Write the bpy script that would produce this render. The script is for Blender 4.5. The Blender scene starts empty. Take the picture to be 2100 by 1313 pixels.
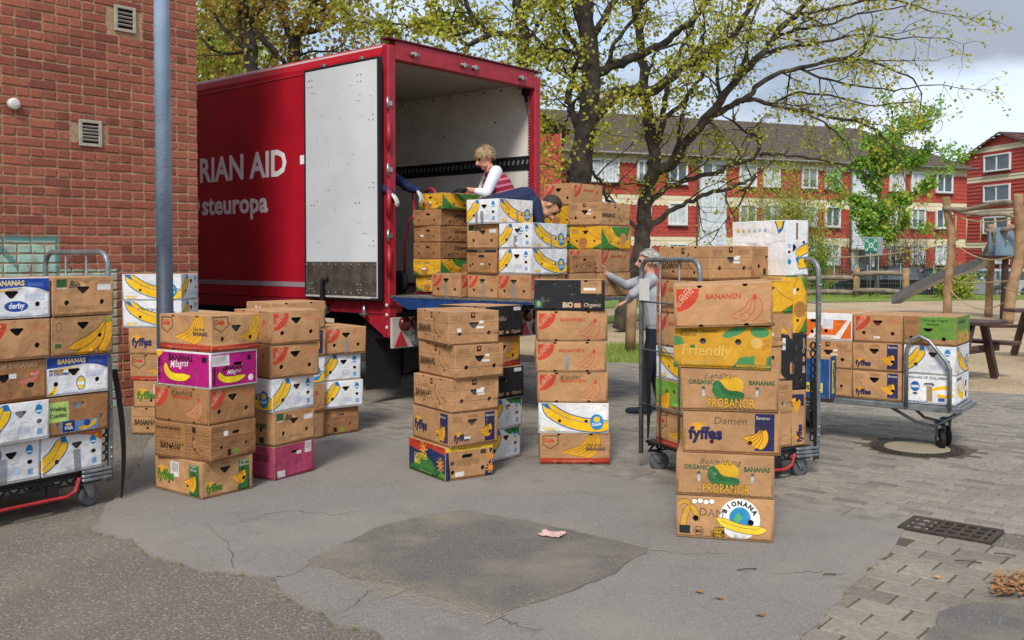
import bpy, bmesh, math, random
from mathutils import Vector, Matrix, geometry, noise
import numpy as np
random.seed(7)
R = math.radians
sc = bpy.context.scene
col = sc.collection
# ---------------------------------------------------------------- camera
CAM_H, F, HOR, PITCH = 1.58, 2000.0, 527.0, R(1.6)
PPY = HOR + F * math.tan(PITCH)
cd = bpy.data.cameras.new('camera'); cam = bpy.data.objects.new('camera', cd); col.objects.link(cam)
cam.location = (0, 0, CAM_H); cam.rotation_euler = (R(90) - PITCH, 0, 0)
cd.sensor_width = 36.0; cd.lens = 36.0 * F / 2100.0
cd.shift_y = -(656.5 - PPY) / 2100.0
cd.clip_start = 0.1; cd.clip_end = 2000
sc.camera = cam
# ---------------------------------------------------------------- sky, sun, exposure
SUN_EL, SUN_AZ = R(46), R(192)          # azimuth measured clockwise from +Y: sun stands behind the viewer
wd = bpy.data.worlds.new('World'); sc.world = wd; wd.use_nodes = True
nt = wd.node_tree; nt.nodes.clear()
out = nt.nodes.new('ShaderNodeOutputWorld'); bg = nt.nodes.new('ShaderNodeBackground')
sky = nt.nodes.new('ShaderNodeTexSky'); sky.sky_type = 'NISHITA'; sky.sun_disc = False
sky.sun_elevation = SUN_EL; sky.sun_rotation = SUN_AZ; sky.dust_density = 2.0; sky.ozone_density = 1.5
tc = nt.nodes.new('ShaderNodeTexCoord'); mp = nt.nodes.new('ShaderNodeMapping')
mp.inputs['Scale'].default_value = (1.0, 1.0, 2.6); mp.inputs['Location'].default_value = (3.1, .4, 1.3)
nz = nt.nodes.new('ShaderNodeTexNoise'); nz.inputs['Scale'].default_value = 2.1; nz.inputs['Detail'].default_value = 7; nz.inputs['Roughness'].default_value = .52
nz2 = nt.nodes.new('ShaderNodeTexNoise'); nz2.inputs['Scale'].default_value = 3.3; nz2.inputs['Detail'].default_value = 6; nz2.inputs['Roughness'].default_value = .5
r1 = nt.nodes.new('ShaderNodeValToRGB'); r1.color_ramp.elements[0].position = .36; r1.color_ramp.elements[1].position = .52
r1.color_ramp.elements[0].color = (.35, .35, .35, 1); r1.color_ramp.elements[1].color = (.97, .97, .97, 1)
r2 = nt.nodes.new('ShaderNodeValToRGB'); r2.color_ramp.elements[0].position = .42; r2.color_ramp.elements[1].position = .57
r2.color_ramp.elements[0].color = (2.5, 2.8, 3.3, 1); r2.color_ramp.elements[1].color = (5.3, 5.9, 6.9, 1)
mx = nt.nodes.new('ShaderNodeMix'); mx.data_type = 'RGBA'
L = nt.links.new
L(tc.outputs['Generated'], mp.inputs[0]); L(mp.outputs[0], nz.inputs['Vector']); L(mp.outputs[0], nz2.inputs['Vector'])
L(nz.outputs['Fac'], r1.inputs[0]); L(nz2.outputs['Fac'], r2.inputs[0])
L(r1.outputs[0], mx.inputs['Factor']); L(sky.outputs[0], mx.inputs['A']); L(r2.outputs[0], mx.inputs['B'])
L(mx.outputs['Result'], bg.inputs[0]); L(bg.outputs[0], out.inputs[0])
bg.inputs[1].default_value = 0.12
sd = bpy.data.lights.new('sun', 'SUN'); sd.energy = 2.5; sd.angle = R(14); sd.color = (1.0, .95, .88)
sun = bpy.data.objects.new('sun', sd); col.objects.link(sun)
sdir = Vector((math.sin(SUN_AZ) * math.cos(SUN_EL), math.cos(SUN_AZ) * math.cos(SUN_EL), math.sin(SUN_EL)))
sun.rotation_euler = sdir.to_track_quat('Z', 'Y').to_euler(); sun.location = (0, 0, 30)
vs = sc.view_settings; vs.view_transform = 'Standard'; vs.look = 'None'; vs.exposure = 0.5; vs.gamma = 1.0
sc.cycles.use_denoising = True; sc.cycles.max_bounces = 6; sc.cycles.transparent_max_bounces = 8
sc.cycles.sample_clamp_indirect = 6
# ---------------------------------------------------------------- pixel to place
CP, SP = math.cos(PITCH), math.sin(PITCH)
def ray(px, py):
    a, b = (px - 1050) / F, -(py - PPY) / F
    return Vector((a, CP + b * SP, b * CP - SP))
def G(px, py, z=0.0):                       # point of a level plane
    r = ray(px, py); t = (z - CAM_H) / r.z
    return Vector((0, 0, CAM_H)) + r * t
def D(px, py, y):                           # point at distance y
    r = ray(px, py); return Vector((0, 0, CAM_H)) + r * (y / r.y)
def XD(px, y): return (px - 1050) / F * y   # sideways offset at distance y (level pitch)
def PL(px, py, p0, n):                      # point of an upright plane
    r = ray(px, py); o = Vector((0, 0, CAM_H)); n = Vector(n)
    return o + r * ((Vector(p0) - o).dot(n) / r.dot(n))
# ---------------------------------------------------------------- colour and materials
def lin(c): return c / 12.92 if c <= .04045 else ((c + .055) / 1.055) ** 2.4
def hx(s): return tuple(lin(int(s[i:i + 2], 16) / 255) for i in (0, 2, 4)) + (1.0,)
MATS = {}
def mat(name, c, rough=.7, var=.15, scale=6.0, bump=0.0, bscale=60.0, metal=0.0, spec=.4, c2=None, rnd=0.0, detail=5, coat=0.0):
    """principled surface with two-scale noise in colour, roughness and relief"""
    if name in MATS: return MATS[name]
    m = bpy.data.materials.new(name); m.use_nodes = True; t = m.node_tree; n = t.nodes; b = n['Principled BSDF']
    c = hx(c) if isinstance(c, str) else c
    b.inputs['Roughness'].default_value = rough; b.inputs['Metallic'].default_value = metal
    b.inputs['Specular IOR Level'].default_value = spec; b.inputs['Coat Weight'].default_value = coat
    co = n.new('ShaderNodeTexCoord'); no = n.new('ShaderNodeTexNoise'); no.inputs['Scale'].default_value = scale; no.inputs['Detail'].default_value = detail
    t.links.new(co.outputs['Object'], no.inputs['Vector'])
    c2 = hx(c2) if isinstance(c2, str) else (c2 or tuple(x * (1 - var) for x in c[:3]) + (1,))
    mxn = n.new('ShaderNodeMix'); mxn.data_type = 'RGBA'; mxn.inputs['B'].default_value = c2
    mxn.inputs['A'].default_value = tuple(min(1, x * (1 + var * .5)) for x in c[:3]) + (1,)
    rp = n.new('ShaderNodeMapRange'); rp.inputs['From Min'].default_value = .35; rp.inputs['From Max'].default_value = .65
    t.links.new(no.outputs['Fac'], rp.inputs['Value']); t.links.new(rp.outputs[0], mxn.inputs['Factor'])
    src = mxn.outputs['Result']
    if rnd:
        oi = n.new('ShaderNodeObjectInfo'); hv = n.new('ShaderNodeHueSaturation'); mr = n.new('ShaderNodeMapRange')
        mr.inputs['To Min'].default_value = 1 - rnd; mr.inputs['To Max'].default_value = 1 + rnd
        t.links.new(oi.outputs['Random'], mr.inputs['Value']); t.links.new(mr.outputs[0], hv.inputs['Value']); t.links.new(src, hv.inputs['Color']); src = hv.outputs[0]
    t.links.new(src, b.inputs['Base Color'])
    if bump:
        n3 = n.new('ShaderNodeTexNoise'); n3.inputs['Scale'].default_value = bscale; n3.inputs['Detail'].default_value = 6
        bp = n.new('ShaderNodeBump'); bp.inputs['Strength'].default_value = bump; bp.inputs['Distance'].default_value = .02
        t.links.new(co.outputs['Object'], n3.inputs['Vector']); t.links.new(n3.outputs['Fac'], bp.inputs['Height']); t.links.new(bp.outputs[0], b.inputs['Normal'])
    MATS[name] = m; return m
# ---------------------------------------------------------------- mesh builder
class MB:
    def __init__(s): s.v = []; s.f = []; s.m = []; s.c = []; s.cur = 0; s.curc = None; s.smooth = set()
    def face(s, idx, sm=False):
        if sm: s.smooth.add(len(s.f))
        s.f.append(tuple(idx)); s.m.append(s.cur); s.c.append(s.curc)
    def poly(s, pts):
        k = len(s.v); s.v += [tuple(p) for p in pts]; s.face(range(k, k + len(pts)))
    def box(s, c, size, rot=None, ch=0.0):
        """box centred on c, optional 3x3 rotation, chamfer ch"""
        hxx, hy, hz = [x / 2 for x in size]; c = Vector(c); rot = rot or Matrix.Identity(3)
        if ch <= 0:
            k = len(s.v)
            for x in (-hxx, hxx):
                for y in (-hy, hy):
                    for z in (-hz, hz): s.v.append(tuple(c + rot @ Vector((x, y, z))))
            for q in ((0, 1, 3, 2), (4, 6, 7, 5), (0, 4, 5, 1), (2, 3, 7, 6), (0, 2, 6, 4), (1, 5, 7, 3)): s.face([k + i for i in q])
            return
        bm = bmesh.new(); bmesh.ops.create_cube(bm, size=1.0)
        for v in bm.verts: v.co = Vector((v.co.x * size[0], v.co.y * size[1], v.co.z * size[2]))
        bmesh.ops.bevel(bm, geom=bm.edges[:], offset=ch, segments=1, affect='EDGES')
        k = len(s.v); bm.verts.index_update()
        s.v += [tuple(c + rot @ v.co) for v in bm.verts]
        for f in bm.faces: s.face([k + v.index for v in f.verts])
        bm.free()
    def bar(s, a, b, w, h, up=(0, 0, 1), ch=0.0):
        a, b = Vector(a), Vector(b); x = (b - a); l = x.length; x.normalize(); y = Vector(up).cross(x); y.normalize(); z = x.cross(y)
        s.box((a + b) / 2, (l, w, h), Matrix((x, y, z)).transposed(), ch)
    def tube(s, pts, rad, n=8, cap=True, sm=True):
        pts = [Vector(p) for p in pts]; rad = rad if hasattr(rad, '__len__') else [rad] * len(pts)
        k0 = len(s.v); pu = None
        for i, p in enumerate(pts):
            d = (pts[min(i + 1, len(pts) - 1)] - pts[max(i - 1, 0)]); d = d.normalized() if d.length > 1e-9 else Vector((0, 0, 1))
            u = pu if pu is not None else (Vector((0, 0, 1)) if abs(d.z) < .9 else Vector((1, 0, 0)))
            u = (u - d * u.dot(d)); u = u.normalized() if u.length > 1e-6 else d.orthogonal().normalized(); pu = u; w = d.cross(u)
            for j in range(n):
                a = 2 * math.pi * j / n; s.v.append(tuple(p + (u * math.cos(a) + w * math.sin(a)) * rad[i]))
        for i in range(len(pts) - 1):
            for j in range(n):
                a, b = k0 + i * n + j, k0 + i * n + (j + 1) % n; s.face((a, b, b + n, a + n), sm)
        if cap:
            s.face([k0 + j for j in range(n)][::-1]); e = k0 + (len(pts) - 1) * n; s.face([e + j for j in range(n)])
    def lathe(s, prof, axis_o, axis_d, n=20, sm=True):
        """prof: (along, radius)"""
        o, d = Vector(axis_o), Vector(axis_d).normalized(); u = d.orthogonal().normalized(); w = d.cross(u); k0 = len(s.v)
        for t, r in prof:
            for j in range(n):
                a = 2 * math.pi * j / n; s.v.append(tuple(o + d * t + (u * math.cos(a) + w * math.sin(a)) * r))
        for i in range(len(prof) - 1):
            for j in range(n):
                a, b = k0 + i * n + j, k0 + i * n + (j + 1) % n; s.face((a, b, b + n, a + n), sm)
        s.face([k0 + j for j in range(n)][::-1]); e = k0 + (len(prof) - 1) * n; s.face([e + j for j in range(n)])
    def ball(s, c, r, n=10, m=7, sc3=(1, 1, 1)):
        c = Vector(c); k0 = len(s.v)
        for i in range(m + 1):
            p = math.pi * i / m
            for j in range(n):
                a = 2 * math.pi * j / n
                s.v.append((c.x + r * sc3[0] * math.sin(p) * math.cos(a), c.y + r * sc3[1] * math.sin(p) * math.sin(a), c.z + r * sc3[2] * math.cos(p)))
        for i in range(m):
            for j in range(n):
                a, b = k0 + i * n + j, k0 + i * n + (j + 1) % n; s.face((a, a + n, b + n, b), True)
    def prism(s, pts, vec):
        """outline pts swept along vec"""
        vec = Vector(vec); n = len(pts); k = len(s.v)
        s.v += [tuple(p) for p in pts] + [tuple(Vector(p) + vec) for p in pts]
        s.face(range(k, k + n)); s.face([k + n + i for i in range(n)][::-1])
        for i in range(n): j = (i + 1) % n; s.face((k + j, k + i, k + n + i, k + n + j))
    def mesh(s, name, mats):
        me = bpy.data.meshes.new(name); me.from_pydata(s.v, [], s.f)
        for m in (mats if isinstance(mats, (list, tuple)) else [mats]): me.materials.append(m)
        if s.f:
            me.polygons.foreach_set('material_index', s.m)
            if s.smooth: me.polygons.foreach_set('use_smooth', [i in s.smooth for i in range(len(s.f))])
        if any(c is not None for c in s.c):
            at = me.color_attributes.new('Col', 'FLOAT_COLOR', 'CORNER'); buf = []
            for f, c in zip(s.f, s.c): buf += list(c or (1, 1, 1, 1)) * len(f)
            at.data.foreach_set('color', buf)
        me.update(); return me
    def build(s, name, mats, parent=None, fix=True):
        me = s.mesh(name, mats)
        if fix:
            bm = bmesh.new(); bm.from_mesh(me); bmesh.ops.recalc_face_normals(bm, faces=bm.faces); bm.to_mesh(me); bm.free()
        return add(name, me, parent)
def add(name, me, parent=None):
    o = bpy.data.objects.new(name, me); col.objects.link(o)
    if parent: o.parent = parent
    return o
def empty(name, loc=(0, 0, 0), rz=0.0):
    o = bpy.data.objects.new(name, None); col.objects.link(o); o.location = loc; o.rotation_euler = (0, 0, rz); o.empty_display_size = .1; return o
def tag(o, label, cat, group=None, kind=None):
    o['label'] = label; o['category'] = cat
    if group: o['group'] = group
    if kind: o['kind'] = kind
    return o
def struct(o, label=None, kind='structure'):
    o['kind'] = kind
    if label: o['label'] = label
    return o
# text outlines as triangles
TXT = {}
def text_tris(s, bold=0.0):
    k = (s, bold)
    if k not in TXT:
        cu = bpy.data.curves.new('lettering', 'FONT'); cu.body = s; cu.size = 1.0; cu.resolution_u = 2; cu.offset = bold; cu.fill_mode = 'FRONT'
        ob = bpy.data.objects.new('lettering', cu); me = ob.to_mesh()
        v = [(p.co.x, p.co.y) for p in me.vertices]; f = [tuple(p.vertices) for p in me.polygons]
        ob.to_mesh_clear(); bpy.data.objects.remove(ob); bpy.data.curves.remove(cu)
        x0 = min(p[0] for p in v); x1 = max(p[0] for p in v)
        TXT[k] = ([(p[0] - x0, p[1]) for p in v], f, x1 - x0)
    return TXT[k]
# ================================================================ ground
YAW = R(49.5); UX = Vector((math.cos(YAW), math.sin(YAW), 0)); VX = Vector((math.sin(YAW), -math.cos(YAW), 0))   # across the truck's tail, out behind it
TO = Vector((-1.272, 10.063, 0))
def TR(u, v, z=0.0): return TO + UX * u + VX * v + Vector((0, 0, z))
def ground_mat(name, c1, c2, s1, c3=None, speck=(None, 0), bump=.5, bs=220, big=.7, stain=None, rough=.9):
    """granular surface: fine grain, broad patches, light specks, optional stains"""
    m = bpy.data.materials.new(name); m.use_nodes = True; t = m.node_tree; n = t.nodes; b = n['Principled BSDF']; b.inputs['Roughness'].default_value = rough; b.inputs['Specular IOR Level'].default_value = .2
    ge = n.new('ShaderNodeNewGeometry'); lk = t.links.new
    def nzn(s, d=5, r=.6):
        x = n.new('ShaderNodeTexNoise'); x.inputs['Scale'].default_value = s; x.inputs['Detail'].default_value = d; x.inputs['Roughness'].default_value = r; lk(ge.outputs['Position'], x.inputs['Vector']); return x.outputs['Fac']
    def rng(f, a, b_, x=0, y=1):
        r = n.new('ShaderNodeMapRange'); lk(f, r.inputs['Value']); r.inputs['From Min'].default_value = a; r.inputs['From Max'].default_value = b_; r.inputs['To Min'].default_value = x; r.inputs['To Max'].default_value = y; return r.outputs[0]
    def mixc(f, a, b_):
        x = n.new('ShaderNodeMix'); x.data_type = 'RGBA'; lk(f, x.inputs['Factor'])
        for s_, q in (('A', a), ('B', b_)):
            if isinstance(q, str): x.inputs[s_].default_value = hx(q)
            else: lk(q, x.inputs[s_])
        return x.outputs['Result']
    c = mixc(rng(nzn(s1, 4, .75), .36, .64), c1, c2)
    if c3: c = mixc(rng(nzn(big, 6, .62), .46, .66, 0, .75), c, c3)
    if speck[0]:
        vo = n.new('ShaderNodeTexVoronoi'); vo.inputs['Scale'].default_value = s1 * 1.3; lk(ge.outputs['Position'], vo.inputs['Vector'])
        sp = n.new('ShaderNodeMath'); sp.operation = 'LESS_THAN'; sp.inputs[1].default_value = speck[1]; cs = n.new('ShaderNodeSeparateColor'); lk(vo.outputs['Color'], cs.inputs[0]); lk(cs.outputs[0], sp.inputs[0])
        c = mixc(sp.outputs[0], c, speck[0])
    if stain: c = mixc(rng(nzn(2.3, 7, .7), .56, .72, 0, .6), c, stain)
    lk(c, b.inputs['Base Color'])
    bp = n.new('ShaderNodeBump'); bp.inputs['Strength'].default_value = bump; bp.inputs['Distance'].default_value = .012; lk(nzn(bs, 4, .7), bp.inputs['Height']); lk(bp.outputs[0], b.inputs['Normal'])
    return m
M_COARSE = ground_mat('coarse_asphalt', '544F49', '8E877C', 75, '8A8070', ('9A9389', .08), 1.0, 90, 1.1, '6C6558')
M_ASPH = ground_mat('smooth_asphalt', '787571', '97938D', 125, '9A9388', ('A39E97', .035), .8, 170, .7, '726E68')
M_PATCH = ground_mat('patch_asphalt', '5C5A56', '7E7B76', 110, '928A7A', ('8E8A83', .04), .9, 150, 1.6, '9A8F78')
M_SAND = ground_mat('sand', 'A08C70', 'B5A184', 40, '8C7A5E', ('C8B89C', .05), .5, 120, .5, '8A7A62')
M_JOINT = ground_mat('joint_sand', '4C463D', '665E52', 90, '5A563F', (None, 0), .6, 150)
M_GRASS0 = ground_mat('lawn', '4F6B2A', '73893E', 20, '7F8A4A', ('8E8A58', .08), .9, 60, .4, '6E7A40')
M_ROAD = ground_mat('parking_asphalt', '6E6C6A', '7C7A77', 60, '86837E')
def sheet(name, pts, z, m, th=0.0, nsub=0, label=None):
    """flat area outline (world x, y); th gives it a real edge"""
    mb = MB()
    if th: mb.prism([(p[0], p[1], z - th) for p in pts], (0, 0, th))
    else: mb.poly([(p[0], p[1], z) for p in pts])
    o = mb.build(name, m); struct(o, label); return o
def ragged(px, step=.16, amp=.035, seed=1, close=True):
    rs = random.Random(seed); P = [G(*p) for p in px]; out_ = []
    n_ = len(P)
    for i in range(n_ if close else n_ - 1):
        a, b_ = P[i], P[(i + 1) % n_]; k = max(1, int((b_ - a).length / step))
        for j in range(k):
            q = a.lerp(b_, j / k); out_.append((q.x + rs.uniform(-amp, amp), q.y + rs.uniform(-amp, amp)))
    return out_
S_ = 700
sheet('ground', [(-S_, -30), (S_, -30), (S_, 40.9), (-S_, 40.9)], -.03, M_SAND)
LOW = -.46          # the parking road lies half a metre lower than the yard
sheet('far_ground', [(-S_, 42.2), (S_, 42.2), (S_, S_), (-S_, S_)], LOW, M_GRASS0)
mb = MB(); mb.poly([(-S_, 40.9, -.03), (S_, 40.9, -.03), (S_, 42.2, LOW), (-S_, 42.2, LOW)]); struct(mb.build('grass_bank', M_GRASS0))
sheet('old_asphalt', [(-9, 1), (6, 1), (6, 5), (.4, 8.3), (-4, 13), (-9, 13)], 0.0, M_COARSE)
# the newer asphalt lies a centimetre proud of the coarse one and ends in a broken edge
e1, e2 = G(1110, 956), G(1858, 1084); kd = (e2 - e1).normalized(); kn = Vector((-kd.y, kd.x, 0))
apx = [(190, 1088), (262, 1110), (330, 1150), (402, 1172), (492, 1182), (558, 1186), (570, 1212), (622, 1246), (682, 1282), (762, 1302), (800, 1330), (1640, 1330), (1690, 1270), (1760, 1195), (1830, 1130)]
ap = ragged(apx, .10, .022, 4, False) + [(e2.x, e2.y)] + [((e1 - kd * 4.2).x, (e1 - kd * 4.2).y)] + ragged([(330, 880), (300, 915), (285, 960), (240, 1010), (190, 1088)], .12, .02, 6, False)
asph = sheet('smooth_asphalt', ap, .012, M_ASPH, .012)
pp = ragged([(632, 1156), (770, 1088), (880, 1060), (955, 1052), (1100, 1076), (1215, 1103), (1332, 1131), (1245, 1190), (1120, 1236), (1022, 1270), (930, 1243), (830, 1212), (720, 1190)], .07, .012, 9)
sheet('asphalt_patch', pp, .0165, M_PATCH, .004)
rs_ = random.Random(5); mb = MB()      # sand washed along the rims and into the hollows, as loose grains
def grain(x, y, z, r):
    a0 = rs_.random() * 6.28; mb.poly([(x + r * math.cos(a0 + k * 1.5708) * rs_.uniform(.6, 1.2), y + r * math.sin(a0 + k * 1.5708) * rs_.uniform(.6, 1.2), z) for k in range(4)])
for a, b_, n_, w in (((636, 1160), (830, 1218), 2200, .045), ((830, 1218), (1020, 1276), 1700, .035), ((632, 1152), (955, 1050), 1500, .022), ((1030, 1272), (1330, 1136), 1100, .016), ((1120, 1078), (1325, 1128), 800, .02), ((700, 1180), (860, 1255), 1100, .08), ((880, 1100), (1000, 1095), 900, .06), ((560, 1190), (575, 1240), 500, .05), ((1830, 1130), (1690, 1270), 900, .03), ((190, 1090), (490, 1186), 900, .02), ((570, 1212), (790, 1310), 800, .018)):
    P0, P1 = G(*a), G(*b_); q = P1 - P0; nn = Vector((-q.y, q.x, 0)).normalized()
    cl = [rs_.random() for _ in range(9)]
    for _ in range(int(n_ * (1.6 if n_ > 1600 else .9))):
        t = min(1, max(0, rs_.choice(cl) + rs_.gauss(0, .09))) if rs_.random() < .65 else rs_.random(); c = P0.lerp(P1, t) + nn * rs_.gauss(0, w * 1.5); grain(c.x, c.y, .0172 + rs_.random() * .002, rs_.uniform(.001, .0036))
o = mb.build('sand_grains', mat('washed_sand', 'A89A84', .95, .2, 30), None, False); struct(o, None, 'stuff')
mb = MB(); rs_ = random.Random(41)      # thin cracks
for pl in (((566, 1190), (600, 1182), (640, 1160)), ((1330, 1132), (1420, 1142), (1500, 1138)), ((1590, 1182), (1660, 1176), (1740, 1184)), ((700, 1262), (740, 1236), (760, 1210)), ((520, 1060), (600, 1052), (690, 1060), (770, 1050)), ((1020, 1270), (1060, 1290), (1120, 1300)), ((1090, 1020), (1180, 1012), (1290, 1030)), ((420, 1080), (470, 1120), (480, 1178))):
    P_ = [G(*p) for p in pl]; pts = []
    for a, b_ in zip(P_, P_[1:]):
        for k in range(9): q = a.lerp(b_, k / 9); pts.append(Vector((q.x + rs_.gauss(0, .008), q.y + rs_.gauss(0, .012), .0129)))
    for a, b_ in zip(pts, pts[1:]):
        d = (b_ - a); e_ = Vector((-d.y, d.x, 0)).normalized() * rs_.uniform(.0007, .0022); mb.poly([a - e_, b_ - e_, b_ + e_, a + e_])
struct(mb.build('asphalt_cracks', mat('crack_dark', '2E2B28', .95, .2, 30), None, False), None, 'stuff')
# kerb strip, drain and the block paving beyond it
M_CONC = mat('gutter_concrete', '8A857B', .9, .2, 8, .7, 120, c2='77726A')
mb = MB()
for i in range(14):
    a = e1 + kd * (-4.2 + i * .5); b_ = a + kd * .492
    if i == 11: continue
    mb.prism([tuple(a + Vector((0, 0, .0))), tuple(b_), tuple(b_ + kn * .24), tuple(a + kn * .24)], (0, 0, .014))
gut = mb.build('gutter_strip', M_CONC); struct(gut)
pave0 = e1 + kn * .25
pv = [pave0 - kd * 9, pave0 + kd * 12, pave0 + kd * 12 + kn * 6.2, pave0 - kd * 9 + kn * 6.2]
paving = sheet('block_paving', [(p.x, p.y) for p in pv], .003, M_JOINT)
def paver_mat(name, c1, c2, c3):
    m = bpy.data.materials.new(name); m.use_nodes = True; t = m.node_tree; n = t.nodes; b = n['Principled BSDF']; b.inputs['Roughness'].default_value = .88; b.inputs['Specular IOR Level'].default_value = .25; lk = t.links.new
    ge = n.new('ShaderNodeNewGeometry'); oi = n.new('ShaderNodeObjectInfo'); ad = n.new('ShaderNodeMath'); ad.operation = 'ADD'; lk(ge.outputs['Random Per Island'], ad.inputs[0]); lk(oi.outputs['Random'], ad.inputs[1]); fr = n.new('ShaderNodeMath'); fr.operation = 'FRACT'; lk(ad.outputs[0], fr.inputs[0])
    cr = n.new('ShaderNodeValToRGB'); cr.color_ramp.elements[0].color = hx(c1); cr.color_ramp.elements[1].color = hx(c2); e_ = cr.color_ramp.elements.new(.55); e_.color = hx(c3); lk(fr.outputs[0], cr.inputs[0])
    no = n.new('ShaderNodeTexNoise'); no.inputs['Scale'].default_value = 38; no.inputs['Detail'].default_value = 6; no.inputs['Roughness'].default_value = .7; lk(ge.outputs['Position'], no.inputs['Vector'])
    n2 = n.new('ShaderNodeTexNoise'); n2.inputs['Scale'].default_value = 1.3; n2.inputs['Detail'].default_value = 5; lk(ge.outputs['Position'], n2.inputs['Vector'])
    mr = n.new('ShaderNodeMapRange'); mr.inputs['From Min'].default_value = .3; mr.inputs['From Max'].default_value = .7; mr.inputs['To Min'].default_value = .72; mr.inputs['To Max'].default_value = 1.18; lk(no.outputs['Fac'], mr.inputs['Value'])
    m2 = n.new('ShaderNodeMapRange'); m2.inputs['From Min'].default_value = .3; m2.inputs['From Max'].default_value = .7; m2.inputs['To Min'].default_value = .85; m2.inputs['To Max'].default_value = 1.1; lk(n2.outputs['Fac'], m2.inputs['Value'])
    mu = n.new('ShaderNodeMath'); mu.operation = 'MULTIPLY'; lk(mr.outputs[0], mu.inputs[0]); lk(m2.outputs[0], mu.inputs[1])
    hv = n.new('ShaderNodeHueSaturation'); lk(cr.outputs[0], hv.inputs['Color']); lk(mu.outputs[0], hv.inputs['Value']); lk(hv.outputs[0], b.inputs['Base Color'])
    bp = n.new('ShaderNodeBump'); bp.inputs['Strength'].default_value = .6; bp.inputs['Distance'].default_value = .008; lk(no.outputs['Fac'], bp.inputs['Height']); lk(bp.outputs[0], b.inputs['Normal'])
    return m
M_PAV = paver_mat('paver_stone', '857F75', '746E66', '8F887C')
def px_of(p):
    d = p.y * CP - (p.z - CAM_H) * SP; return 1050 + F * p.x / d, PPY - F * ((p.z - CAM_H) * CP + p.y * SP) / d
def slab_mesh(l, w, h, c, name):
    mb = MB(); mb.box((0, 0, h / 2), (l, w, h), None, c); return mb.mesh(name, M_PAV)
PV = [slab_mesh(.196, .096, .03, .004, 'paver'), slab_mesh(.195, .095, .031, .005, 'paver'), slab_mesh(.197, .096, .029, .004, 'paver')]
cand = []
rot_k = math.atan2(kd.y, kd.x)
for r in range(0, 62):
    for k in range(-45, 60):
        c = pave0 + kd * (k * .2 + (.1 if r % 2 else 0) + .1) + kn * (r * .1 + .05)
        if c.y < 4 or c.y > 14.5: continue
        x, y = px_of(c)
        if -60 < x < 3200 and y < 1700: cand.append((y, c))
mh = G(1880, 921); cand = [q for q in cand if (q[1] - mh).length > .43]
cand.sort(key=lambda q: 0 if not (0 < px_of(q[1])[0] < 2100 and q[0] < 1313) else -q[0] - (250 if 1250 < px_of(q[1])[0] < 2100 else 0))
rs_ = random.Random(11); rest = MB()
for i, (y, c) in enumerate(cand):
    z = -.02 + rs_.uniform(-.0015, .0015)
    if i < 300:
        o = add('paver', rs_.choice(PV), paving); o.location = (c.x, c.y, z); o.rotation_euler = (rs_.uniform(-.008, .008), rs_.uniform(-.008, .008), rot_k + rs_.uniform(-.012, .012) + (math.pi if rs_.random() < .5 else 0))
    else:
        a = rot_k + rs_.uniform(-.01, .01); rest.box((c.x, c.y, z + .015), (.196, .096, .03), Matrix.Rotation(a, 3, 'Z'), 0)
o = rest.build('far_pavers', M_PAV, paving, False); o['kind'] = 'stuff'
# larger worn blocks right of the asphalt
M_BLOCK = paver_mat('worn_block', '837D72', '746E64', '8C8578')
b0 = G(1858, 1090); bd = Vector((-UX.x, -UX.y, 0)); bn = VX.copy()
blk = sheet('worn_block_paving', [(p.x, p.y) for p in (b0 - bd * 0.02, b0 + bd * 3.4, b0 + bd * 3.4 + bn * 3, b0 + bn * 3)], .003, M_JOINT)
BM = []
for k in range(4):
    mb = MB(); mb.box((0, 0, .017), (.236 - .004 * (k % 2), .156 - .003 * (k // 2), .034), None, .009); BM.append(mb.mesh('block', M_BLOCK))
for i in range(22):
    for j in range(-1, 12):
        c = b0 + bd * (i * .16 + .08) + bn * (j * .24 + (.12 if i % 2 else 0) + .1)
        x, y = px_of(c)
        if x > 2900 or y > 1500 or x < 1500: continue
        if (c - b0).dot(bn) < .02: continue
        o = add('block', rs_.choice(BM), blk); o.location = (c.x, c.y, -.0245 + rs_.uniform(-.002, .002)); o.rotation_euler = (rs_.uniform(-.012, .012), rs_.uniform(-.012, .012), math.atan2(bn.y, bn.x) + rs_.uniform(-.03, .03))
sheet('tar_patch', ragged([(1930, 1262), (1990, 1242), (2100, 1248), (2160, 1300), (2060, 1330), (1890, 1330)], .08, .012, 3), .018, M_PATCH, .004)
# drain grate
M_IRON = mat('cast_iron', '3E3935', .6, .3, 14, .5, 120, metal=.5, c2='54483C')
M_DARKPIT = mat('dark_pit', '0B0A0A', 1.0, .1)
dq = [G(1886, 1069), G(2038, 1094), G(2012, 1113), G(1866, 1089)]
dc = sum(dq, Vector()) / 4; da = math.atan2((dq[1] - dq[0]).y, (dq[1] - dq[0]).x)
dr = empty('storm_drain', (dc.x, dc.y, 0), da); tag(dr, 'rusty rectangular iron storm drain grate beside the gutter', 'drain')
mb = MB(); mb.box((0, 0, .004), (.46, .26, .008)); mb.build('pit', M_DARKPIT, dr)
mb = MB()
for s in (-1, 1): mb.box((0, s * .14, .012), (.50, .03, .024), None, .003); mb.box((s * .235, 0, .012), (.03, .25, .024), None, .003)
mb.build('frame', M_IRON, dr)
for y in (-.045, .045):
    mb = MB(); mb.box((0, y, .012), (.44, .022, .022), None, .003); mb.build('bar', M_IRON, dr)
for i in range(7):
    mb = MB(); mb.box((-.19 + i * .0635, 0, .0115), (.02, .25, .021), None, .003); mb.build('bar', M_IRON, dr)
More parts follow.
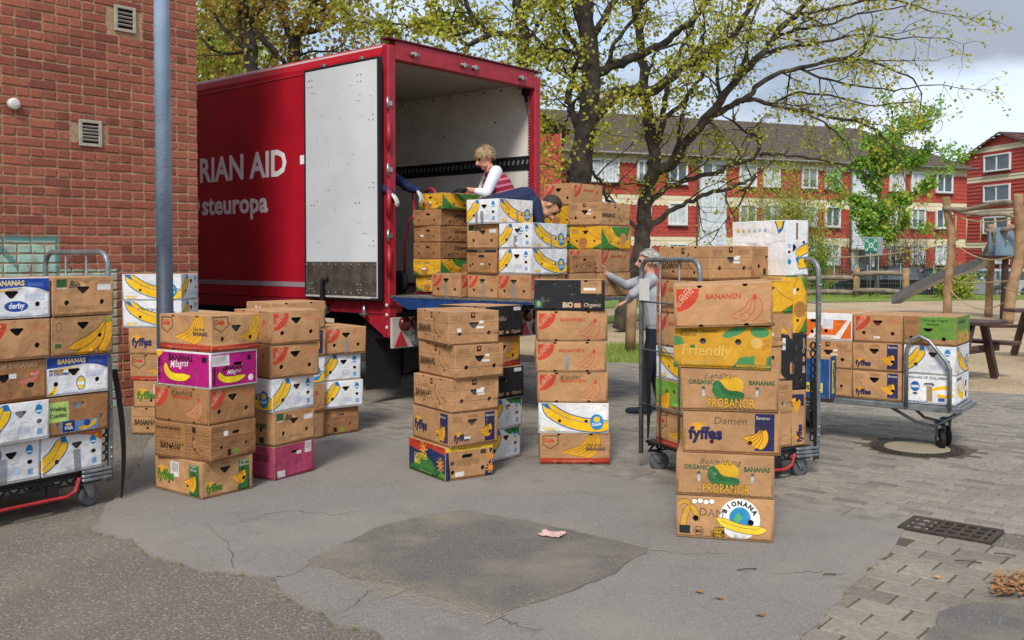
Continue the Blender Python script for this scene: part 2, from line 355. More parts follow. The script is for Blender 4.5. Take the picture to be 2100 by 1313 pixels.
# manhole
mn = empty('manhole', (mh.x, mh.y, 0)); tag(mn, 'round concrete-filled manhole cover with dark iron ring', 'manhole cover')
mb = MB(); mb.lathe([(0, .255), (.016, .255), (.017, .245)], (0, 0, 0), (0, 0, 1), 40); mb.build('lid', ground_mat('manhole_concrete', '9A8E7A', 'A89C88', 60, '8A8070'), mn)
mb = MB()
for r0, r1, z in ((.262, .30, .016), (.31, .335, .014), (.345, .36, .012)):
    n_ = 40
    for i in range(n_):
        a0, a1 = 2 * math.pi * (i + .06) / n_, 2 * math.pi * (i + .94) / n_
        mb.prism([(r0 * math.cos(a0), r0 * math.sin(a0), 0), (r1 * math.cos(a0), r1 * math.sin(a0), 0), (r1 * math.cos(a1), r1 * math.sin(a1), 0), (r0 * math.cos(a1), r0 * math.sin(a1), 0)], (0, 0, z))
mb.build('ring', M_IRON, mn)
# lawn strips, playground edge, parking road
def band(name, px, z, m, seed): 
    o = sheet(name, ragged(px, .6, .12, seed), z, m, .02); return o
band('grass_strip', [(1200, 722), (1330, 700), (1345, 742), (1225, 752)], .0, M_GRASS0, 21)
band('lawn', [(1000, 640), (1500, 622), (2160, 612), (2160, 605), (1000, 605)], .0, M_GRASS0, 22)
band('sand_lawn_edge', [(1100, 660), (1345, 640), (1345, 652), (1100, 676)], .004, M_GRASS0, 25)
sheet('parking_road', [(-30, 42.4), (80, 42.4), (80, 52), (-30, 52)], LOW + .012, M_ROAD)
def blades(name, spots, n_, h0, h1, m, seed):
    rs = random.Random(seed); mb = MB()
    for _ in range(n_):
        p = rs.choice(spots); a = rs.random() * 6.28; r = rs.random() ** .5 * p[2]; x, y = p[0] + r * math.cos(a), p[1] + r * math.sin(a); h = rs.uniform(h0, h1); w = h * .07; b_ = rs.random() * 6.28; lean = rs.uniform(-.5, .5) * h
        dx, dy = math.cos(b_) * w, math.sin(b_) * w; mb.poly([(x - dx, y - dy, 0), (x + dx, y + dy, 0), (x + lean * math.sin(b_), y + lean * math.cos(b_), h)])
    o = mb.build(name, m, None, False); struct(o, None, 'stuff'); return o
M_BLADE = mat('grass_blade', '6A8430', .8, .35, 3, c2='8A9444')
sp = []
for _ in range(240):
    p = G(random.uniform(1100, 2150), random.uniform(606, 614)); sp.append((p.x, p.y, .5))
blades('lawn_grass', sp, 14000, .04, .12, M_BLADE, 2)
sp = [(G(random.uniform(1215, 1335), random.uniform(706, 746)).x, 0, .18) for _ in range(0)] + [(lambda p: (p.x, p.y, .18))(G(random.uniform(1215, 1335), random.uniform(708, 745))) for _ in range(60)]
blades('grass_tufts', sp, 3500, .03, .10, M_BLADE, 3)
# moss and weeds along broken edges
sp = [(p[0], p[1], .02) for p in ap[:60]]
blades('edge_weeds', sp, 1800, .006, .026, mat('moss', '6E6A34', .9, .3, 9, c2='8A7A4A'), 5)
# fallen leaves, twigs and the dropped cloth
M_LEAFDRY = mat('dry_leaf', '8A5A34', .85, .35, 30, c2='A8804E', rnd=.3)
rs_ = random.Random(8)
hp = [(G(rs_.uniform(2035, 2140), rs_.uniform(1188, 1232))) for _ in range(260)]
mb = MB()
for p in hp:
    a = rs_.random() * 6.28; l, w = rs_.uniform(.03, .07), rs_.uniform(.004, .012); z = .022 + rs_.random() * .035; d = Vector((math.cos(a), math.sin(a), rs_.uniform(-.25, .25))); e_ = Vector((-d.y, d.x, 0)) * w
    q = Vector((p.x, p.y, z)); mb.poly([q - d * l / 2, q + e_, q + d * l / 2, q - e_])
tag(mb.build('leaf_litter', M_LEAFDRY, None, False), 'heap of brown dry leaves on worn blocks', 'leaf litter', kind='stuff')
for i, (x, y, l, a) in enumerate(((1530, 1176, .05, .2), (1700, 1187, .03, 0), (1560, 1270, .03, 1.0), (1920, 1192, .03, .6), (1475, 1235, .03, 2.2), (1985, 1160, .06, -.4), (1435, 1222, .03, .5), (2060, 1145, .05, -.5))):
    p = G(x, y); d = Vector((math.cos(a), math.sin(a), 0)); mb = MB()
    if i in (2, 3, 4, 6):
        mb.poly([Vector((p.x, p.y, .021)) + Vector((l * (1 + .4 * math.sin(3 * t)) * math.cos(t) * .7, l * .5 * math.sin(t), .006 * math.sin(2 * t))) for t in [6.283 * k / 9 for k in range(9)]]); o = mb.build('fallen_leaf', M_LEAFDRY)
        tag(o, 'curled brown leaf ' + {2: 'farthest from the BIONANA box on the asphalt', 3: 'lying alone on the worn blocks', 4: 'between two others on the asphalt', 6: 'nearest the BIONANA box on the asphalt'}[i], 'leaf', 'fallen leaves')
    else:
        mb.tube([p - d * l + Vector((0, 0, .02)), p + Vector((0, 0, .024)), p + d * l + Vector((.006, .004, .019))], .0028, 5); o = mb.build('twig', mat('twig_bark', '4A3626', .9, .3, 30)); tag(o, 'thin dark twig on the ' + {0: 'asphalt right of the BIONANA box', 1: 'asphalt short of the worn blocks', 5: 'worn blocks below the drain grate', 7: 'worn blocks by the leaf heap'}[i], 'twig')
p = G(1133, 1104); bm = bmesh.new(); bmesh.ops.create_grid(bm, x_segments=22, y_segments=14, size=1)
for v in bm.verts:
    x, y = v.co.x, v.co.y; k = 1 + .22 * noise.noise(Vector((x * 1.4, y * 1.4, 3)))
    v.co = Vector((x * .066 * k, y * .045 * k, .006 + .02 * abs(noise.noise(Vector((x * 1.7, y * 2.1, 1)))) + .012 * abs(noise.noise(Vector((x * 4, y * 4, 7))))))
me = bpy.data.meshes.new('crumpled_cloth'); bm.to_mesh(me); bm.free(); me.materials.append(mat('pink_cloth', 'C9A79E', .9, .12, 20, .4, 90))
for f in me.polygons: f.use_smooth = True
o = add('crumpled_cloth', me); o.location = (p.x, p.y, .0165); o.rotation_euler = (0, 0, -.3); tag(o, 'pale pink crumpled cloth lying on the dark asphalt patch', 'cloth')
# ================================================================ brick building
WC = Vector((-3.08, 9.6, 0)); WN = VX.copy()             # corner of the wall, face towards the yard
def WP(t, z, o=0.0): return WC + UX * t + WN * o + Vector((0, 0, z))
def W_at(px, py): p = PL(px, py, WC, WN); return (p - WC).dot(UX), p.z
bw = empty('brick_building', (WC.x, WC.y, 0)); tag(bw, 'red brick building with pale joints, air vents and mint graffiti', 'building')
bw_inv = Matrix.Translation(-Vector((WC.x, WC.y, 0)))
M_MORT = mat('mortar', 'AE8E70', .95, .2, 14, .8, 90, c2='9A8268')
def brick_mat():
    m = paver_mat('brick', '925443', '7C473B', 'A0614D'); t = m.node_tree; n = t.nodes; lk = t.links.new; b = n['Principled BSDF']
    # mint graffiti paint on the lower courses, worn and uneven
    ge = n.new('ShaderNodeNewGeometry'); vm = n.new('ShaderNodeVectorMath'); vm.operation = 'DOT_PRODUCT'; sb = n.new('ShaderNodeVectorMath'); sb.operation = 'SUBTRACT'; lk(ge.outputs['Position'], sb.inputs[0]); sb.inputs[1].default_value = WC; lk(sb.outputs[0], vm.inputs[0]); vm.inputs[1].default_value = UX
    sx = n.new('ShaderNodeSeparateXYZ'); lk(ge.outputs['Position'], sx.inputs[0])
    t1, z1 = W_at(118, 490); t0, z0 = W_at(-200, 560); t2 = W_at(240, 600)[0]
    no = n.new('ShaderNodeTexNoise'); no.inputs['Scale'].default_value = 6; no.inputs['Detail'].default_value = 6; no.inputs['Roughness'].default_value = .7; lk(ge.outputs['Position'], no.inputs['Vector'])
    def M2(op, a, b_):
        x = n.new('ShaderNodeMath'); x.operation = op
        for i, q in enumerate((a, b_)):
            if isinstance(q, (int, float)): x.inputs[i].default_value = q
            else: lk(q, x.inputs[i])
        return x.outputs[0]
    T_, Z_ = vm.outputs['Value'], sx.outputs['Z']
    wob = M2('MULTIPLY', M2('SUBTRACT', no.outputs['Fac'], .5), .06)
    Tw, Zw = M2('ADD', T_, wob), M2('ADD', Z_, wob)
    # block 1: tall field at the left, block 2: lower field reaching the corner side
    in1 = M2('MULTIPLY', M2('LESS_THAN', Tw, t1), M2('LESS_THAN', Zw, z1))
    in2 = M2('MULTIPLY', M2('LESS_THAN', Tw, t2), M2('LESS_THAN', Zw, 1.47))
    fld = M2('MAXIMUM', in1, M2('MULTIPLY', in2, .8)); 
    wr = n.new('ShaderNodeMapRange'); wr.inputs['From Min'].default_value = .34; wr.inputs['From Max'].default_value = .62; lk(no.outputs['Fac'], wr.inputs['Value'])
    fac = M2('MULTIPLY', fld, M2('MULTIPLY', M2('ADD', wr.outputs[0], .45), .8))
    e1_ = M2('MULTIPLY', M2('LESS_THAN', M2('ABSOLUTE', M2('SUBTRACT', Tw, t1), 0), .022), M2('LESS_THAN', Zw, z1)); e2_ = M2('MULTIPLY', M2('LESS_THAN', M2('ABSOLUTE', M2('SUBTRACT', Zw, z1), 0), .02), M2('LESS_THAN', Tw, t1))
    diag = M2('LESS_THAN', M2('ABSOLUTE', M2('ADD', M2('SUBTRACT', Tw, W_at(20, 530)[0]), M2('SUBTRACT', Zw, W_at(20, 530)[1])), 0), .03); e3_ = M2('MULTIPLY', diag, M2('MULTIPLY', in1, M2('LESS_THAN', Tw, W_at(40, 500)[0])))
    edge = M2('MULTIPLY', M2('MAXIMUM', M2('MAXIMUM', e1_, e2_), e3_), .8)
    src = b.inputs['Base Color'].links[0].from_socket
    a = n.new('ShaderNodeMix'); a.data_type = 'RGBA'; lk(fac, a.inputs['Factor']); lk(src, a.inputs['A']); a.inputs['B'].default_value = hx('9CBFB0')
    c = n.new('ShaderNodeMix'); c.data_type = 'RGBA'; lk(edge, c.inputs['Factor']); lk(a.outputs['Result'], c.inputs['A']); c.inputs['B'].default_value = hx('3E7C7A'); lk(c.outputs['Result'], b.inputs['Base Color'])
    return m
M_BRICK = brick_mat()
# the body of the house behind its brick skin
mb = MB(); q = [WP(-.013, 0, -.10), WP(-7, 0, -.10), WP(-7, 0, -14), WP(-.013, 0, -14)]; mb.prism([(p.x - WC.x, p.y - WC.y, 0.0) for p in q], (0, 0, 6.4)); mb.build('wall_core', mat('brick_far', '8E5442', .9, .3, 7, .5, 30, c2='7A4638'), bw)
mb = MB(); q = [WP(-.006, 0, -.008), WP(-7, 0, -.008), WP(-7, 0, -.09), WP(-.006, 0, -.09)]; mb.prism([(p.x - WC.x, p.y - WC.y, .19) for p in q], (0, 0, 6.2)); mb.build('mortar_bed', M_MORT, bw)
mb = MB(); q = [WP(.01, 0, .02), WP(-7, 0, .02), WP(-7, 0, -.09), WP(.01, 0, -.09)]; mb.prism([(p.x - WC.x, p.y - WC.y, 0) for p in q], (0, 0, .19)); mb.build('plinth', mat('plinth_concrete', '9C968A', .9, .2, 5, .5, 80), bw)
def brick_mesh(l, seed):
    bm = bmesh.new(); bmesh.ops.create_cube(bm, size=1.0)
    for v in bm.verts: v.co = Vector((v.co.x * l, v.co.y * .1, v.co.z * .069))
    bmesh.ops.bevel(bm, geom=bm.edges[:], offset=.006, segments=1, affect='EDGES'); rs = random.Random(seed)
    for v in bm.verts: v.co += Vector((rs.uniform(-.0034, .0034), rs.uniform(-.0015, .0015), rs.uniform(-.0034, .0034)))
    me = bpy.data.meshes.new('brick'); bm.to_mesh(me); bm.free(); me.materials.append(M_BRICK); return me
BS = [brick_mesh(.217, i) for i in range(6)]; BH = [brick_mesh(.103, 20 + i) for i in range(6)]; BQ = [brick_mesh(.0, 40)]
vents = [W_at(256, 40), W_at(185, 274)]
items = []
rw = random.Random(12)
for r in range(54):
    z = .19 + .0833 * (r + .5)
    stretch = (r % 2 == 0); step = .23 if stretch else .115; off = (.0 if (r // 2) % 2 else .115) if stretch else .0575
    t = -step / 2 - (off if stretch else .0)
    if stretch and off: items.append((-.0535, z, 0))
    if not stretch: t = -.0535 - .0
    while t > -3.4:
        ok = all(not (abs(t - vt) < .09 + (.109 if stretch else .052) and abs(z - vz) < .12) for vt, vz in vents)
        if ok: items.append((t, z, 1 if stretch else 0))
        elif stretch:
            for t_ in (t - .0575, t + .0575):
                if all(not (abs(t_ - vt) < .09 + .052 and abs(z - vz) < .12) for vt, vz in vents): items.append((t_, z, 0))
        t -= step
def vis(it):
    x, y = px_of(WP(it[0], it[1])); s = (.24 if it[2] else .115) / WP(it[0], 0).y
    return (-60 < x < 405 and -20 < y < 640, s)
items.sort(key=lambda it: (not vis(it)[0], -vis(it)[1])); rest = MB(); rest_f = []
for i, (t, z, s) in enumerate(items):
    me = rw.choice(BS if s else BH); p = WP(t, z, -.05 + rw.uniform(-.002, .0025)); a = YAW + rw.uniform(-.006, .006)
    if i < 300:
        o = add('brick', me, bw); o.location = (p.x - WC.x, p.y - WC.y, p.z); o.rotation_euler = (rw.uniform(-.008, .008), rw.uniform(-.016, .016), a + (math.pi if rw.random() < .5 else 0))
    else:
        k = len(rest.v); mt = Matrix.Rotation(a, 3, 'Z')
        rest.v += [tuple(mt @ v.co + Vector((p.x - WC.x, p.y - WC.y, p.z))) for v in me.vertices]
        for f in me.polygons: rest.face([k + j for j in f.vertices])
o = rest.build('other_bricks', M_BRICK, bw, False); o['kind'] = 'stuff'
M_VENT = mat('vent_plastic', '8C877C', .7, .15, 20)
for (t, z), n_ in zip(vents, (5, 6)):
    p = WP(t, z, .006) - Vector((WC.x, WC.y, 0)); v = empty('air_vent', p, YAW); v.parent = bw
    mb = MB(); mb.box((0, .02, 0), (.17, .03, .205)); mb.build('vent_back', M_DARKPIT, v)
    mb = MB()
    for sx_ in (-1, 1): mb.box((sx_ * .089, 0, 0), (.03, .022, .236), None, .004)
    for sz in (-1, 1): mb.box((0, 0, sz * .104), (.148, .022, .028), None, .004)
    mb.build('vent_frame', mat('vent_frame', 'A39C8E' if n_ == 5 else '8A8272', .8, .2, 20), v)
    for i in range(n_ - 1):
        mb = MB(); mb.box((0, 0, -.09 + .18 * (i + 1) / n_), (.15, .014, .018), Matrix.Rotation(.5, 3, 'X'), .003); mb.build('vent_slat', M_VENT, v)
t, z = W_at(26, 214); p = WP(t, z, 0) - Vector((WC.x, WC.y, 0))
mb = MB(); mb.lathe([(0, .05), (.035, .05), (.05, .042), (.055, .03)], p, WN, 24); mb.lathe([(.055, .02), (.06, .018)], p, WN, 16); mb.build('wall_sensor', mat('white_plastic', 'C8C6C0', .5, .1), bw)
# lamp post
M_POST = mat('galvanised_blue', '93AAC4', .45, .12, 3, .15, 40, metal=.0, c2='7E95B0')
lp = D(338, 600, 7.6); po = empty('lamp_post', (lp.x, lp.y, 0)); tag(po, 'tall blue-grey painted lamp post in front of the brick wall', 'lamp post')
mb = MB(); mb.tube([(0, 0, 1.66), (-.004, 0, 4.0), (-.008, 0, 7)], [.062, .058, .052], 24); mb.build('upper_pole', M_POST, po)
mb = MB(); mb.tube([(0, 0, 0), (0, 0, 1.66)], [.066, .0625], 24); mb.build('lower_pole', mat('post_base_dark', '343B46', .55, .25, 4, .2, 40, metal=.1, c2='3E4754'), po)  # lower section is given a darker tone than the upper pole
# ================================================================ truck
M_RED = mat('truck_red', 'AE172A', .30, .2, 1.7, .05, 12, spec=.5, coat=.25)
M_REDF = mat('frame_red', '9C2030', .42, .18, 9, .1, 40)
M_LINER = mat('liner_grey', 'D8D4CC', .6, .08, 3, .05, 20, c2='C6C2BA')
M_CEIL = mat('ceiling_grey', 'B4AFA6', .7, .1, 3)
M_WHITE = mat('door_white', 'CDD2D5', .45, .03, 1.5, .03, 20, c2='C2C8CB')
M_ALU = mat('tread_plate', '6E6862', .45, .25, 9, .5, 160, metal=.55, c2='585048')
M_STEEL = mat('bright_steel', 'A8A8A6', .35, .2, 20, metal=.8)
M_GALV = mat('galvanised', '8F9699', .42, .22, 16, .1, 60, metal=.65, c2='767C80')
M_BLK = mat('black_rubber', '141415', .75, .2, 10, .3, 60)
M_CHAS = mat('chassis_black', '0F1011', .7, .2, 10)
M_BLUE = mat('lift_blue', '1E3F78', .5, .2, 7, .2, 40, c2='16305E')
M_DECK = mat('lift_deck', '8A8B88', .55, .2, 12, .5, 150, metal=.4)
FL, TH, TWD, TLN = 1.178, 2.64, 2.5, 7.0         # floor height, body height above it, width, length
tk = empty('box_truck', (TO.x, TO.y, 0), YAW); tag(tk, 'red box truck with open rear, white door folded back and lowered tail lift', 'truck')
# in the truck's own frame: x across the tail to the right, y forward, z up
def T3(u, s, z): return Vector((u, s, z))
mb = MB()
prof = [(0, FL - .06), (0, FL + TH - .14), (.02, FL + TH - .07), (.07, FL + TH - .02), (.14, FL + TH)]
for (a, b_) in zip(prof, prof[1:]): mb.poly([T3(a[0], .10, a[1]), T3(b_[0], .10, b_[1]), T3(b_[0], TLN, b_[1]), T3(a[0], TLN, a[1])])
mb.poly([T3(.14, .10, FL + TH), T3(TWD, .10, FL + TH), T3(TWD, TLN, FL + TH), T3(.14, TLN, FL + TH)]); mb.poly([T3(TWD, .1, FL - .06), T3(TWD, TLN, FL - .06), T3(TWD, TLN, FL + TH), T3(TWD, .1, FL + TH)])
mb.poly([T3(0, TLN, FL - .06), T3(0, TLN, FL + TH - .14), T3(.14, TLN, FL + TH), T3(TWD, TLN, FL + TH), T3(TWD, TLN, FL - .06)])
mb.build('body_panel', M_RED, tk)
mb = MB(); mb.box((.0, 3.6, FL + TH - .20), (.016, 6.9, .012), None, .003); mb.build('side_seam', M_RED, tk)
mb = MB(); mb.box((TWD - .035, 3.5, FL + TH / 2), (.02, 6.8, TH - .1)); mb.build('lining_right', M_LINER, tk)
mb = MB(); mb.box((.035, 3.5, FL + TH / 2), (.02, 6.8, TH - .1)); mb.build('lining_left', M_LINER, tk)
mb = MB(); mb.box((TWD / 2, 6.88, FL + TH / 2), (TWD - .1, .02, TH - .1)); mb.build('lining_front', M_LINER, tk)
mb = MB(); mb.box((TWD / 2, 3.5, FL + TH - .1), (TWD - .1, 6.8, .03)); mb.build('ceiling', M_CEIL, tk)
mb = MB(); mb.box((TWD / 2, 3.5, FL - .04), (TWD - .02, 6.98, .08)); mb.build('load_floor', mat('ply_floor', '4A4038', .7, .3, 8, .3, 60), tk)
# rear frame: posts, header, sill
for u in (.055, TWD - .055):
    mb = MB(); mb.box((u, .05, FL + TH / 2 - .10), (.11, .10, TH + .1), None, .012); mb.build('rear_post', M_REDF, tk)
mb = MB(); mb.box((TWD / 2, .05, FL + TH - .10), (TWD - .225, .10, .20), None, .01); hd = mb.build('rear_header', M_REDF, tk)
mb = MB(); mb.box((TWD / 2, .04, FL + TH + .008), (TWD + .02, .12, .018), None, .004); mb.build('roof_lip', mat('lip_dark', '5A1A22', .5, .2, 9), tk)
for u in (.36, 1.12, 1.30, 2.12):
    mb = MB(); mb.tube([(u - .06, -.02, FL + TH - .11), (u + .06, -.02, FL + TH - .11)], .018, 8); mb.box((u, -.015, FL + TH - .11), (.03, .05, .055), None, .006); mb.build('lock_keeper', M_STEEL, tk)
for z in (.62, 1.30, 1.98):
    mb = MB(); mb.tube([(-.012, -.005, FL + z - .06), (-.012, -.005, FL + z + .06)], .017, 8); mb.box((.02, -.006, FL + z), (.06, .014, .05), None, .003); mb.build('hinge', M_STEEL, tk)
for z in (.35, .95, 1.65):
    mb = MB(); mb.tube([(-.004, -.012, FL + z - .14), (-.004, -.012, FL + z + .14)], .026, 8); mb.build('hinge_cover', M_REDF, tk)
# left door folded right round against the side
DZ0, DZ1, DS0, DS1, DU = FL - .03, FL + TH - .21, .06, 1.24, -.075
mb = MB(); mb.box((DU, (DS0 + DS1) / 2, (DZ0 + DZ1) / 2), (.045, DS1 - DS0, DZ1 - DZ0), None, .006); dr_ = mb.build('rear_door', M_WHITE, tk)
mb = MB()
for s in (DS0 - .011, DS1 + .011): mb.box((DU, s, (DZ0 + DZ1) / 2), (.055, .022, DZ1 - DZ0 + .04), None, .004)
for z in (DZ0 - .012, DZ1 + .012): mb.box((DU, (DS0 + DS1) / 2, z), (.055, DS1 - DS0, .02), None, .004)
mb.build('door_seal', M_BLK, dr_)
mb = MB(); mb.box((DU - .026, (DS0 + DS1) / 2, DZ0 + .20), (.006, DS1 - DS0 - .03, .36), None, .001); pl_ = mb.build('kick_plate', M_ALU, dr_)
mb = MB(); mb.box((DU - .028, (DS0 + DS1) / 2 + .05, DZ0 + .008), (.008, DS1 - DS0 - .1, .02)); mb.build('door_sill_trim', mat('trim_white', 'BDBAB0', .6, .2, 20), dr_)
def bolt(p): mb.lathe([(0, .0095), (.004, .009), (.007, .004)], p, (-1, 0, 0), 8)
mb = MB()
for s, z in [(.15 + .045 * i, zz) for i in range(1) for zz in ()] + [(DS1 - .07, DZ1 - .10), (DS1 - .12, DZ1 - .10), (DS1 - .07, DZ1 - .17), (DS1 - .12, DZ1 - .17), (.36, DZ1 - .13), (.31, DZ1 - .13), (.36, DZ1 - .20), (.31, DZ1 - .20)] + \
    [(s, DZ0 + z) for z in (.55, 1.15, 1.85) for s in (.12, .18)] + [(.12, DZ0 + z + .05) for z in (.55, 1.15, 1.85)] + [(s, DZ0 + 1.0) for s in (.34, .40, DS1 - .1, DS1 - .15)] + [(DS0 + .04 + i * .125, DZ0 + zz) for i in range(10) for zz in (.05, .35)] + [(s, DZ0 + zz) for s in (.32, .37, DS1 - .06, DS1 - .11) for zz in (.08, .14)]:
    bolt((DU - .0225 - (.0065 if z < DZ0 + .39 else 0), s, z))
mb.build('rivets', M_STEEL, dr_)['kind'] = 'stuff'
rs_ = random.Random(31); mb = MB()
for _ in range(46):
    s, z = rs_.uniform(.14, 1.15), rs_.uniform(DZ0 + .5, DZ1 - .2); l = rs_.uniform(.01, .07); a = rs_.choice((0, 0, .1, 1.4, 1.57, .3)); w = rs_.uniform(.0008, .003); d = Vector((0, math.cos(a), math.sin(a))) * l / 2; e_ = Vector((0, -math.sin(a), math.cos(a))) * w
    p = Vector((DU - .0232, s, z)); mb.poly([p - d - e_, p + d - e_, p + d + e_, p - d + e_])
mb.build('scuff_marks', mat('scuff_grey', '7E868C', .8, .4, 60, c2='5A6268'), dr_)['kind'] = 'stuff'
mb = MB(); mb.tube([(DU - .04, .84, DZ0 + .20), (DU - .07, .90, DZ0 + .19), (DU - .07, .905, DZ0 - .05), (DU - .07, .905, DZ0 - .26), (DU - .05, .86, DZ0 - .29), (DU - .05, .65, DZ0 - .285)], [.02, .022, .03, .016, .014, .013], 8); mb.build('door_handle', M_BLK, dr_)
for s in (.35, .98):
    mb = MB(); mb.tube([(-.02, s, FL + TH - .16), (-.06, s, FL + TH - .155)], .016, 8); mb.box((-.05, s, FL + TH - .165), (.03, .05, .03), None, .005); mb.build('door_catch', M_STEEL, tk)
    mb = MB(); mb.tube([(-.03, s, FL - .10), (-.03, s, FL - .22)], [.014, .03], 8); mb.box((-.04, s, FL - .2), (.04, .09, .02), None, .004); mb.build('door_latch', M_STEEL, tk)
# lettering and stripe on the side
M_LET = mat('letter_white', 'F0EEF0', .45, .05, 5)
def side_text(t, s0, s1, z, size, bold):
    """s0: left end of the word (further forward), s1: right end"""
    v, f, w = text_tris(t, bold); k = (s0 - s1) / w; hgt = size / .7; mb = MB(); n0 = 0
    mb.v = [(-.004, s0 - p[0] * k, z + p[1] * hgt) for p in v]
    for q in f: mb.face(q)
    return mb.build('lettering', M_LET, tk, False)
side_text('RIAN AID', 3.50, 1.71, 2.52, .29, .03)
side_text('A', 3.86, 3.55, 2.52, .29, .045); side_text('O', 3.83, 3.50, 2.11, .235, .03); side_text('steuropa', 3.46, 2.07, 2.11, .235, .03)
mb = MB(); mb.box((-.003, 1.36, 2.67), (.004, .2, .10)); mb.build('lettering', M_LET, tk)
mb = MB(); mb.box((-.003, 4.1, FL + .09), (.004, 5.6, .055)); mb.build('side_stripe', mat('stripe_grey', '9A8C96', .5, .1), tk)
mb = MB(); mb.box((.03, 3.5, FL - .13), (.05, 6.9, .14), None, .01); mb.build('side_rail', M_REDF, tk)
# inside: lashing rail, bolts, plug and coiled cable
uw = TWD - .046
mb = MB(); mb.box((uw - .008, 3.3, FL + 1.56), (.014, 6.5, .17), None, .003); rl = mb.build('lashing_rail', mat('rail_dark', '26282A', .5, .2, 9, metal=.4), tk)
mb = MB()
for i in range(46):
    s = .16 + i * .075; mb.box((uw - .0165, s, FL + 1.57), (.004, .030, .055), Matrix.Rotation(.35, 3, 'X'))
mb.build('rail_slots', mat('slot_grey', '6E7072', .5, .1), rl)
mb = MB()
for i in range(14): mb.ball((uw - .004, .3 + i * .3, FL + TH - .15), .012, 8, 5)
for s, z in ((1.6, 2.0), (1.9, 1.5), (.7, 2.1), (2.1, 1.0)): mb.ball((uw - .004, s, FL + z), .012, 8, 5)
mb.build('lining_bolts', M_BLK, tk)['kind'] = 'stuff'
mb = MB(); mb.box((uw - .05, .16, FL + TH - .2), (.08, .09, .13), None, .015); mb.tube([(uw - .05, .16, FL + TH - .27), (uw - .05, .15, FL + TH - .34)], .022, 10); mb.build('cable_plug', M_BLK, tk)
pts = [(uw - .05, .15, FL + TH - .34), (uw - .04, .13, FL + TH - .5)] + [(uw - .04 + .014 * math.cos(i * 1.3), .115 + .014 * math.sin(i * 1.3), FL + TH - .52 - i * .0075) for i in range(150)]
mb = MB(); mb.tube(pts, .0055, 5); mb.build('coiled_cable', M_BLK, tk)
# underneath
for u in (.75, 1.75):
    mb = MB(); mb.box((u, 3.4, FL - .22), (.09, 6.8, .24)); mb.build('chassis_beam', M_CHAS, tk)
mb = MB(); mb.box((TWD / 2, .25, FL - .32), (2.3, .5, .28)); mb.build('rear_crossmember', M_CHAS, tk)
mb = MB(); mb.box((.10, .05, FL - .26), (.2, .1, .36), None, .012); mb.prism([T3(.02, .1, FL - .42), T3(.02, .1, FL - .1), T3(.02, .62, FL - .1), T3(.02, .46, FL - .22)], (.05, 0, 0)); mb.build('corner_gusset', M_REDF, tk)
mb = MB(); mb.box((TWD - .1, .05, FL - .26), (.2, .1, .36), None, .012); mb.build('corner_gusset', M_REDF, tk)
for z in (-.10, -.2, -.33):
    mb = MB(); mb.ball((-.004, .03, FL + z), .02, 8, 5, (.4, 1, 1)); mb.build('marker_stud', mat('white_plastic', 'C8C6C0', .5, .1), tk)
M_TL = mat('tail_red', '5A0E10', .25, .15, 20, spec=.6); M_TRI = mat('reflector_red', 'B02028', .35, .1, 20); M_PLATE = mat('lamp_plate', 'B4AEA6', .6, .15, 9)
for u in (.24, TWD - .24):
    mb = MB(); mb.box((u, -.02, .79), (.46, .03, .32), None, .006); lp_ = mb.build('light_panel', M_PLATE, tk)
    for du, dz, r, m_ in ((-.06, .09, .075, M_TL), (.11, .09, .07, M_TL)):
        mb = MB(); mb.lathe([(0, r), (.03, r), (.045, r * .8), (.05, r * .3)], (u + du, -.035, .79 + dz), (0, -1, 0), 20); mb.build('tail_lamp', m_, lp_)
    mb = MB(); mb.prism([(u - .20, -.036, .65), (u - .02, -.036, .65), (u - .11, -.036, .81)], (0, -.012, 0)); mb.build('triangle_reflector', M_TRI, lp_)
    mb = MB(); mb.lathe([(0, .085), (.02, .085), (.028, .07), (.03, .03)], (u + .12, -.036, .715), (0, -1, 0), 22); mb.build('round_reflector', mat('lens_grey', '8A8C8E', .3, .5, 60, .9, 90, c2='3A3C3E'), lp_)
    mb = MB(); mb.box((u, .35, .48), (.5, .012, .62)); mb.build('mud_flap', M_BLK, tk)
def tyre(mbk, c, r, w):
    mbk.lathe([(-w / 2, r * .62), (-w / 2, r * .93), (-w * .36, r), (w * .36, r), (w / 2, r * .93), (w / 2, r * .62)], c, (1, 0, 0), 32)
for s in (2.1, ):
    for u in (.18, .50, TWD - .5, TWD - .18):
        mb = MB(); tyre(mb, (u, s, .475), .475, .26); w_ = mb.build('wheel', M_BLK, tk)
        mb = MB(); mb.lathe([(-.12, .29), (-.1, .28), (-.04, .16), (-.09, .10), (-.09, .02)], (u, s, .475), (1, 0, 0), 24); mb.build('rim', mat('rim_grey', '5A5C5E', .5, .2, 9), w_)
mb = MB(); mb.tube([(.3, 2.1, .475), (TWD - .3, 2.1, .475)], .09, 12); mb.build('axle', M_CHAS, tk)
mb = MB(); mb.box((TWD / 2, 2.1, FL - .25), (2.2, 1.5, .04)); mb.box((TWD / 2, 1.15, .75), (2.0, .08, .5)); mb.build('under_plate', M_CHAS, tk)
for i, (u, s, z) in enumerate(((.9, .35, .5), (1.6, .35, .5))):
    mb = MB(); mb.bar((u, s + .3, .55), (u, -.45, FL - .16), .07, .09); mb.tube([(u + .12, s + .2, .5), (u + .12, -.35, FL - .2)], .035, 10); mb.build('lift_arm', M_CHAS, tk)
mb = MB(); mb.prism([T3(u, s, z) for u, s, z in ((.5, .3, .30), (.7, .32, .34), (.9, .3, .30), (1.2, .3, .33), (1.2, .3, .72), (.5, .3, .72))], (0, .03, 0)); mb.build('rubber_apron', M_BLK, tk)
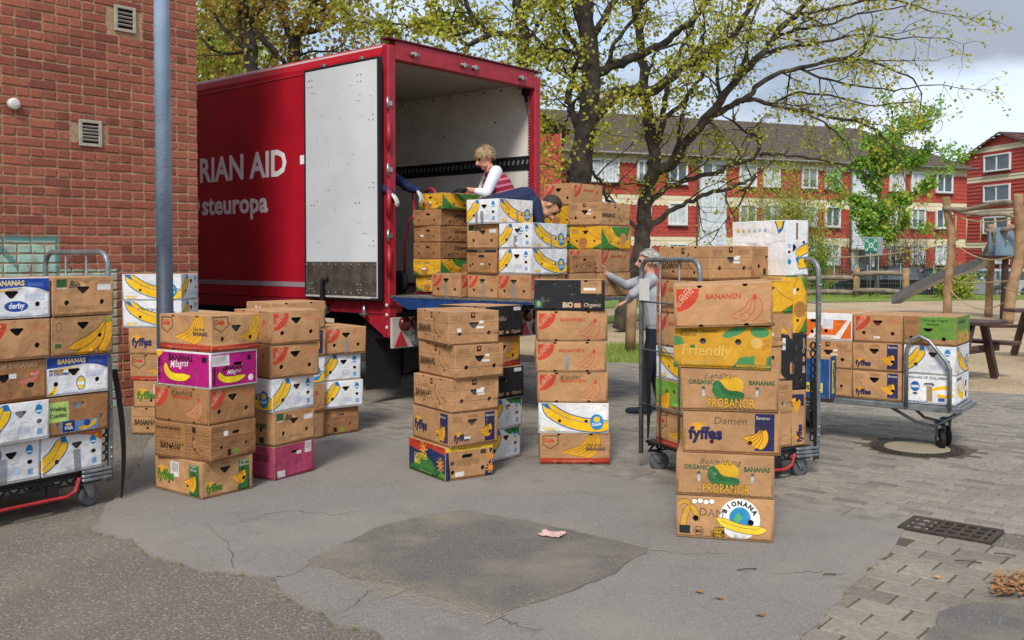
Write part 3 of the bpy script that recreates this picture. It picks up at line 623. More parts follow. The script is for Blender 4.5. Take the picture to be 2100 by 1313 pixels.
# tail lift
PV_ = 1.92
lf_ = add('tail_lift', None, tk) if False else None
mb = MB(); mb.box((TWD / 2, -PV_ / 2 - .02, FL - .006), (TWD - .06, PV_ - .06, .012), None, .002); dk = mb.build('tail_lift_deck', M_DECK, tk)
for u in (.0, TWD - .05):
    mb = MB(); mb.prism([T3(u, -.04, FL - .014), T3(u, -PV_, FL - .014), T3(u, -PV_, FL - .032), T3(u, -1.15, FL - .06), T3(u, -.75, FL - .10), T3(u, -.28, FL - .135), T3(u, -.06, FL - .03)], (.05, 0, 0)); mb.build('tail_lift_side', M_BLUE, dk)
    mb = MB(); mb.bar((u + .01, -.03, FL - .004), (u + .01, -PV_, FL - .004), .03, .018); mb.build('tail_lift_edge', M_GALV, dk)
mb = MB(); mb.prism([T3(.05, -.06, FL - .016), T3(.05, -PV_, FL - .016), T3(.05, -PV_, FL - .03), T3(.05, -.3, FL - .09)], (TWD - .1, 0, 0)); mb.build('tail_lift_underside', M_CHAS, dk)
mb = MB(); mb.bar((.0, -PV_ - .005, FL - .018), (TWD, -PV_ - .005, FL - .018), .02, .03); mb.build('tail_lift_lip', M_GALV, dk)
# ================================================================ printed cardboard boxes
def cardboard():
    m = bpy.data.materials.new('printed_cardboard'); m.use_nodes = True; t = m.node_tree; n = t.nodes; b = n['Principled BSDF']
    b.inputs['Roughness'].default_value = .78; b.inputs['Specular IOR Level'].default_value = .25
    at = n.new('ShaderNodeAttribute'); at.attribute_name = 'Col'
    co = n.new('ShaderNodeTexCoord'); oi = n.new('ShaderNodeObjectInfo')
    vm = n.new('ShaderNodeVectorMath'); vm.operation = 'ADD'; t.links.new(co.outputs['Object'], vm.inputs[0])
    mu = n.new('ShaderNodeVectorMath'); mu.operation = 'SCALE'; mu.inputs['Scale'].default_value = 9.0
    t.links.new(oi.outputs['Location'], mu.inputs[0]); t.links.new(mu.outputs[0], vm.inputs[1])
    n1 = n.new('ShaderNodeTexNoise'); n1.inputs['Scale'].default_value = 5; n1.inputs['Detail'].default_value = 6; n1.inputs['Roughness'].default_value = .65
    n2 = n.new('ShaderNodeTexNoise'); n2.inputs['Scale'].default_value = 34; n2.inputs['Detail'].default_value = 5; n2.inputs['Roughness'].default_value = .7
    t.links.new(vm.outputs[0], n1.inputs['Vector']); t.links.new(vm.outputs[0], n2.inputs['Vector'])
    m1 = n.new('ShaderNodeMapRange'); m1.inputs['From Min'].default_value = .3; m1.inputs['From Max'].default_value = .7; m1.inputs['To Min'].default_value = .80; m1.inputs['To Max'].default_value = 1.07
    t.links.new(n1.outputs['Fac'], m1.inputs['Value'])
    m2 = n.new('ShaderNodeMapRange'); m2.inputs['From Min'].default_value = .3; m2.inputs['From Max'].default_value = .7; m2.inputs['To Min'].default_value = .91; m2.inputs['To Max'].default_value = 1.06
    t.links.new(n2.outputs['Fac'], m2.inputs['Value'])
    mm = n.new('ShaderNodeMath'); mm.operation = 'MULTIPLY'; t.links.new(m1.outputs[0], mm.inputs[0]); t.links.new(m2.outputs[0], mm.inputs[1])
    mo = n.new('ShaderNodeMapRange'); mo.inputs['To Min'].default_value = .88; mo.inputs['To Max'].default_value = 1.08; t.links.new(oi.outputs['Random'], mo.inputs['Value'])
    m3 = n.new('ShaderNodeMath'); m3.operation = 'MULTIPLY'; t.links.new(mm.outputs[0], m3.inputs[0]); t.links.new(mo.outputs[0], m3.inputs[1])
    hv = n.new('ShaderNodeHueSaturation'); t.links.new(at.outputs['Color'], hv.inputs['Color']); t.links.new(m3.outputs[0], hv.inputs['Value'])
    n4 = n.new('ShaderNodeTexNoise'); n4.inputs['Scale'].default_value = 16; n4.inputs['Detail'].default_value = 8; n4.inputs['Roughness'].default_value = .75; t.links.new(vm.outputs[0], n4.inputs['Vector'])
    mw = n.new('ShaderNodeMapRange'); mw.inputs['From Min'].default_value = .60; mw.inputs['From Max'].default_value = .70; mw.inputs['To Max'].default_value = .45; t.links.new(n4.outputs['Fac'], mw.inputs['Value'])
    wm = n.new('ShaderNodeMix'); wm.data_type = 'RGBA'; wm.inputs['B'].default_value = hx('BFA07C'); t.links.new(mw.outputs[0], wm.inputs['Factor']); t.links.new(hv.outputs[0], wm.inputs['A'])
    t.links.new(wm.outputs['Result'], b.inputs['Base Color'])
    wv = n.new('ShaderNodeTexNoise'); wv.inputs['Scale'].default_value = 9; wv.inputs['Detail'].default_value = 4
    bp = n.new('ShaderNodeBump'); bp.inputs['Strength'].default_value = .5; bp.inputs['Distance'].default_value = .03
    t.links.new(vm.outputs[0], wv.inputs['Vector']); t.links.new(wv.outputs['Fac'], bp.inputs['Height']); t.links.new(bp.outputs[0], b.inputs['Normal'])
    return m
CARD = cardboard()
KR, KD, WH, RED, DK, NAVY = 'B58A60', 'A3764D', 'E2E4E6', 'C0452F', '2B2623', '2A2C55'
YEL, YO, BLU, GRN, ORG = 'F2BE1A', 'E8A828', '1E6FAE', '2F6B3A', 'E07A2A'
class Face:
    def __init__(s, w, h, base): s.w, s.h, s.base = w, h, base; s.sh = []; s.holes = []; s.tx = []; s.rs = random.Random(int(w * 10) + len(base))
    def P(s, pts, c): s.sh.append((pts, c)); return s
    def rect(s, x, y, w, h, c): return s.P([(x, y), (x + w, y), (x + w, y + h), (x, y + h)], c)
    def ell(s, x, y, rx, ry, c, n=18, rot=0):
        cr, sr = math.cos(rot), math.sin(rot)
        return s.P([(x + rx * math.cos(a) * cr - ry * math.sin(a) * sr, y + rx * math.cos(a) * sr + ry * math.sin(a) * cr) for a in [2 * math.pi * i / n for i in range(n)]], c)
    def line(s, pts, w, c):
        for (x0, y0), (x1, y1) in zip(pts, pts[1:]):
            l = math.hypot(x1 - x0, y1 - y0) or 1; ux, uy = (x1 - x0) / l * w / 2, (y1 - y0) / l * w / 2
            s.P([(x0 - ux * .7 + uy, y0 - uy * .7 - ux), (x1 + ux * .7 + uy, y1 + uy * .7 - ux), (x1 + ux * .7 - uy, y1 + uy * .7 + ux), (x0 - ux * .7 - uy, y0 - uy * .7 + ux)], c)
        return s
    def curve(s, p0, p1, p2, n=9): return [((1 - t) ** 2 * p0[0] + 2 * t * (1 - t) * p1[0] + t * t * p2[0], (1 - t) ** 2 * p0[1] + 2 * t * (1 - t) * p1[1] + t * t * p2[1]) for t in [i / n for i in range(n + 1)]]
    def ban(s, p0, p1, p2, w, c, oc=None, ow=.5, tip=None):
        """one banana along a bent spine: fat in the middle, blunt at both ends"""
        sp = s.curve(p0, p1, p2, 12)
        def outl(k):
            a, b = [], []
            for i, (x, y) in enumerate(sp):
                x0, y0 = sp[max(i - 1, 0)]; x1, y1 = sp[min(i + 1, 12)]; l = math.hypot(x1 - x0, y1 - y0) or 1
                t = i / 12; r = w / 2 * min(1, .28 + 1.5 * math.sin(math.pi * min(1, max(0, t))) ** .8) + k
                a.append((x - (y1 - y0) / l * r, y + (x1 - x0) / l * r)); b.append((x + (y1 - y0) / l * r, y - (x1 - x0) / l * r))
            return a + b[::-1]
        if oc: s.P(outl(ow), oc)
        s.P(outl(0), c)
        if tip:
            x, y = sp[-1]; s.ell(x, y, w * .3, w * .3, tip, 8)
        return s
    def bunch(s, x, y, k, c, oc, ow=.35, n=4, flip=1):
        """a hand of bananas hanging from a stem at x, y"""
        for i in range(n):
            a = R(208 + 52 * i / (n - 1)); ex, ey = x + flip * k * math.cos(a), y + k * math.sin(a); px_, py_ = -(ey - y), ex - x
            s.ban((x, y), ((x + ex) / 2 + flip * .42 * px_ * flip, (y + ey) / 2 + .42 * py_), (ex, ey), k * .24, c, oc, ow)
        return s.P([(x - k * .08, y - k * .1), (x + k * .1, y - k * .1), (x + k * .08, y + k * .14), (x - k * .06, y + k * .14)], oc)
    def T(s, t, x, y, size, c, bold=.02, sx=1.0, rot=0.0, shear=0.0, al='L', fit=None): s.tx.append((t, x, y, size, c, bold, sx, rot, shear, al, fit)); return s
    def fine(s, x, y, w, n, c, lh=.75):
        for i in range(n):
            xx = x
            while xx < x + w - .5:
                l = s.rs.uniform(.5, 2.2); l = min(l, x + w - xx); s.rect(xx, y - i * lh, l, lh * .42, c); xx += l + .35
            if s.rs.random() < .25: pass
        return s
    def heart(s, x, y, w=8.0, h=4.6):
        s.holes.append([(x - w / 2, y + h * .25), (x - w * .42, y + h * .48), (x + w * .42, y + h * .48), (x + w / 2, y + h * .25), (x + w * .12, y - h * .46), (x - w * .12, y - h * .46)]); return s
    def slot(s, x, y, w=8.0, h=2.6):
        if h > w:
            r = w / 2; s.holes.append([(x + r * math.cos(a), y + sg * (h / 2 - r) + r * math.sin(a)) for sg, a0 in ((1, 0), (-1, math.pi)) for a in [a0 + math.pi * i / 5 for i in range(6)]]); return s
        r = h / 2; s.holes.append([(x + sg * (w / 2 - r) + r * math.cos(a), y + r * math.sin(a)) for sg, a0 in ((1, -math.pi / 2), (-1, math.pi / 2)) for a in [a0 + math.pi * i / 5 for i in range(6)]]); return s
    def hole(s, x, y, r=1.6): s.holes.append([(x + r * math.cos(2 * math.pi * i / 12), y + r * math.sin(2 * math.pi * i / 12)) for i in range(12)]); return s
    def notch(s, x, top=True, r=1.5):
        y0 = s.h - .3 if top else .3; sg = -1 if top else 1
        s.holes.append([(x + r * math.cos(math.pi * i / 8), y0 + sg * r * math.sin(math.pi * i / 8)) for i in range(9)]); return s
    def std_long(s):
        for x in (.27, .73): s.notch(s.w * x, True); s.notch(s.w * x, False)
        return s
    def std_short(s, hy=.7, kind='h'):
        (s.heart if kind == 'h' else s.slot)(s.w * .5, s.h * hy); s.hole(s.w * .22, s.h * .34); s.hole(s.w * .8, s.h * .34); return s
def clip(pts, x0, y0, x1, y1):
    for ax, lim, sg in ((0, x0, 1), (0, x1, -1), (1, y0, 1), (1, y1, -1)):
        out_ = []
        for i in range(len(pts)):
            p, q = pts[i], pts[(i + 1) % len(pts)]; a, b = sg * (p[ax] - lim), sg * (q[ax] - lim)
            if a >= 0: out_.append(p)
            if (a > 0 > b) or (a < 0 < b): t = a / (a - b); out_.append((p[0] + (q[0] - p[0]) * t, p[1] + (q[1] - p[1]) * t))
        pts = out_
        if len(pts) < 3: return []
    return pts
def face_mesh(mb, fc, xf):
    """cut the printed outlines and the openings into one panel and add it to mb; xf maps (x cm, y cm, out cm) to a point"""
    E_ = .3
    rb_ = random.Random(len(fc.sh) * 7 + len(fc.tx)); am, ph = rb_.choice((-.45, .35, .5, .6, -.3)), rb_.uniform(0, 6); x_f = xf
    lip = 1.15 if fc.h < 30 else 0
    fc.bulge = lambda x, y: (-.4 if y < lip - .02 else 0) + math.sin(math.pi * min(1, max(0, x / fc.w))) * math.sin(math.pi * min(1, max(0, y / fc.h))) * (am + .22 * math.sin(x * .33 + ph) + .18 * math.sin(y * .5 + ph * 2))
    def xf(x, y, o): return x_f(x, y, o + fc.bulge(x, y))
    polys = [([(E_, E_), (fc.w - E_, E_), (fc.w - E_, fc.h - E_), (E_, fc.h - E_)], fc.base)] + fc.sh + ([([(E_, lip - .07), (fc.w - E_, lip - .07), (fc.w - E_, lip), (E_, lip)], fc.base if fc.base != WH else 'C9B89C')] if lip else [])
    nh = len(polys); polys = polys + [(h, None) for h in fc.holes]
    vs_, fs_ = [], []
    for pi_, (pts, c) in enumerate(polys):
        E2 = E_ if pi_ == 0 else E_ + .03 + .0021 * pi_
        q = clip(pts, E2, E2, fc.w - E2, fc.h - E2)
        if len(q) < 3: fs_.append(None); continue
        qq = [q[0]]
        for p in q[1:]:
            if math.hypot(p[0] - qq[-1][0], p[1] - qq[-1][1]) > .02: qq.append(p)
        if len(qq) > 2 and math.hypot(qq[0][0] - qq[-1][0], qq[0][1] - qq[-1][1]) < .02: qq.pop()
        a = sum(qq[i][0] * qq[(i + 1) % len(qq)][1] - qq[(i + 1) % len(qq)][0] * qq[i][1] for i in range(len(qq)))
        if abs(a) < .01 or len(qq) < 3: fs_.append(None); continue
        if a < 0: qq = qq[::-1]
        k = len(vs_); vs_ += [Vector(p) for p in qq]; fs_.append(list(range(k, k + len(qq))))
    vs_ += [Vector((fc.w * (i + .5) / 13 + .013 * j, fc.h * (j + .5) / 6 + .017 * i)) for i in range(13) for j in range(6)]
    ids = [i for i, f in enumerate(fs_) if f]
    r = geometry.delaunay_2d_cdt(vs_, [], [fs_[i] for i in ids], 1, 1e-4, True)
    k = len(mb.v); mb.v += [tuple(xf(p.x, p.y, 0)) for p in r[0]]
    for f, of in zip(r[2], r[5]):
        if not of: continue
        top = max(ids[i] for i in of)
        if top >= nh: continue
        mb.curc = hx(polys[top][1]); mb.face([k + i for i in f], True)
    rim = hx('96704A')
    for h in fc.holes:
        h = [(min(max(x, E_), fc.w - E_), min(max(y, E_), fc.h - E_)) for x, y in h]; a = sum(h[i][0] * h[(i + 1) % len(h)][1] - h[(i + 1) % len(h)][0] * h[i][1] for i in range(len(h)))
        if a < 0: h = h[::-1]
        mb.curc = rim
        for i in range(len(h)):
            p, q = h[i], h[(i + 1) % len(h)]; mb.poly([xf(p[0], p[1], 0), xf(p[0], p[1], -.9), xf(q[0], q[1], -.9), xf(q[0], q[1], 0)])
    for ti, (t, x, y, size, c, bold, sx, rot, shear, al, fit) in enumerate(fc.tx):
        v, f, w = text_tris(t, bold); k_ = size / .7
        if fit: sx = fit / (w * k_)
        off = {'L': 0, 'C': -w * k_ * sx / 2, 'R': -w * k_ * sx}[al]; cr, sr = math.cos(rot), math.sin(rot); k = len(mb.v)
        for p in v:
            a, b = p[0] * k_ * sx + off + p[1] * k_ * shear, p[1] * k_; mb.v.append(tuple(xf(x + a * cr - b * sr, y + a * sr + b * cr, .13 + .02 * ti)))
        mb.curc = hx(c)
        for q in f: mb.face([k + i for i in q])
LL, WW, HH = 53.0, 40.0, 23.6
DES = {}; DESF = {}
def design(name, base, lf, sf, top=None, h=HH, l=LL, w=WW, tf=None):
    fl, fs = Face(l, h, base), Face(w, h, base); lf(fl); sf(fs)
    mb = MB(); hx_, hy_ = l / 2, w / 2; S = .01
    face_mesh(mb, fl, lambda x, y, o: Vector((x - hx_, -hy_ - o, y)) * S)
    face_mesh(mb, fl, lambda x, y, o: Vector((hx_ - x, hy_ + o, y)) * S)
    face_mesh(mb, fs, lambda x, y, o: Vector((hx_ + o, x - hy_, y)) * S)
    face_mesh(mb, fs, lambda x, y, o: Vector((-hx_ - o, hy_ - x, y)) * S)
    e = .3; mb.curc = hx(top or (base if base in (KR, KD) else KR)); tc_ = mb.curc
    if tf:
        ft_ = Face(l, w, base); tf(ft_); face_mesh(mb, ft_, lambda x, y, o: Vector((x - hx_, y - hy_, h + o)) * S); mb.curc = tc_
    else: mb.poly([Vector(p) * S for p in ((-hx_ + e, -hy_ + e, h), (hx_ - e, -hy_ + e, h), (hx_ - e, hy_ - e, h), (-hx_ + e, hy_ - e, h))])
    mb.poly([Vector(p) * S for p in ((-hx_ + e, hy_ - e, 0), (hx_ - e, hy_ - e, 0), (hx_ - e, -hy_ + e, 0), (-hx_ + e, -hy_ + e, 0))])
    mb.curc = hx('8A6642')
    if not tf: mb.poly([Vector(p) * S for p in ((-hx_ + e, -.25, h + .05), (hx_ - e, -.25, h + .05), (hx_ - e, .25, h + .05), (-hx_ + e, .25, h + .05))])
    mb.curc = tuple(a * .8 + .05 for a in hx(base)[:3]) + (1,)
    C8 = [(-hx_ + e, -hy_), (hx_ - e, -hy_), (hx_, -hy_ + e), (hx_, hy_ - e), (hx_ - e, hy_), (-hx_ + e, hy_), (-hx_, hy_ - e), (-hx_, -hy_ + e)]
    for i in (1, 3, 5, 7):
        p, q = C8[i], C8[(i + 1) % 8]; mb.poly([Vector((p[0], p[1], e)) * S, Vector((q[0], q[1], e)) * S, Vector((q[0], q[1], h - e)) * S, Vector((p[0], p[1], h - e)) * S])
    I4 = [(-hx_ + e, -hy_ + e), (hx_ - e, -hy_ + e), (hx_ - e, hy_ - e), (-hx_ + e, hy_ - e)]
    for i in (0, 2, 4, 6):
        p, q = C8[i], C8[i + 1]; a, b = I4[i // 2], I4[(i // 2 + 1) % 4]
        for z0, z1 in ((h - e, h), (e, 0)): mb.poly([Vector((p[0], p[1], z0)) * S, Vector((q[0], q[1], z0)) * S, Vector((b[0], b[1], z1)) * S, Vector((a[0], a[1], z1)) * S])
    for i in range(4):
        a = I4[i]; p, q = C8[(2 * i - 1) % 8], C8[2 * i]
        for z0, z1 in ((h - e, h), (e, 0)): mb.poly([Vector((p[0], p[1], z0)) * S, Vector((q[0], q[1], z0)) * S, Vector((a[0], a[1], z1)) * S])
    me = mb.mesh('banana_box', CARD); DES[name] = (me, l * S, w * S, h * S); DESF[name] = (fl, fs)
# ---- the designs, drawn in centimetres
def sector(f, x, y, r, c=RED):
    f.P([(x, y), (x + r, y)] + [(x + r * math.cos(-a), y + r * math.sin(-a)) for a in [R(90) * i / 8 for i in range(1, 9)]], c)
    f.T('GUT&', x + r * .20, y - r * .50, r * .19, 'D9A184', .02, .95, R(45)).T('GÜNSTIG', x + r * .08, y - r * .82, r * .19, 'D9A184', .02, .85, R(45))
def red_bananas(f, x, y, k, base=KR):
    f.ban((x + k * .1, y + k * .5), (x - k * .2, y - k * .42), (x - k * 1.15, y - k * .52), k * .34, base, RED, .42)
    f.ban((x + k * .18, y + k * .5), (x + k * .18, y - k * .55), (x - k * .7, y - k * .62), k * .36, base, RED, .42)
    f.ban((x + k * .25, y + k * .5), (x + k * .62, y - k * .35), (x - k * .2, y - k * .72), k * .36, base, RED, .42)
    f.rect(x + k * .08, y + k * .42, k * .2, k * .3, RED)
def gg(hand=None):
    def lf(f):
        sector(f, 1.6, 21.6, 12.5); f.T('BANANEN', 17.5, 15.6, 2.7, RED, .012, 1.05); red_bananas(f, 42, 10.5, 9.5); f.fine(45, 2.4, 5, 1, RED)
        if hand: f.T(hand, 17, 17.5, 3.8, '55453A', -.006, 1.1, R(4), .35)
        f.std_long()
    def sf(f):
        sector(f, 2.2, 21.8, 12.0); f.fine(27, 20, 10.5, 6, 'C0674A').fine(2.5, 3, 9, 2, 'C0674A').fine(22, 2.6, 9, 1, 'C0674A'); f.std_short()
    return lf, sf
def chq(f_extra=None, green=False, hand=None):
    def lf(f):
        B = '2C6E9E'
        f.ban((4, 23), (20, 3), (57, 6.5), 9.5, YEL, B, .9); f.line(f.curve((8, 20), (24, 6), (52, 8.5)), .5, B)
        f.P([(1, 23.3), (7, 23.3), (10, 18), (6, 19.5)], B); f.ell(44, 9, 5.2, 6.2, '2B86BF'); f.ell(44, 11, 2.4, 2.2, YEL); f.T('Chiquita', 44, 6.4, 2.0, 'EEF2F4', .02, .75, R(8), 0, 'C')
        f.rect(3, 3.4, 10, 1.0, 'E8C43A').rect(4, 2.0, 9, .9, 'E8C43A'); f.fine(48, 21.6, 3, 1, B)
        if hand: f.T(hand, 14, 15.5, 3.4, '4A4A50', -.006, 1.2, R(-4), .3)
        for x in (16, 36): f.hole(x, 9.5, 1.3)
    def sf(f):
        B = '2C6E9E'
        f.ban((14, 22.3), (10.5, 9), (-8, 3.5), 8, YEL, B, .8); f.line(f.curve((12.5, 20), (9, 10), (0, 5)), .5, B); f.P([(12, 19.5), (16, 19.5), (15.6, 23.2), (12.5, 23.2)], BLU)
        f.ell(33.5, 18.5, 2.2, 3.0, '2B86BF'); f.rect(31.9, 16.9, 3.2, .9, 'E6EEF4'); f.rect(32.3, 3.5, 3.2, 3.6, '7FA9D8'); f.fine(20.5, 9.2, 8, 6, '9DBBE2', .85).fine(22, 11.4, 5, 1, '8F98A6')
        if green: f.P([(20, 23.3), (39, 23.3), (39, 15), (35, 20), (27, 18.6), (22, 21.5)], '2E7A3E').P([(28, 23), (33, 23), (35, 19)], '1D5A2C')
        if f_extra: f_extra(f)
        f.heart(22.5, 16.5, 7, 4.2); f.slot(33.6, 11.2, 3.4, 2.6); f.hole(9.5, 8.2, 1.5)
    return lf, sf
def orange_corner(f): f.P([(22, 23.3), (39.7, 23.3), (39.7, 17), (34, 21)], 'DE6A2C'); f.ell(36, 21, 1.4, 1.0, 'F0B030')
def snack(f): f.T('best', 23.5, 18.4, 1.9, BLU, .03).T('snack', 23.5, 15.6, 1.9, BLU, .03).T('ever', 23.5, 13.0, 1.9, BLU, .03)
def dole():
    def bb(f, x, k):
        for i in range(5): f.ban((x + k * (.70 + .07 * i), 23.2), (x + k * (.42 + .17 * i), 9.5 - i * .9), (x - k * (.62 - .25 * i), 8.6 - i * .75), k * .19, 'D9A02A', '5A4322', .25)
    def logo(f, x, y, k):
        f.P([(x, y + k), (x + 2.2 * k, y + k), (x + 2.3 * k, y - .2 * k), (x + 1.1 * k, y - 1.0 * k), (x, y - .35 * k)], '4A3322'); f.P([(x + .12 * k, y + .88 * k), (x + 2.08 * k, y + .88 * k), (x + 2.16 * k, y - .14 * k), (x + 1.1 * k, y - .88 * k), (x + .12 * k, y - .28 * k)], KR)
        f.T('Dole', x + .25 * k, y + .05 * k, k * .62, RED, .04, .8)
    def lf(f):
        f.rect(0, 0, 53, 4.4, 'B4402E').T('Making The World A Healthier Place', 10, 1.5, 1.3, 'D98A70', 0.01, 1.1, 0, .25)
        bb(f, 27, 17); logo(f, 2.0, 16.5, 5.4); f.T('Class Extra', 35, 13.6, 2.1, '3D3550', 0, .85, 0, .25).T('BANANAS', 35, 10.2, 2.6, '3D3550', .03, .85); f.std_long()
    def sf(f):
        f.rect(0, 0, 40, 4.0, 'B4402E').T('Making The World A Healthier Place', 5, 1.2, 1.2, 'D98A70', .01, .95, 0, .25); bb(f, 29, 10); logo(f, 2, 17.5, 5.2); f.fine(4, 9.6, 8, 4, 'A5522F'); f.std_short(.62)
    return lf, sf
def fyf(P=NAVY, letter=NAVY, org=False, hand=None):
    def panel(f, x, w, k):
        f.rect(x, 2.2 if not org else .6, w, 20.6, P); f.T('Bananas' if not org else 'Organic', x + .8, 19.6, 1.9, 'D8D2C4', 0, .85)
        if org: f.T('Bananas', x + .8, 17.0, 1.9, 'D8D2C4', 0, .85)
        f.bunch(x + w * .42, 14.6, k, YO, '3A2C1C', .28, 5)
    def word(f, x, y, k): f.ell(x + k * 1.0, y + k * .9, k * .95, k * .85, 'E0A030').T('fyffes', x, y, k * 1.25, letter, .05, .95)
    def lf(f):
        word(f, 3.0, 8.0, 5.2); panel(f, 39, 10.5, 11.5)
        if hand: f.T(hand, 17, 16.4, 4.0, '6A5A4C', -.008, 1.1, 0, .2)
        if org:
            f.rect(18, 11, 9.4, 10, 'D6D6D2')
            for i in range(9): f.rect(19 + i * .82, 14, (.2, .5, .3)[i % 3], 6, '2A2A2E')
        f.hole(15.8, 6.3, 1.2).hole(36.5, 6.4, 1.3)
    def sf(f):
        word(f, 2.6, 4.2, 3.6); panel(f, 28.5, 8.5, 9.4); f.fine(2.5, 21, 7, 6, '7A5C40').heart(18, 16.5).hole(33, 8.5, 1.4); f.rect(14.5, 20, 8, 2, KD)
    return lf, sf
def wood(short=False, inv=False, dark=False):
    W = '6B4630' if not dark else '57351F'
    def grain(f):
        rs = random.Random(int(f.w) + short)
        y = 1.2
        while y < f.h - 1:
            x = 0
            pts = [(x_ * f.w / 7, y + rs.uniform(-.35, .35)) for x_ in range(8)]; f.line(pts, rs.uniform(.12, .3), W); y += rs.uniform(.8, 1.7)
    def lf(f):
        grain(f)
        if inv:
            f.T('BANANAS', 42, 12.8, 3.2, DK, .03, .95, math.pi); f.bunch(13, 5.0, -9, KD, DK, .3, 3)
        else:
            f.T('ORGANIC·BANANAS', 1.5, 18.6, 2.1, '33241A', .02, .9).T('BANANAS', 6, 6.0, 4.2, '2B2019', .02, .82); bunch_line(f, 36, 13.5, 10, KD); f.rect(36, 18, 3, 4, '2B2019')
        for x in (15, 26, 38): f.hole(x, f.h * .3, 1.2)
    def sf(f):
        grain(f); f.fine(2.5, f.h - 2.5, 9, 4, '5A3A26'); f.slot(22, f.h * .72, 6.5, 2.2)
        if not inv: f.rect(14, 2.2, 3.4, 4.4, '2B2019').rect(20, 2.2, 4.6, 3.6, '7C9A3A')
        f.hole(9, f.h * .36, 1.2).hole(31, f.h * .36, 1.2)
    return lf, sf
def bunch_line(f, x, y, k, base, c='33261D', n=3):
    for i in range(n): f.ban((x + .3 * i, y), (x + .1 * k + .05 * i * k, y - k * (.95 - .14 * i)), (x + k * (1.15 - .06 * i), y - k * (.92 - .22 * (2 - i) * .6)), k * .26, base, c, .22)
    f.rect(x - .3, y - .5, 1.1, 2.4, c)
def fair(hand=None):
    def pl(f):
        for y in (7.9, 15.7): f.line([(0, y), (f.w, y)], .25, '5A402C')
        f.line([(0, .6), (f.w, .6)], .3, '5A402C')
    def lf(f):
        pl(f); f.T('BANANAS', 3, 8.7, 4.3, '352820', .035, .78); bunch_line(f, 31, 17, 12, KR); f.rect(24, 18, 3.2, 4.2, '33261D').ell(25.8, 20.4, .9, .9, KR, 8)
        if hand: f.T(hand, 7, 14.8, 3.6, '9A6A55', -.004, 1.1, R(3), .3)
        f.hole(15, 5.5, 1.2).hole(37, 5.0, 1.2).notch(14).notch(38)
    def sf(f):
        pl(f); f.fine(2.5, 20.5, 9, 6, '6E5038').fine(27, 20.5, 9.5, 5, '6E5038'); f.rect(17.6, 18.8, 3.6, 4, '33261D').ell(19.6, 21.2, 1, 1, KR, 8); f.std_short(.58)
        f.rect(24.5, 15.0, 3.4, 1.8, 'DCDCD8').rect(22, 11.4, 6, 1.5, 'DCDCD8')
    return lf, sf
def mil():
    M_ = 'B01877'
    def lf(f):
        f.rect(1.2, 1.2, 50.6, 21.2, M_); f.P([(.5, 23), (8, 23), (.5, 17)], YEL); f.T('BANANAS', 13, 17.2, 4.3, '2A1020', .03, .85); f.ban((9.5, 15), (9, 2.5), (34, 7.5), 5, 'F4D22A', '241018', .4)
        f.T('Milagros', 15, 12.2, 4.6, 'F2E6EC', .01, .8, R(6), .3).T('ORGANIC', 4.2, 3.5, 3.0, '2A1020', .02, .85, R(90)); f.rect(45, 17, 4.6, 3.6, '2A1020'); f.slot(40, 10, 1.0, 6)
    def sf(f):
        f.rect(1, 1.2, 38, 21.2, M_); f.rect(1.4, 14.5, 14, 7, 'D8D4D6').fine(2, 20.6, 12, 7, '8A8488'); f.T('BANANAS', 10, 11.6, 2.9, '2A1020', .03, .8); f.ban((7, 10.5), (8, 2), (29, 6.4), 4, 'F4D22A', '241018', .35)
        f.T('Milagros', 13.5, 8.4, 2.9, 'F2E6EC', .01, .8, R(5), .3).T('ORGANIC', 4, 2.2, 2.4, '2A1020', .02, .8, R(90)); f.ell(34, 4.8, 2.2, 2.2, 'DCE6EC').rect(31, 16.6, 3.6, 3.4, '2A1020').slot(22.5, 15, 8, 2.2).slot(35, 11, .9, 5).slot(6.2, 11, .9, 4)
    return lf, sf
def pink():
    P_ = 'B4476A'
    def lf(f): f.rect(.6, .6, 52, 22.4, P_).T('DELICIOUS', 20, 13, 4.5, '5A2438', .01, .9); f.slot(44, 13, 1, 4)
    def sf(f): f.rect(.6, .6, 38.8, 22.4, P_).fine(13, 14, 15, 7, '7E2C48').rect(30.6, 15, 6.4, 8.2, 'DCD8D4').fine(31.4, 21.6, 5, 6, '6A6468').rect(3, 1, 8, 5, 'DCD8D4'); f.slot(21, 17.5, 8, 2).slot(7, 11, 1, 3.4).slot(35, 11, 1, 3.4)
    for i in range(0): pass
    return lf, sf
def edeka():
    def lf(f): f.T('Bananen', 24, 12, 5, '2F4A2C', .03, .9).rect(38, 1.5, 5, 4.2, '3A332A').fine(4, 18, 12, 4, '7A5C40'); f.hole(14, 8).hole(40, 11)
    def sf(f): f.rect(2.4, 17.4, 6.6, 5.0, '34603A').rect(2.4, 16.4, 6.6, .9, 'C8BFA8').T('Bio', 10.4, 17.2, 4.2, '3A4A30', .01, .9, 0, .3); f.fine(3, 6, 7, 5, '7A5C40').fine(14, 5.5, 13, 3, '6A5A3C').fine(30, 21, 8, 2, '7A5C40'); f.rect(29, 15.4, 9, 3.4, 'D8DAD8'); f.std_short(.66)
    return lf, sf
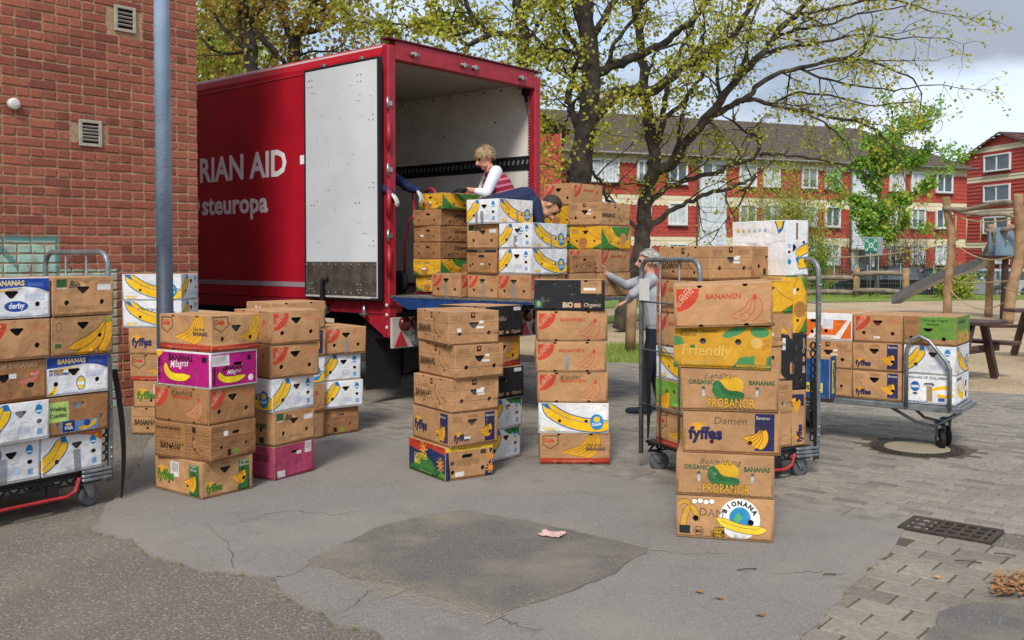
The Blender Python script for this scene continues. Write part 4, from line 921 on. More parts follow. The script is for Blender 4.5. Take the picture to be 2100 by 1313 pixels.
def black():
    B = '26272A'
    def lf(f): f.T('BiO', 21.5, 2.4, 4.0, 'C9AE90', .04, .85).rect(30, 2.3, 5, 3.4, 'B58A66').T('Organic', 37, 3.0, 3.0, 'C9B496', 0, .95, 0, .25).rect(.8, 2, 5.6, 6, '3A5A6A').ell(3.4, 5, 1.5, 2.2, '7FB04A'); f.rect(35, 13.2, 15.4, 10, 'B0895F').fine(37, 21, 11, 5, '8A6844').rect(37, 15.5, 9, 2.0, 'D8D6D0'); f.std_long()
    def sf(f): f.rect(29, 19.6, 8.4, 2.8, 'CDD3D8').T('BiO', 12, 2, 2.6, 'C9AE90', .04, .85).rect(20, 2.2, 3.4, 2, 'B58A66').T('Organic', 26, 2.4, 2.6, 'C9B496', 0, .9, 0, .25); f.slot(16, 14, 9, 3.8).hole(8, 6, 1.3)
    return lf, sf
def derby(prod=False):
    B = '2A4AA0'
    def lf(f): f.P([(0, 23.6), (53, 23.6), (53, 13), (40, 17), (0, 17)], B).P([(0, 17), (30, 17), (6, 11)], YEL).T('BANANAS', 8, 18.6, 3.2, 'F0D060', .04).ell(25, 7.5, 8, 3.5, B); f.std_long()
    def sf(f):
        f.P([(0, 23.6), (40, 23.6), (40, 14.8), (33, 17.4), (25, 18.4), (0, 16.8)], B).P([(2.5, 15.8), (26, 18), (12, 15.8), (7, 12.8)], YEL); f.T('BANANAS', 7, 19.2, 2.9, 'F0D890', .04, .95).fine(27, 20.2, 9, 3, '6E88C8')
        if prod: f.ell(22, 6.6, 3.0, 4.6, B).ell(22, 6.6, 2.5, 4.0, 'E2C24A').rect(19.8, 5.6, 4.4, 1.8, 'DDE4EA').T('PRODUCE', 1.6, 14.6, 1.5, '3A4A80', .03, .9).T('OF COLOMBIA', 1.6, 12.6, 1.5, '3A4A80', .03, .9)
        else: f.ell(20, 7.0, 7.0, 3.2, B).T('derby', 20, 5.9, 3.2, 'E6EAF0', .03, .85, 0, .1, 'C')
        f.ban((5, 6), (6, 2.5), (1, 1), 2.4, YEL).fine(25, 13.2, 12, 5, '8C9CC8').fine(10, 2.2, 20, 2, '8C9CC8').rect(31, 2.4, 7, .2, '9AA8C8').rect(31, 5, 7, .2, '9AA8C8'); f.heart(17.5, 13.8, 8, 4.6).hole(6, 7.2, 1.5).hole(32.5, 8, 1.5)
    return lf, sf
def kban():
    def lf(f): f.T('BANANAS', 20, 12, 4, '5A4A2A', .02).std_long()
    def sf(f):
        GO = '4A5A22'; f.ban((36.5, 20.5), (31, 9), (11, 4.6), 5.2, YO, GO, .5); f.ban((37, 20.5), (33, 4), (15, .6), 4.6, YO, GO, .5); f.ban((37.2, 21), (39, 8), (30, .5), 5.0, YO, GO, .5); f.rect(35.6, 19, 2.8, 3.8, '8FA03A')
        f.ell(4.6, 18, 2.0, 2.6, GO).ell(4.6, 17.8, 1.6, 2.1, KR).rect(2, 5, 4, 2.6, '3A6A34').fine(2, 11, 6, 4, '7A5C40').fine(16, 22, 14, 2, '7A6A3A'); f.heart(20, 18, 8, 4.6).hole(31, 11.4, 1.3)
    return lf, sf
def prem():
    def lf(f): f.T('PREMIUM BANANAS', 8, 12, 4, 'D0A080', .03).std_long()
    def sf(f): f.T('PREMIUM BANANAS', 1.5, 19.6, 2.7, 'CFA68A', .03, .95).ell(33, 14, 3.4, 3.4, 'BF5A48').ban((35, 17), (33, 10), (23, 11), 2.6, 'C9806A', 'BF5A48', .3).fine(12, 6.5, 8, 5, '7A4A30').rect(26, 2, 5, 4, '8A6848').T('Main', 30.6, 14.6, 1.4, 'DDB8A8', .02); f.heart(15, 14, 9, 5.0).slot(30.5, 8.8, 4.6, 3.2)
    return lf, sf
def weil():
    def lf(f): f.T('BANANAS', 20, 12, 4, '5A4A2A', .02).std_long()
    def sf(f): f.rect(8.5, 1.6, 24, 6.6, '6F97C4').rect(9.4, 2.0, 7.6, 6.8, '21397E').T('FAIR', 10.8, 3.4, 2.0, 'E0E4EA', .05, .9).ell(13.2, 6.6, 2.0, .8, 'E8C44A').ban((31, 7.6), (29, 3), (20, 3.2), 2.6, YEL).ell(25.4, 6, 2.4, 2, '2A4A90').rect(1, 8.8, 12.4, 12, 'B5D678').T('Weiling', 1.6, 15.6, 2.4, '2A332A', .015, .95).T('Coesfeld', 1.6, 11.6, 2.4, '2A332A', .015, .85); f.heart(19.5, 17.4, 8.6, 4.4).hole(6, 6.6, 1.4).hole(34.6, 9, 1.5)
    return lf, sf
def lat():
    N_, G_, R_ = '24365E', '2F6A34', 'B93A28'
    def suns(f, x, y, k):
        for i in range(9): a = 2 * math.pi * i / 9; f.ell(x + k * 1.35 * math.cos(a), y + k * 1.35 * math.sin(a), k * .55, k * .18, 'E8A62E', 8, a)
        f.ell(x, y, k, k, 'D8682A').ell(x, y, k * .7, k * .7, 'F0B93A').ell(x, y, k * .4, k * .4, 'D8682A')
    def lf(f): f.rect(0, 0, 53, 23.6, N_).P([(0, 23.6), (53, 23.6), (53, 18.4), (30, 20), (12, 16), (0, 17.5)], R_).P([(0, 0), (53, 0), (53, 4.5), (40, 7.5), (26, 9.5), (12, 7), (0, 4)], G_).P([(8, 5), (14, 13), (24, 15.5), (34, 10), (36, 4)], '3E7A38'); suns(f, 21, 18.2, 3.4); suns(f, 46, 10.5, 3.0); f.T('LATITUD', 8.4, 10.6, 3.4, 'E8C84A', .04, .95).T('BIO', 8.4, 6.4, 3.6, 'E8C84A', .04, 1.0).P([(40, 0), (53, 0), (53, 4), (47, 6)], '5E8A38').T('Organic Fairtrade Bananas', 16, 2.2, 1.3, 'C8B060', .0, .9, R(-2), .2)
    def sf(f): f.rect(.4, 20.3, 39, 2.9, 'E2BE3A').T('Product of Ecuador', 11, 21.0, 1.7, '6A3A2A', 0, 1, 0, .25).P([(33, .4), (39.4, .4), (39.4, 20.0), (36.4, 20.0), (36.8, 12), (33.4, 6)], N_); suns(f, 38, 14, 2.2); suns(f, 37.6, 5.6, 2.2); f.P([(.4, .4), (4, .4), (2.6, 20.0), (.4, 20.0)], N_).fine(9, 13.4, 19, 6, '7A5C40').ell(5.8, 12, 1.6, 1.6, '5A4430').rect(8, 2.4, 7.4, 3.2, 'D8D6D0').rect(29, 16.6, 4.6, 3, '4A3A2A'); f.slot(18, 16.2, 9, 2.8).hole(6, 5.6).hole(31, 6.4)
    return lf, sf
def prob():
    def lf(f):
        g = '35603C'; f.T('ORGANIC', 4.4, 15.0, 2.5, g, .03, .85).T('BANANAS', 37, 15.0, 2.5, g, .03, .85); f.ell(27.4, 14.4, 6.8, 5.4, 'D9A92A', 20); f.ban((19.6, 17), (21, 6), (34.6, 9.4), 5.4, '2F6B3F', '1F4A2C', .25); f.ban((19.4, 15.5), (19, 5), (32, 7.6), 4.6, '3A7A46', '1F4A2C', .2)
        f.T('PROBANOR', 14.6, 2.2, 5.2, '7A4A1E', .05, 1, 0, 0, 'L', 25.6).T('PROBANOR', 14.8, 2.3, 5.0, 'DDAA3C', .012, 1, 0, 0, 'L', 25.2); f.slot(12.5, 11, 1.9, 6).slot(41.5, 11, 1.9, 6)
    def sf(f): f.fine(8, 12, 20, 6, '7A5C40').slot(20, 16)
    return lf, sf
def prob_hand(word, rot=0):
    l0, s0 = prob()
    def lf(f): l0(f); f.T(word, 13, 18.2, 3.0, '6A5644', -.008, 1.2, rot, .3)
    return lf, s0
def bion():
    def lf(f):
        f.ell(34.6, 12, 11, 11.2, 'E4E6E4', 26); f.ell(34.8, 12.6, 5.8, 6.2, '2F86B4', 20).P([(31, 12), (34, 16), (36, 13.5), (33.5, 9.5)], '4FA86A').ban((22.4, 11.4), (36, 4.6), (48.6, 6.8), 4.6, 'E9C83A', '4A3A1E', .3).line(f.curve((25, 10.4), (36, 6), (46, 7.4)), .25, '4A3A1E')
        for i, ch in enumerate('BIONANA'):
            a = R(150 - i * 20); f.T(ch, 34.6 + 8.0 * math.cos(a), 11.7 + 8.0 * math.sin(a), 2.5, '2A2A2E', .05, .95, a - R(90), 0, 'C')
        f.ban((7.5, 18.5), (3, 10), (4, 3.6), 3.2, 'C8963A', '3A2A18', .25).ban((7.5, 18.5), (12, 15), (11.5, 9), 2.8, 'C8963A', '3A2A18', .25).ban((8, 19), (3, 22), (1.6, 18), 2.4, 'C8963A', '3A2A18', .25)
        for i in range(4): f.ell(10 + i * 3.2, 20.4 + .5 * (i % 2), 1.8, 1.6, '3A332C', 12).ell(10 + i * 3.2, 20.4 + .5 * (i % 2), 1.55, 1.35, 'DAD8D0', 12)
        f.T('DAM', 13, 13, 4.4, '6A5644', -.008, 1.0, R(-3)).rect(1.8, 2.2, 6, 4.6, '26282A').P([(9.4, 4), (11, 1.6), (14, 1.6), (15.6, 4), (14, 6.6), (11, 6.6)], '3A2A20').P([(9.8, 4), (11.2, 2), (13.8, 2), (15.2, 4), (13.8, 6.2), (11.2, 6.2)], KR).T('BIO', 12.5, 3.3, 1.7, '3A2A20', .04, .9, 0, 0, 'C')
        f.P([(20.4, 1.0), (26.6, 1.4), (26.4, 7.4), (20.8, 7.0)], '3A2A1A').T('GOOD', 20.8, 5.3, 1.4, 'D9A92A', .04, .95).T('FIBES', 20.8, 3.4, 1.4, 'D9A92A', .04, .95).T('ONLY', 21.0, 1.5, 1.4, 'D9A92A', .04, .95); f.hole(10.8, 11, 1.7).hole(40.6, 10.4, 1.7)
    def sf(f): f.fine(8, 12, 20, 6, '7A5C40').slot(20, 16)
    return lf, sf
def fri():
    Y_ = 'CF9A2C'
    def lf(f): f.ell(33, 20.6, 7, 2.4, '4E8F5A', 16, .4).ell(46.5, 20.6, 5, 3, '4E8F5A', 16, -.1).P([(0, 18), (4, 17), (6, 13.5), (1, 12), (0, 13)], '4E8F5A').P([(32, .4), (36, 6.5), (44, 7.6), (44, .4)], '4E8F5A').P([(50, .4), (50.5, 7), (53, 8), (53, .4)], '4E8F5A').P([(0, 0), (3, .6), (0, 6)], '4E8F5A'); f.T('CERTIFIED ORGANIC', 3.6, 19.8, 1.6, '7A5A1A', .02, .95).T('EC-BIO-140', 3.6, 17.8, 1.4, '7A5A1A', .02, .9).T('Friendly', 4.5, 7, 6.2, 'DDB45C', .01, .95, 0, .1).T('bananas', 5, 2.2, 3.4, 'DDB45C', .01, 1.1).rect(33.5, .8, 16.5, 2.0, '8E7A2C').T('PRODUCT OF ECUADOR', 34.2, 1.2, 1.2, 'E0B84A', .02, .95).ell(45, 14.6, 3.2, 2.9, 'D8B060', 16).ell(10.4, 11.6, 1.4, 1.4, '3E7A3A'); [f.line([(52, 17 - i * 1.2), (48, 15.4 - i * 1.2)], .4, 'B06A2A') for i in range(5)]; f.hole(16, 15, 1.7).hole(35, 15, 1.7)
    def sf(f): f.P([(0, 0), (12, 8), (20, 0)], '4E8F5A').fine(10, 12, 18, 5, '8A6A1A').slot(20, 16.6)
    return lf, sf
def trop():
    def lf(f): f.rect(0, 0, 53, 23.6, '6FA23A').rect(0, 0, 53, 6, KR); f.bunch(14, 16, 13, YO, '5A3A1A', .3, 5); f.P([(30, 3), (46, 1.4), (46, 13), (40, 16), (33, 15)], '3A4A2A').P([(31, 4), (45, 2.4), (45, 12.6), (40, 15), (33.6, 14)], 'C9A05A').ell(39, 10.5, 4, 3.4, 'E8B83A').T('Tropy', 32.4, 5.4, 4.2, '3A4A2A', .03, .8); f.hole(22, 16).hole(48, 18)
    def sf(f): f.rect(0, 8, 40, 15.6, '6FA23A').std_short()
    return lf, sf
def oro():
    O_ = 'DB6B25'
    def lf(f): f.rect(1, 2, 51, 21, O_).P([(10, 2), (30, 23), (36, 23), (18, 2)], 'E4E0DA').std_long()
    def sf(f): f.rect(.8, 2, 38.4, 16, O_).P([(2, 2), (14, 18), (18, 18), (7, 2)], 'E4E0DA').P([(24, 2), (36, 18), (39, 18), (30, 2)], 'E4E0DA').rect(15, 10, 9, 9, 'D6D8DC').fine(15.6, 18, 8, 8, '8A90A8').rect(14, .8, 12, 4, 'DCDAD6'); f.slot(8, 16.6, 7.5, 2.8).hole(18, 8.2).hole(6, 7)
    return lf, sf
def ftg():
    G_ = '6B9440'
    def lf(f): f.rect(0, 8, 53, 15.6, G_).rect(0, 0, 53, 8, KR); [f.ban((8 + i * 5, 12), (7 + i * 5, 4), (11 + i * 5, 1.5), 2.8, 'D9A83A', '5A4A1E', .25) for i in range(8)]; f.T('Fairtrade Organic', 8, 18, 3, '2F5A2A', .02, .9).hole(14, 6).hole(38, 6)
    def sf(f): f.rect(12.6, 5, 27.4, 18.6, G_).rect(0, 5, 12.6, 18.6, KD).T('Fairtrade Organic', 15, 19.4, 2.3, '2F5228', .02, .82).T('BANANAS', 18.5, 16.6, 1.4, '2F5228', .02, 1).fine(2, 20, 9, 5, '6A4A30').fine(28, 14, 9, 4, '557A34').T('Bio', 13.4, 4.0, 3.6, '3A4A1E', .02, .9); f.heart(19, 12.4, 8, 3.2).hole(31, 5.5, 1.6).hole(6, 6, 1.4)
    return lf, sf
def colb():
    def lf(f): f.T('BANANAS', 4, 19, 3, '6A7284', .03).ban((10, 18), (12, 4), (36, 6), 6, YEL).ban((30, 20), (34, 8), (50, 6), 5, YEL).rect(38, 3, 7, 14, '2C5FA8').rect(39, 8, 5, 4, 'DCE2EA')
    def sf(f): f.T('BANANAS OF COLOMBIA', 2, 20.4, 2.2, '6A7284', .03, .9).T('PREMIUM QUALITY', 1.5, .9, 1.6, '4A5FA0', .03, .9).ban((3, 14), (5, 8), (0, 10), 2.6, YEL).ban((22, 11), (30, 16), (38, 12.5), 2.8, YEL).ban((26, 8), (34, 5), (39, 9), 2.8, YEL).ell(9.4, 14, 3.6, 4.2, '2C5FA8').rect(6.4, 13, 6, 2, 'DCE2EA').rect(27, 2.6, 5, 3, '2C5FA8').rect(18, 2.2, 4.6, 13, 'A58A6C'); f.slot(20, 15.8, 8, 3).slot(9.4, 8.2, 3.6, 2.2)
    return lf, sf
def yel():
    G_ = '3E7A34'
    def lf(f):
        h = f.h; f.rect(0, 0, f.w, h, G_).P([(0, h), (16, h), (24, h * .62), (40, h * .35), (53, h * .5), (53, 0), (34, h * .02), (14, h * .25), (4, h * .7)], 'D9A426').line(f.curve((4, h * .8), (18, h * .3), (42, h * .12)), .35, '5A4A1E').P([(44, h * .5), (53, h), (53, h * .4)], KR).ell(38, h * .46, 5.4, h * .27, 'C98A4A').ell(38, h * .46, 4.6, h * .22, 'B8854E').fine(34.5, h * .5, 7, 2, '6A4A2A'); f.hole(16, h * .32, 1.3).hole(30, h * .28, 1.3).notch(14).notch(38)
    def sf(f):
        h = f.h; f.rect(0, 0, f.w, h, 'D9A426').P([(0, h * .3), (12, 0), (0, 0)], G_).P([(28, 0), (40, 0), (40, h * .28)], G_).line(f.curve((18, h), (30, h * .5), (40, h * .4)), .4, '5A4A1E').line(f.curve((0, h * .5), (8, h * .1), (22, 0)), .4, '5A4A1E').rect(3, h * .66, 8, h * .24, 'B9873A').ell(17, h * .28, 6, h * .22, 'A8743E').fine(12.5, h * .3, 9, 2, '6A4A2A'); f.heart(20, h * .72, 7, h * .17).hole(9, h * .36, 1.3).hole(31, h * .36, 1.3)
    return lf, sf
def plain(strip=False):
    def lf(f): f.fine(6, 14, 14, 5, '7A5238').std_long()
    def sf(f):
        if strip: f.rect(0, 20.4, 40, 3.2, '2B2724').T('BANANAS', 20, 21.2, 1.5, '8A7A60', .03, 1, 0, 0, 'C')
        f.fine(3, 19, 8, 4, '7A4A30').rect(19, 8.6, 4.4, 1.8, 'D8D6D0').rect(4, 6, 3, 3, '6A4A30').fine(24, 7, 8, 4, '6A4A30'); f.slot(20, 16.6, 8, 3).hole(9, 9, 1.4).hole(31, 9, 1.4)
    return lf, sf
def gdk():
    def lf(f): f.T('BANANAS', 12, 10, 5, DK, .02).std_long()
    def sf(f): f.rect(20, .5, 19.6, 22.6, '2A4630').ell(30, 11.8, 8, 10, '6F9A5A', 20).ell(30, 11.8, 7.4, 9.4, '2A4630', 20).ell(30.5, 19, 4.2, 2.0, 'B9482E').ban((31, 17), (33, 11), (28, 6), 4.4, 'E2BE3A').rect(22, 6.4, 16, 3.4, 'B8643E').fine(23, 7.6, 13, 2, 'D8C4A4').fine(2, 21, 14, 7, '7A5C40').rect(13, 3, 3.6, 4.6, '33261D'); f.slot(19, 15.6, 8, 2.2).hole(8, 9, 1.6)
    return lf, sf
def cali():
    def lf(f): f.T('BANANA', 14, 13, 5, 'D8CFC0', .04).std_long()
    def sf(f):
        f.ell(20, 9, 7.5, 6, '2B2320', 20)
        for i, ch in enumerate('BANANA'): a = R(160 - i * 28); f.T(ch, 20 + 10.5 * math.cos(a), 9 + 9.5 * math.sin(a), 3.0, 'D8CFC0', .05, 1, a - R(90), 0, 'C')
        f.ban((29, 20), (30, 10), (36, 7), 2.6, 'D8B43A', '4A3A1A', .25).rect(31, 18, 7, 3, 'A87848').rect(32, 12, 5, 4.4, 'D4DADF')
    return lf, sf
def chside_top(f):
    for i, c in enumerate(('D9B64A', 'C9B45A', 'A9B4C0', 'B4BCC4', '9FB4CC', '8FB0D0')): f.ell(6 + i * 5.4, 33, 1.5, 1.5, c, 10)
    f.line([(.5, 25), (52.5, 25)], .25, 'B9BEC2').line([(40, 25), (40, 39.5)], .25, 'B9BEC2').P([(42, 39.6), (52, 39.6), (50, 33), (46, 30)], '2C6E9E').P([(43.5, 39.6), (50, 39.6), (48.6, 35), (46, 33)], YEL).fine(6, 18, 22, 3, 'A8B4C4')
def chiq_side():        # white box with two standing bananas on its small end
    def lf(f): f.fine(6, 9, 30, 1, '8FA8C8'); [f.ell(7 + i * 6, 12, 1.6, 1.6, ['E0B83A', 'B9BFC8', 'A8C0DA'][i % 3], 10) for i in range(6)]; f.ban((44, 23), (47, 10), (56, 12), 5, YEL, '2C6E9E', .7)
    def sf(f): f.ban((8, 12), (9, 6), (10, -2), 7, YEL, '2C6E9E', .8).ban((14, 12), (20, 6), (20, -2), 6, YEL, '2C6E9E', .8).P([(7, 10), (15, 10), (12, 13.5)], BLU).ell(10, 20, 2, 2, '2B86BF').rect(20, 18.4, 3, 3.2, '9DBBE2').rect(26, 11, 12, 2.2, '8C6A48'); f.slot(17, 20, 2, 3).heart(20, 14.6, 6, 4).hole(24, 5, 1.3)
    return lf, sf
for nm, base, fn in (('gg', KR, gg()), ('ggk', KR, gg('Kinder')), ('ggl', KD, gg('Kleidung')), ('chq', WH, chq()), ('chqh', WH, chq(None, False, 'Herren')), ('chqo', WH, chq(orange_corner)), ('chqg', WH, chq(None, True)), ('chqs', WH, chq(snack)),
                     ('dole', KR, dole()), ('fyf', KR, fyf()), ('fyfd', KR, fyf(hand='Damen')), ('fyg', KR, fyf(GRN, '3F7A2A', True)), ('wood', KD, wood(dark=True)), ('fair', KR, fair()), ('fairk', KR, fair('Kinder')), ('mil', WH, mil()), ('pink', 'A8764E', pink()),
                     ('edeka', KR, edeka()), ('black', '26272A', black()), ('derby', WH, derby()), ('derbyp', WH, derby(True)), ('kban', KR, kban()), ('prem', KD, prem()), ('weil', KD, weil()), ('lat', KR, lat()), ('prob', KR, prob_hand('Bekleidung')), ('probb', KR, prob_hand('Behälter')), ('bion', KR, bion()), ('fri', 'CF9A2C', fri()),
                     ('trop', KR, trop()), ('oro', WH, oro()), ('ftg', KR, ftg()), ('colb', WH, colb()), ('yel', KR, yel()), ('plain', KR, plain()), ('strip', KD, plain(True)), ('gdk', KR, gdk()), ('cali', KR, cali()), ('chside', WH, chiq_side())):
    design(nm, base, fn[0], fn[1], WH if nm == 'chside' else None, tf=chside_top if nm == 'chside' else None)
design('syn', KD, *wood(True, True), h=17.2); design('yels', KR, *yel(), h=17.2); design('woods', KD, *wood(True, True), h=18.5)
def prak_l(f): f.rect(.4, .4, 39, 33, '1F4E8C').rect(4, 5, 30, 8, 'D9D24A').T('Prakfilter', 5.4, 7.2, 4.6, '23304A', .03, .95)
def prak_s(f): f.rect(.4, .4, 16.2, 35, '1F4E8C').P([(5, 4), (12, 4), (12, 32), (5, 32)], 'D9D24A').T('Prakfilter', 7.2, 30, 4.4, '23304A', .03, .95, R(-90))
design('prak', KR, prak_l, prak_s, h=36, l=40, w=17)
DESC = dict(gg='kraft box with red corner logo and red bananas', ggk='kraft box with red corner logo, handwritten Kinder', ggl='kraft box with red corner logo, handwritten Kleidung', chq='white box with large blue-outlined yellow banana', chqh='white yellow-banana box, handwritten Herren',
            chqo='white yellow-banana box with orange corner', chqg='white yellow-banana box with green leaves', chqs='white yellow-banana box with blue slogan', dole='kraft box with yellow bananas and red bottom band', fyf='kraft box with navy panel and yellow banana bunch', fyfd='kraft box with navy panel, handwritten Damen',
            fyg='kraft box with green panel and yellow banana bunch', wood='brown box printed with dark wood grain', fair='kraft box with printed plank lines and BANANAS', fairk='kraft plank-line BANANAS box with faint handwriting', mil='magenta box with white edges and yellow banana', pink='pink printed box with white stickers',
            edeka='kraft box with dark green square and Bio script', black='black box with BiO lettering', derby='white box with blue oval and blue top band', derbyp='white blue-topped box with Colombia print', kban='kraft box with green-outlined yellow bananas', prem='brown box with pale PREMIUM BANANAS print', weil='brown box with light green note and blue strip', lat='colourful box with suns and green hills',
            prob='kraft box with green and yellow bananas, handwritten Bekleidung', probb='kraft box with green and yellow bananas, handwritten Behälter', bion='kraft box with white round BIONANA emblem', fri='mustard yellow box with green leaves', trop='green and kraft box with yellow bananas', oro='orange and white box',
            ftg='green-topped kraft box with Fairtrade Organic print', colb='white box with BANANAS OF COLOMBIA print', yel='yellow and green jungle-print box', plain='plain kraft box with small white sticker', strip='kraft box with black top strip', gdk='kraft box with dark green oval panel', cali='kraft box with arched BANANA lettering',
            chside='white box turned on its end', syn='low wood-grain box with upside-down BANANAS', yels='low yellow and green jungle-print box', woods='low wood-grain box', prak='narrow blue and yellow filter carton')
CONT = [mat('cloth_' + n, c, .9, .35, 14, .6, 40) for n, c in (('dark', '1D1D22'), ('black', '121214'), ('white', 'C9C9CC'), ('red', '6E2028'), ('grey', '5A5A60'), ('brown', '3A2B22'))]
CM = {}
def contents(key, k):
    me, l, w, h = DES[key]
    if (l, w, h, k) not in CM:
        mb = MB(); mb.box((0, 0, h / 2), (l - .03, w - .03, h - .03)); CM[(l, w, h, k)] = mb.mesh('contents', CONT[k])
    return CM[(l, w, h, k)]
BOXES = []
rb = random.Random(3)
def put(key, x, y, z, rz, label, tilt=(0, 0), cat='box', group='cardboard banana boxes'):
    """a box with the middle of its bottom at x, y, z"""
    o = add('banana_box' if key != 'prak' else 'filter_carton', DES[key][0]); o.location = (x, y, z); o.rotation_euler = (tilt[0] + R(rb.uniform(-.35, .35)), tilt[1] + R(rb.uniform(-.35, .35)), rz + R(rb.uniform(-1, 1)))
    tag(o, label, cat, group if key != 'prak' else None)
    c = add('contents', contents(key, rb.choice((0, 0, 1, 1, 2, 3, 4, 5))), o); BOXES.append(o); return o
def corner(key, px, y, a, mode='LS', z=0.0, label='', tilt=(0, 0)):
    """a box by the picture column and distance of its near upright edge; a = bearing of the right-hand face; LS: long face left, short face right"""
    me, l, w, h = DES[key]; cx = Vector((XD(px, y), y)); a = R(a)
    if mode == 'LS': th = a - R(90); loc = Vector((l / 2, -w / 2))
    else: th = a; loc = Vector((-l / 2, -w / 2))
    off = Vector((loc.x * math.cos(th) - loc.y * math.sin(th), loc.x * math.sin(th) + loc.y * math.cos(th)))
    c = cx - off; return put(key, c.x, c.y, z, th, label, tilt)
ORD = ['bottom', 'second up', 'third up', 'fourth up', 'fifth up', 'sixth up']
def solve_a(key, px, y, ends, mode):
    """bearing of the right-hand face that puts the two outer edges at the given picture columns"""
    me, l, w, h = DES[key]; c = Vector((XD(px, y), y)); Lr, Ll = (w, l) if mode == 'LS' else (l, w); best = None
    for k in range(5, 86):
        a = R(k); e = 0
        for q, tgt, wt in ((c + Vector((math.cos(a), math.sin(a))) * Lr, ends[1], 1), (c + Vector((-math.sin(a), math.cos(a))) * Ll, ends[0], 1)):
            if tgt: e += (1050 + F * q.x / q.y - tgt) ** 2
        if best is None or e < best[0]: best = (e, k)
    return best[1]
def stack(items, y, where, mode='LS', z0=0.004, sc=1.0):
    z = z0; n = len(items)
    for i, it in enumerate(items):
        key, px, a = it[:3]; dy = it[3] if len(it) > 3 else 0; t = it[4] if len(it) > 4 else (0, 0)
        if isinstance(a, tuple): a = solve_a(key, px, y + dy, a, mode)
        o = corner(key, px, y + dy, a, mode, z, f"{DESC[key]}, {'top' if i == n - 1 else ORD[i]} {where}", t)
        o.scale = (1, 1, sc); z += DES[key][3] * sc + .0015 + (it[5] if len(it) > 5 else 0)
    return z
# ================================================================ box stacks on the ground
stack([('fyg', 411, (317, 509)), ('wood', 431, (316, 516)), ('ggl', 423, (318, 514)), ('mil', 430, (318, 527)), ('dole', 430, (328, 529))], 6.25, 'of the magenta-box stack', z0=.013)
stack([('pink', 561, (0, 642)), ('edeka', 559, (0, 643)), ('chq', 557, (0, 643)), ('gg', 553, (0, 653)), ('gg', 556, (479, 657))], 6.78, 'of the pink-based stack', z0=.013)
stack([('plain', 552, 45), ('gg', 556, 45), ('chq', 554, 45), ('fyf', 557, 45), ('cali', 556, 45)], 8.05, 'of stack behind pink-based one', 'SL', z0=.013)
stack([('wood', 652, (0, 734)), ('chq', 659, (0, 743)), ('chq', 656, (0, 739)), ('gg', 666, (0, 750))], 8.45, 'of stack by truck wheels', z0=.013)
stack([('fair', 266, -4), ('fyg', 271, -3), ('dole', 265, -3), ('fyf', 262, -4), ('chqh', 250, -3), ('chq', 250, -3)], 8.63, 'of stack against brick wall', 'SL')
stack([('lat', 912, (841, 1005)), ('fyf', 923, (849, 1014)), ('fairk', 923, (851, 1015)), ('fair', 934, (861, 1027)), ('fair', 920, (857, 1017))], 6.75, 'of the suns-box stack', z0=.013)
stack([('chqg', 998, (0, 1067)), ('chqg', 1001, (0, 1070)), ('black', 1001, (0, 1075)), ('dole', 996, (0, 1066), .02), ('black', 1000, (0, 1072))], 7.33, 'of stack behind suns box', z0=.018)
stack([('dole', 1107, -1), ('chq', 1105, -1.5), ('ggk', 1103, 0), ('gg', 1099, -1), ('gg', 1101, -.5), ('black', 1096, -2)], 7.33, 'of the black-topped stack', 'SL', z0=.018, sc=.975)
stack([('bion', 1390, -13), ('prob', 1388, -13), ('fyfd', 1403, -10), ('probb', 1397, -11), ('fri', 1382, -11, 0, (0, R(.6))), ('gg', 1385, -10, -.04, (R(1.5), R(-2.6)), .0)], 5.42, 'of the BIONANA-based stack', 'SL', z0=.013)
# ================================================================ tape, stickers
M_TAPE = mat('grey_tape', '8A8D92', .35, .15, 20, .3, 60)
def tape(o, face, x, y, w, h, m=None, name='tape', tilt=0):
    """a flat strip stuck on a box; face: 's' short end (+x), 'l' long side (-y), 'S' short end (-x)"""
    me, l, w_, hh = DES[[k for k, v in DES.items() if v[0] == o.data][0]]
    fl_, fs_ = DESF[[k for k, v in DES.items() if v[0] == o.data][0]]; fc = fl_ if face == 'l' else fs_; half = fc.w / 200
    mb = MB(); n_ = 6; hq = [[None] * 3 for _ in range(n_ + 1)]
    for i in range(n_ + 1):
        for j in range(3):
            a, b = x + (j - 1) * w / 2 + tilt * i / n_, y + h * i / n_; q = .0016 + .01 * fc.bulge((a + half) * 100, b * 100)
            hq[i][j] = {'s': (l / 2 + q, a, b), 'S': (-l / 2 - q, -a, b), 'l': (a, -w_ / 2 - q, b)}[face]
    for i in range(n_):
        for j in range(2): mb.poly([hq[i][j], hq[i][j + 1], hq[i + 1][j + 1], hq[i + 1][j]])
    return mb.build(name, m or M_TAPE, o, False)
def find(txt): return [o for o in BOXES if txt in o['label']][0]
tape(find('red corner logo and red bananas, top of stack by truck'), 's', .0, .0, .03, .125)
tape(find('fourth up of the black-topped'), 'l', -.03, .02, .03, .11, tilt=.006)
M_STK = mat('paper_sticker', 'D6D6D2', .7, .06, 30); M_INK = mat('print_ink', '2A2A2E', .8, .1)
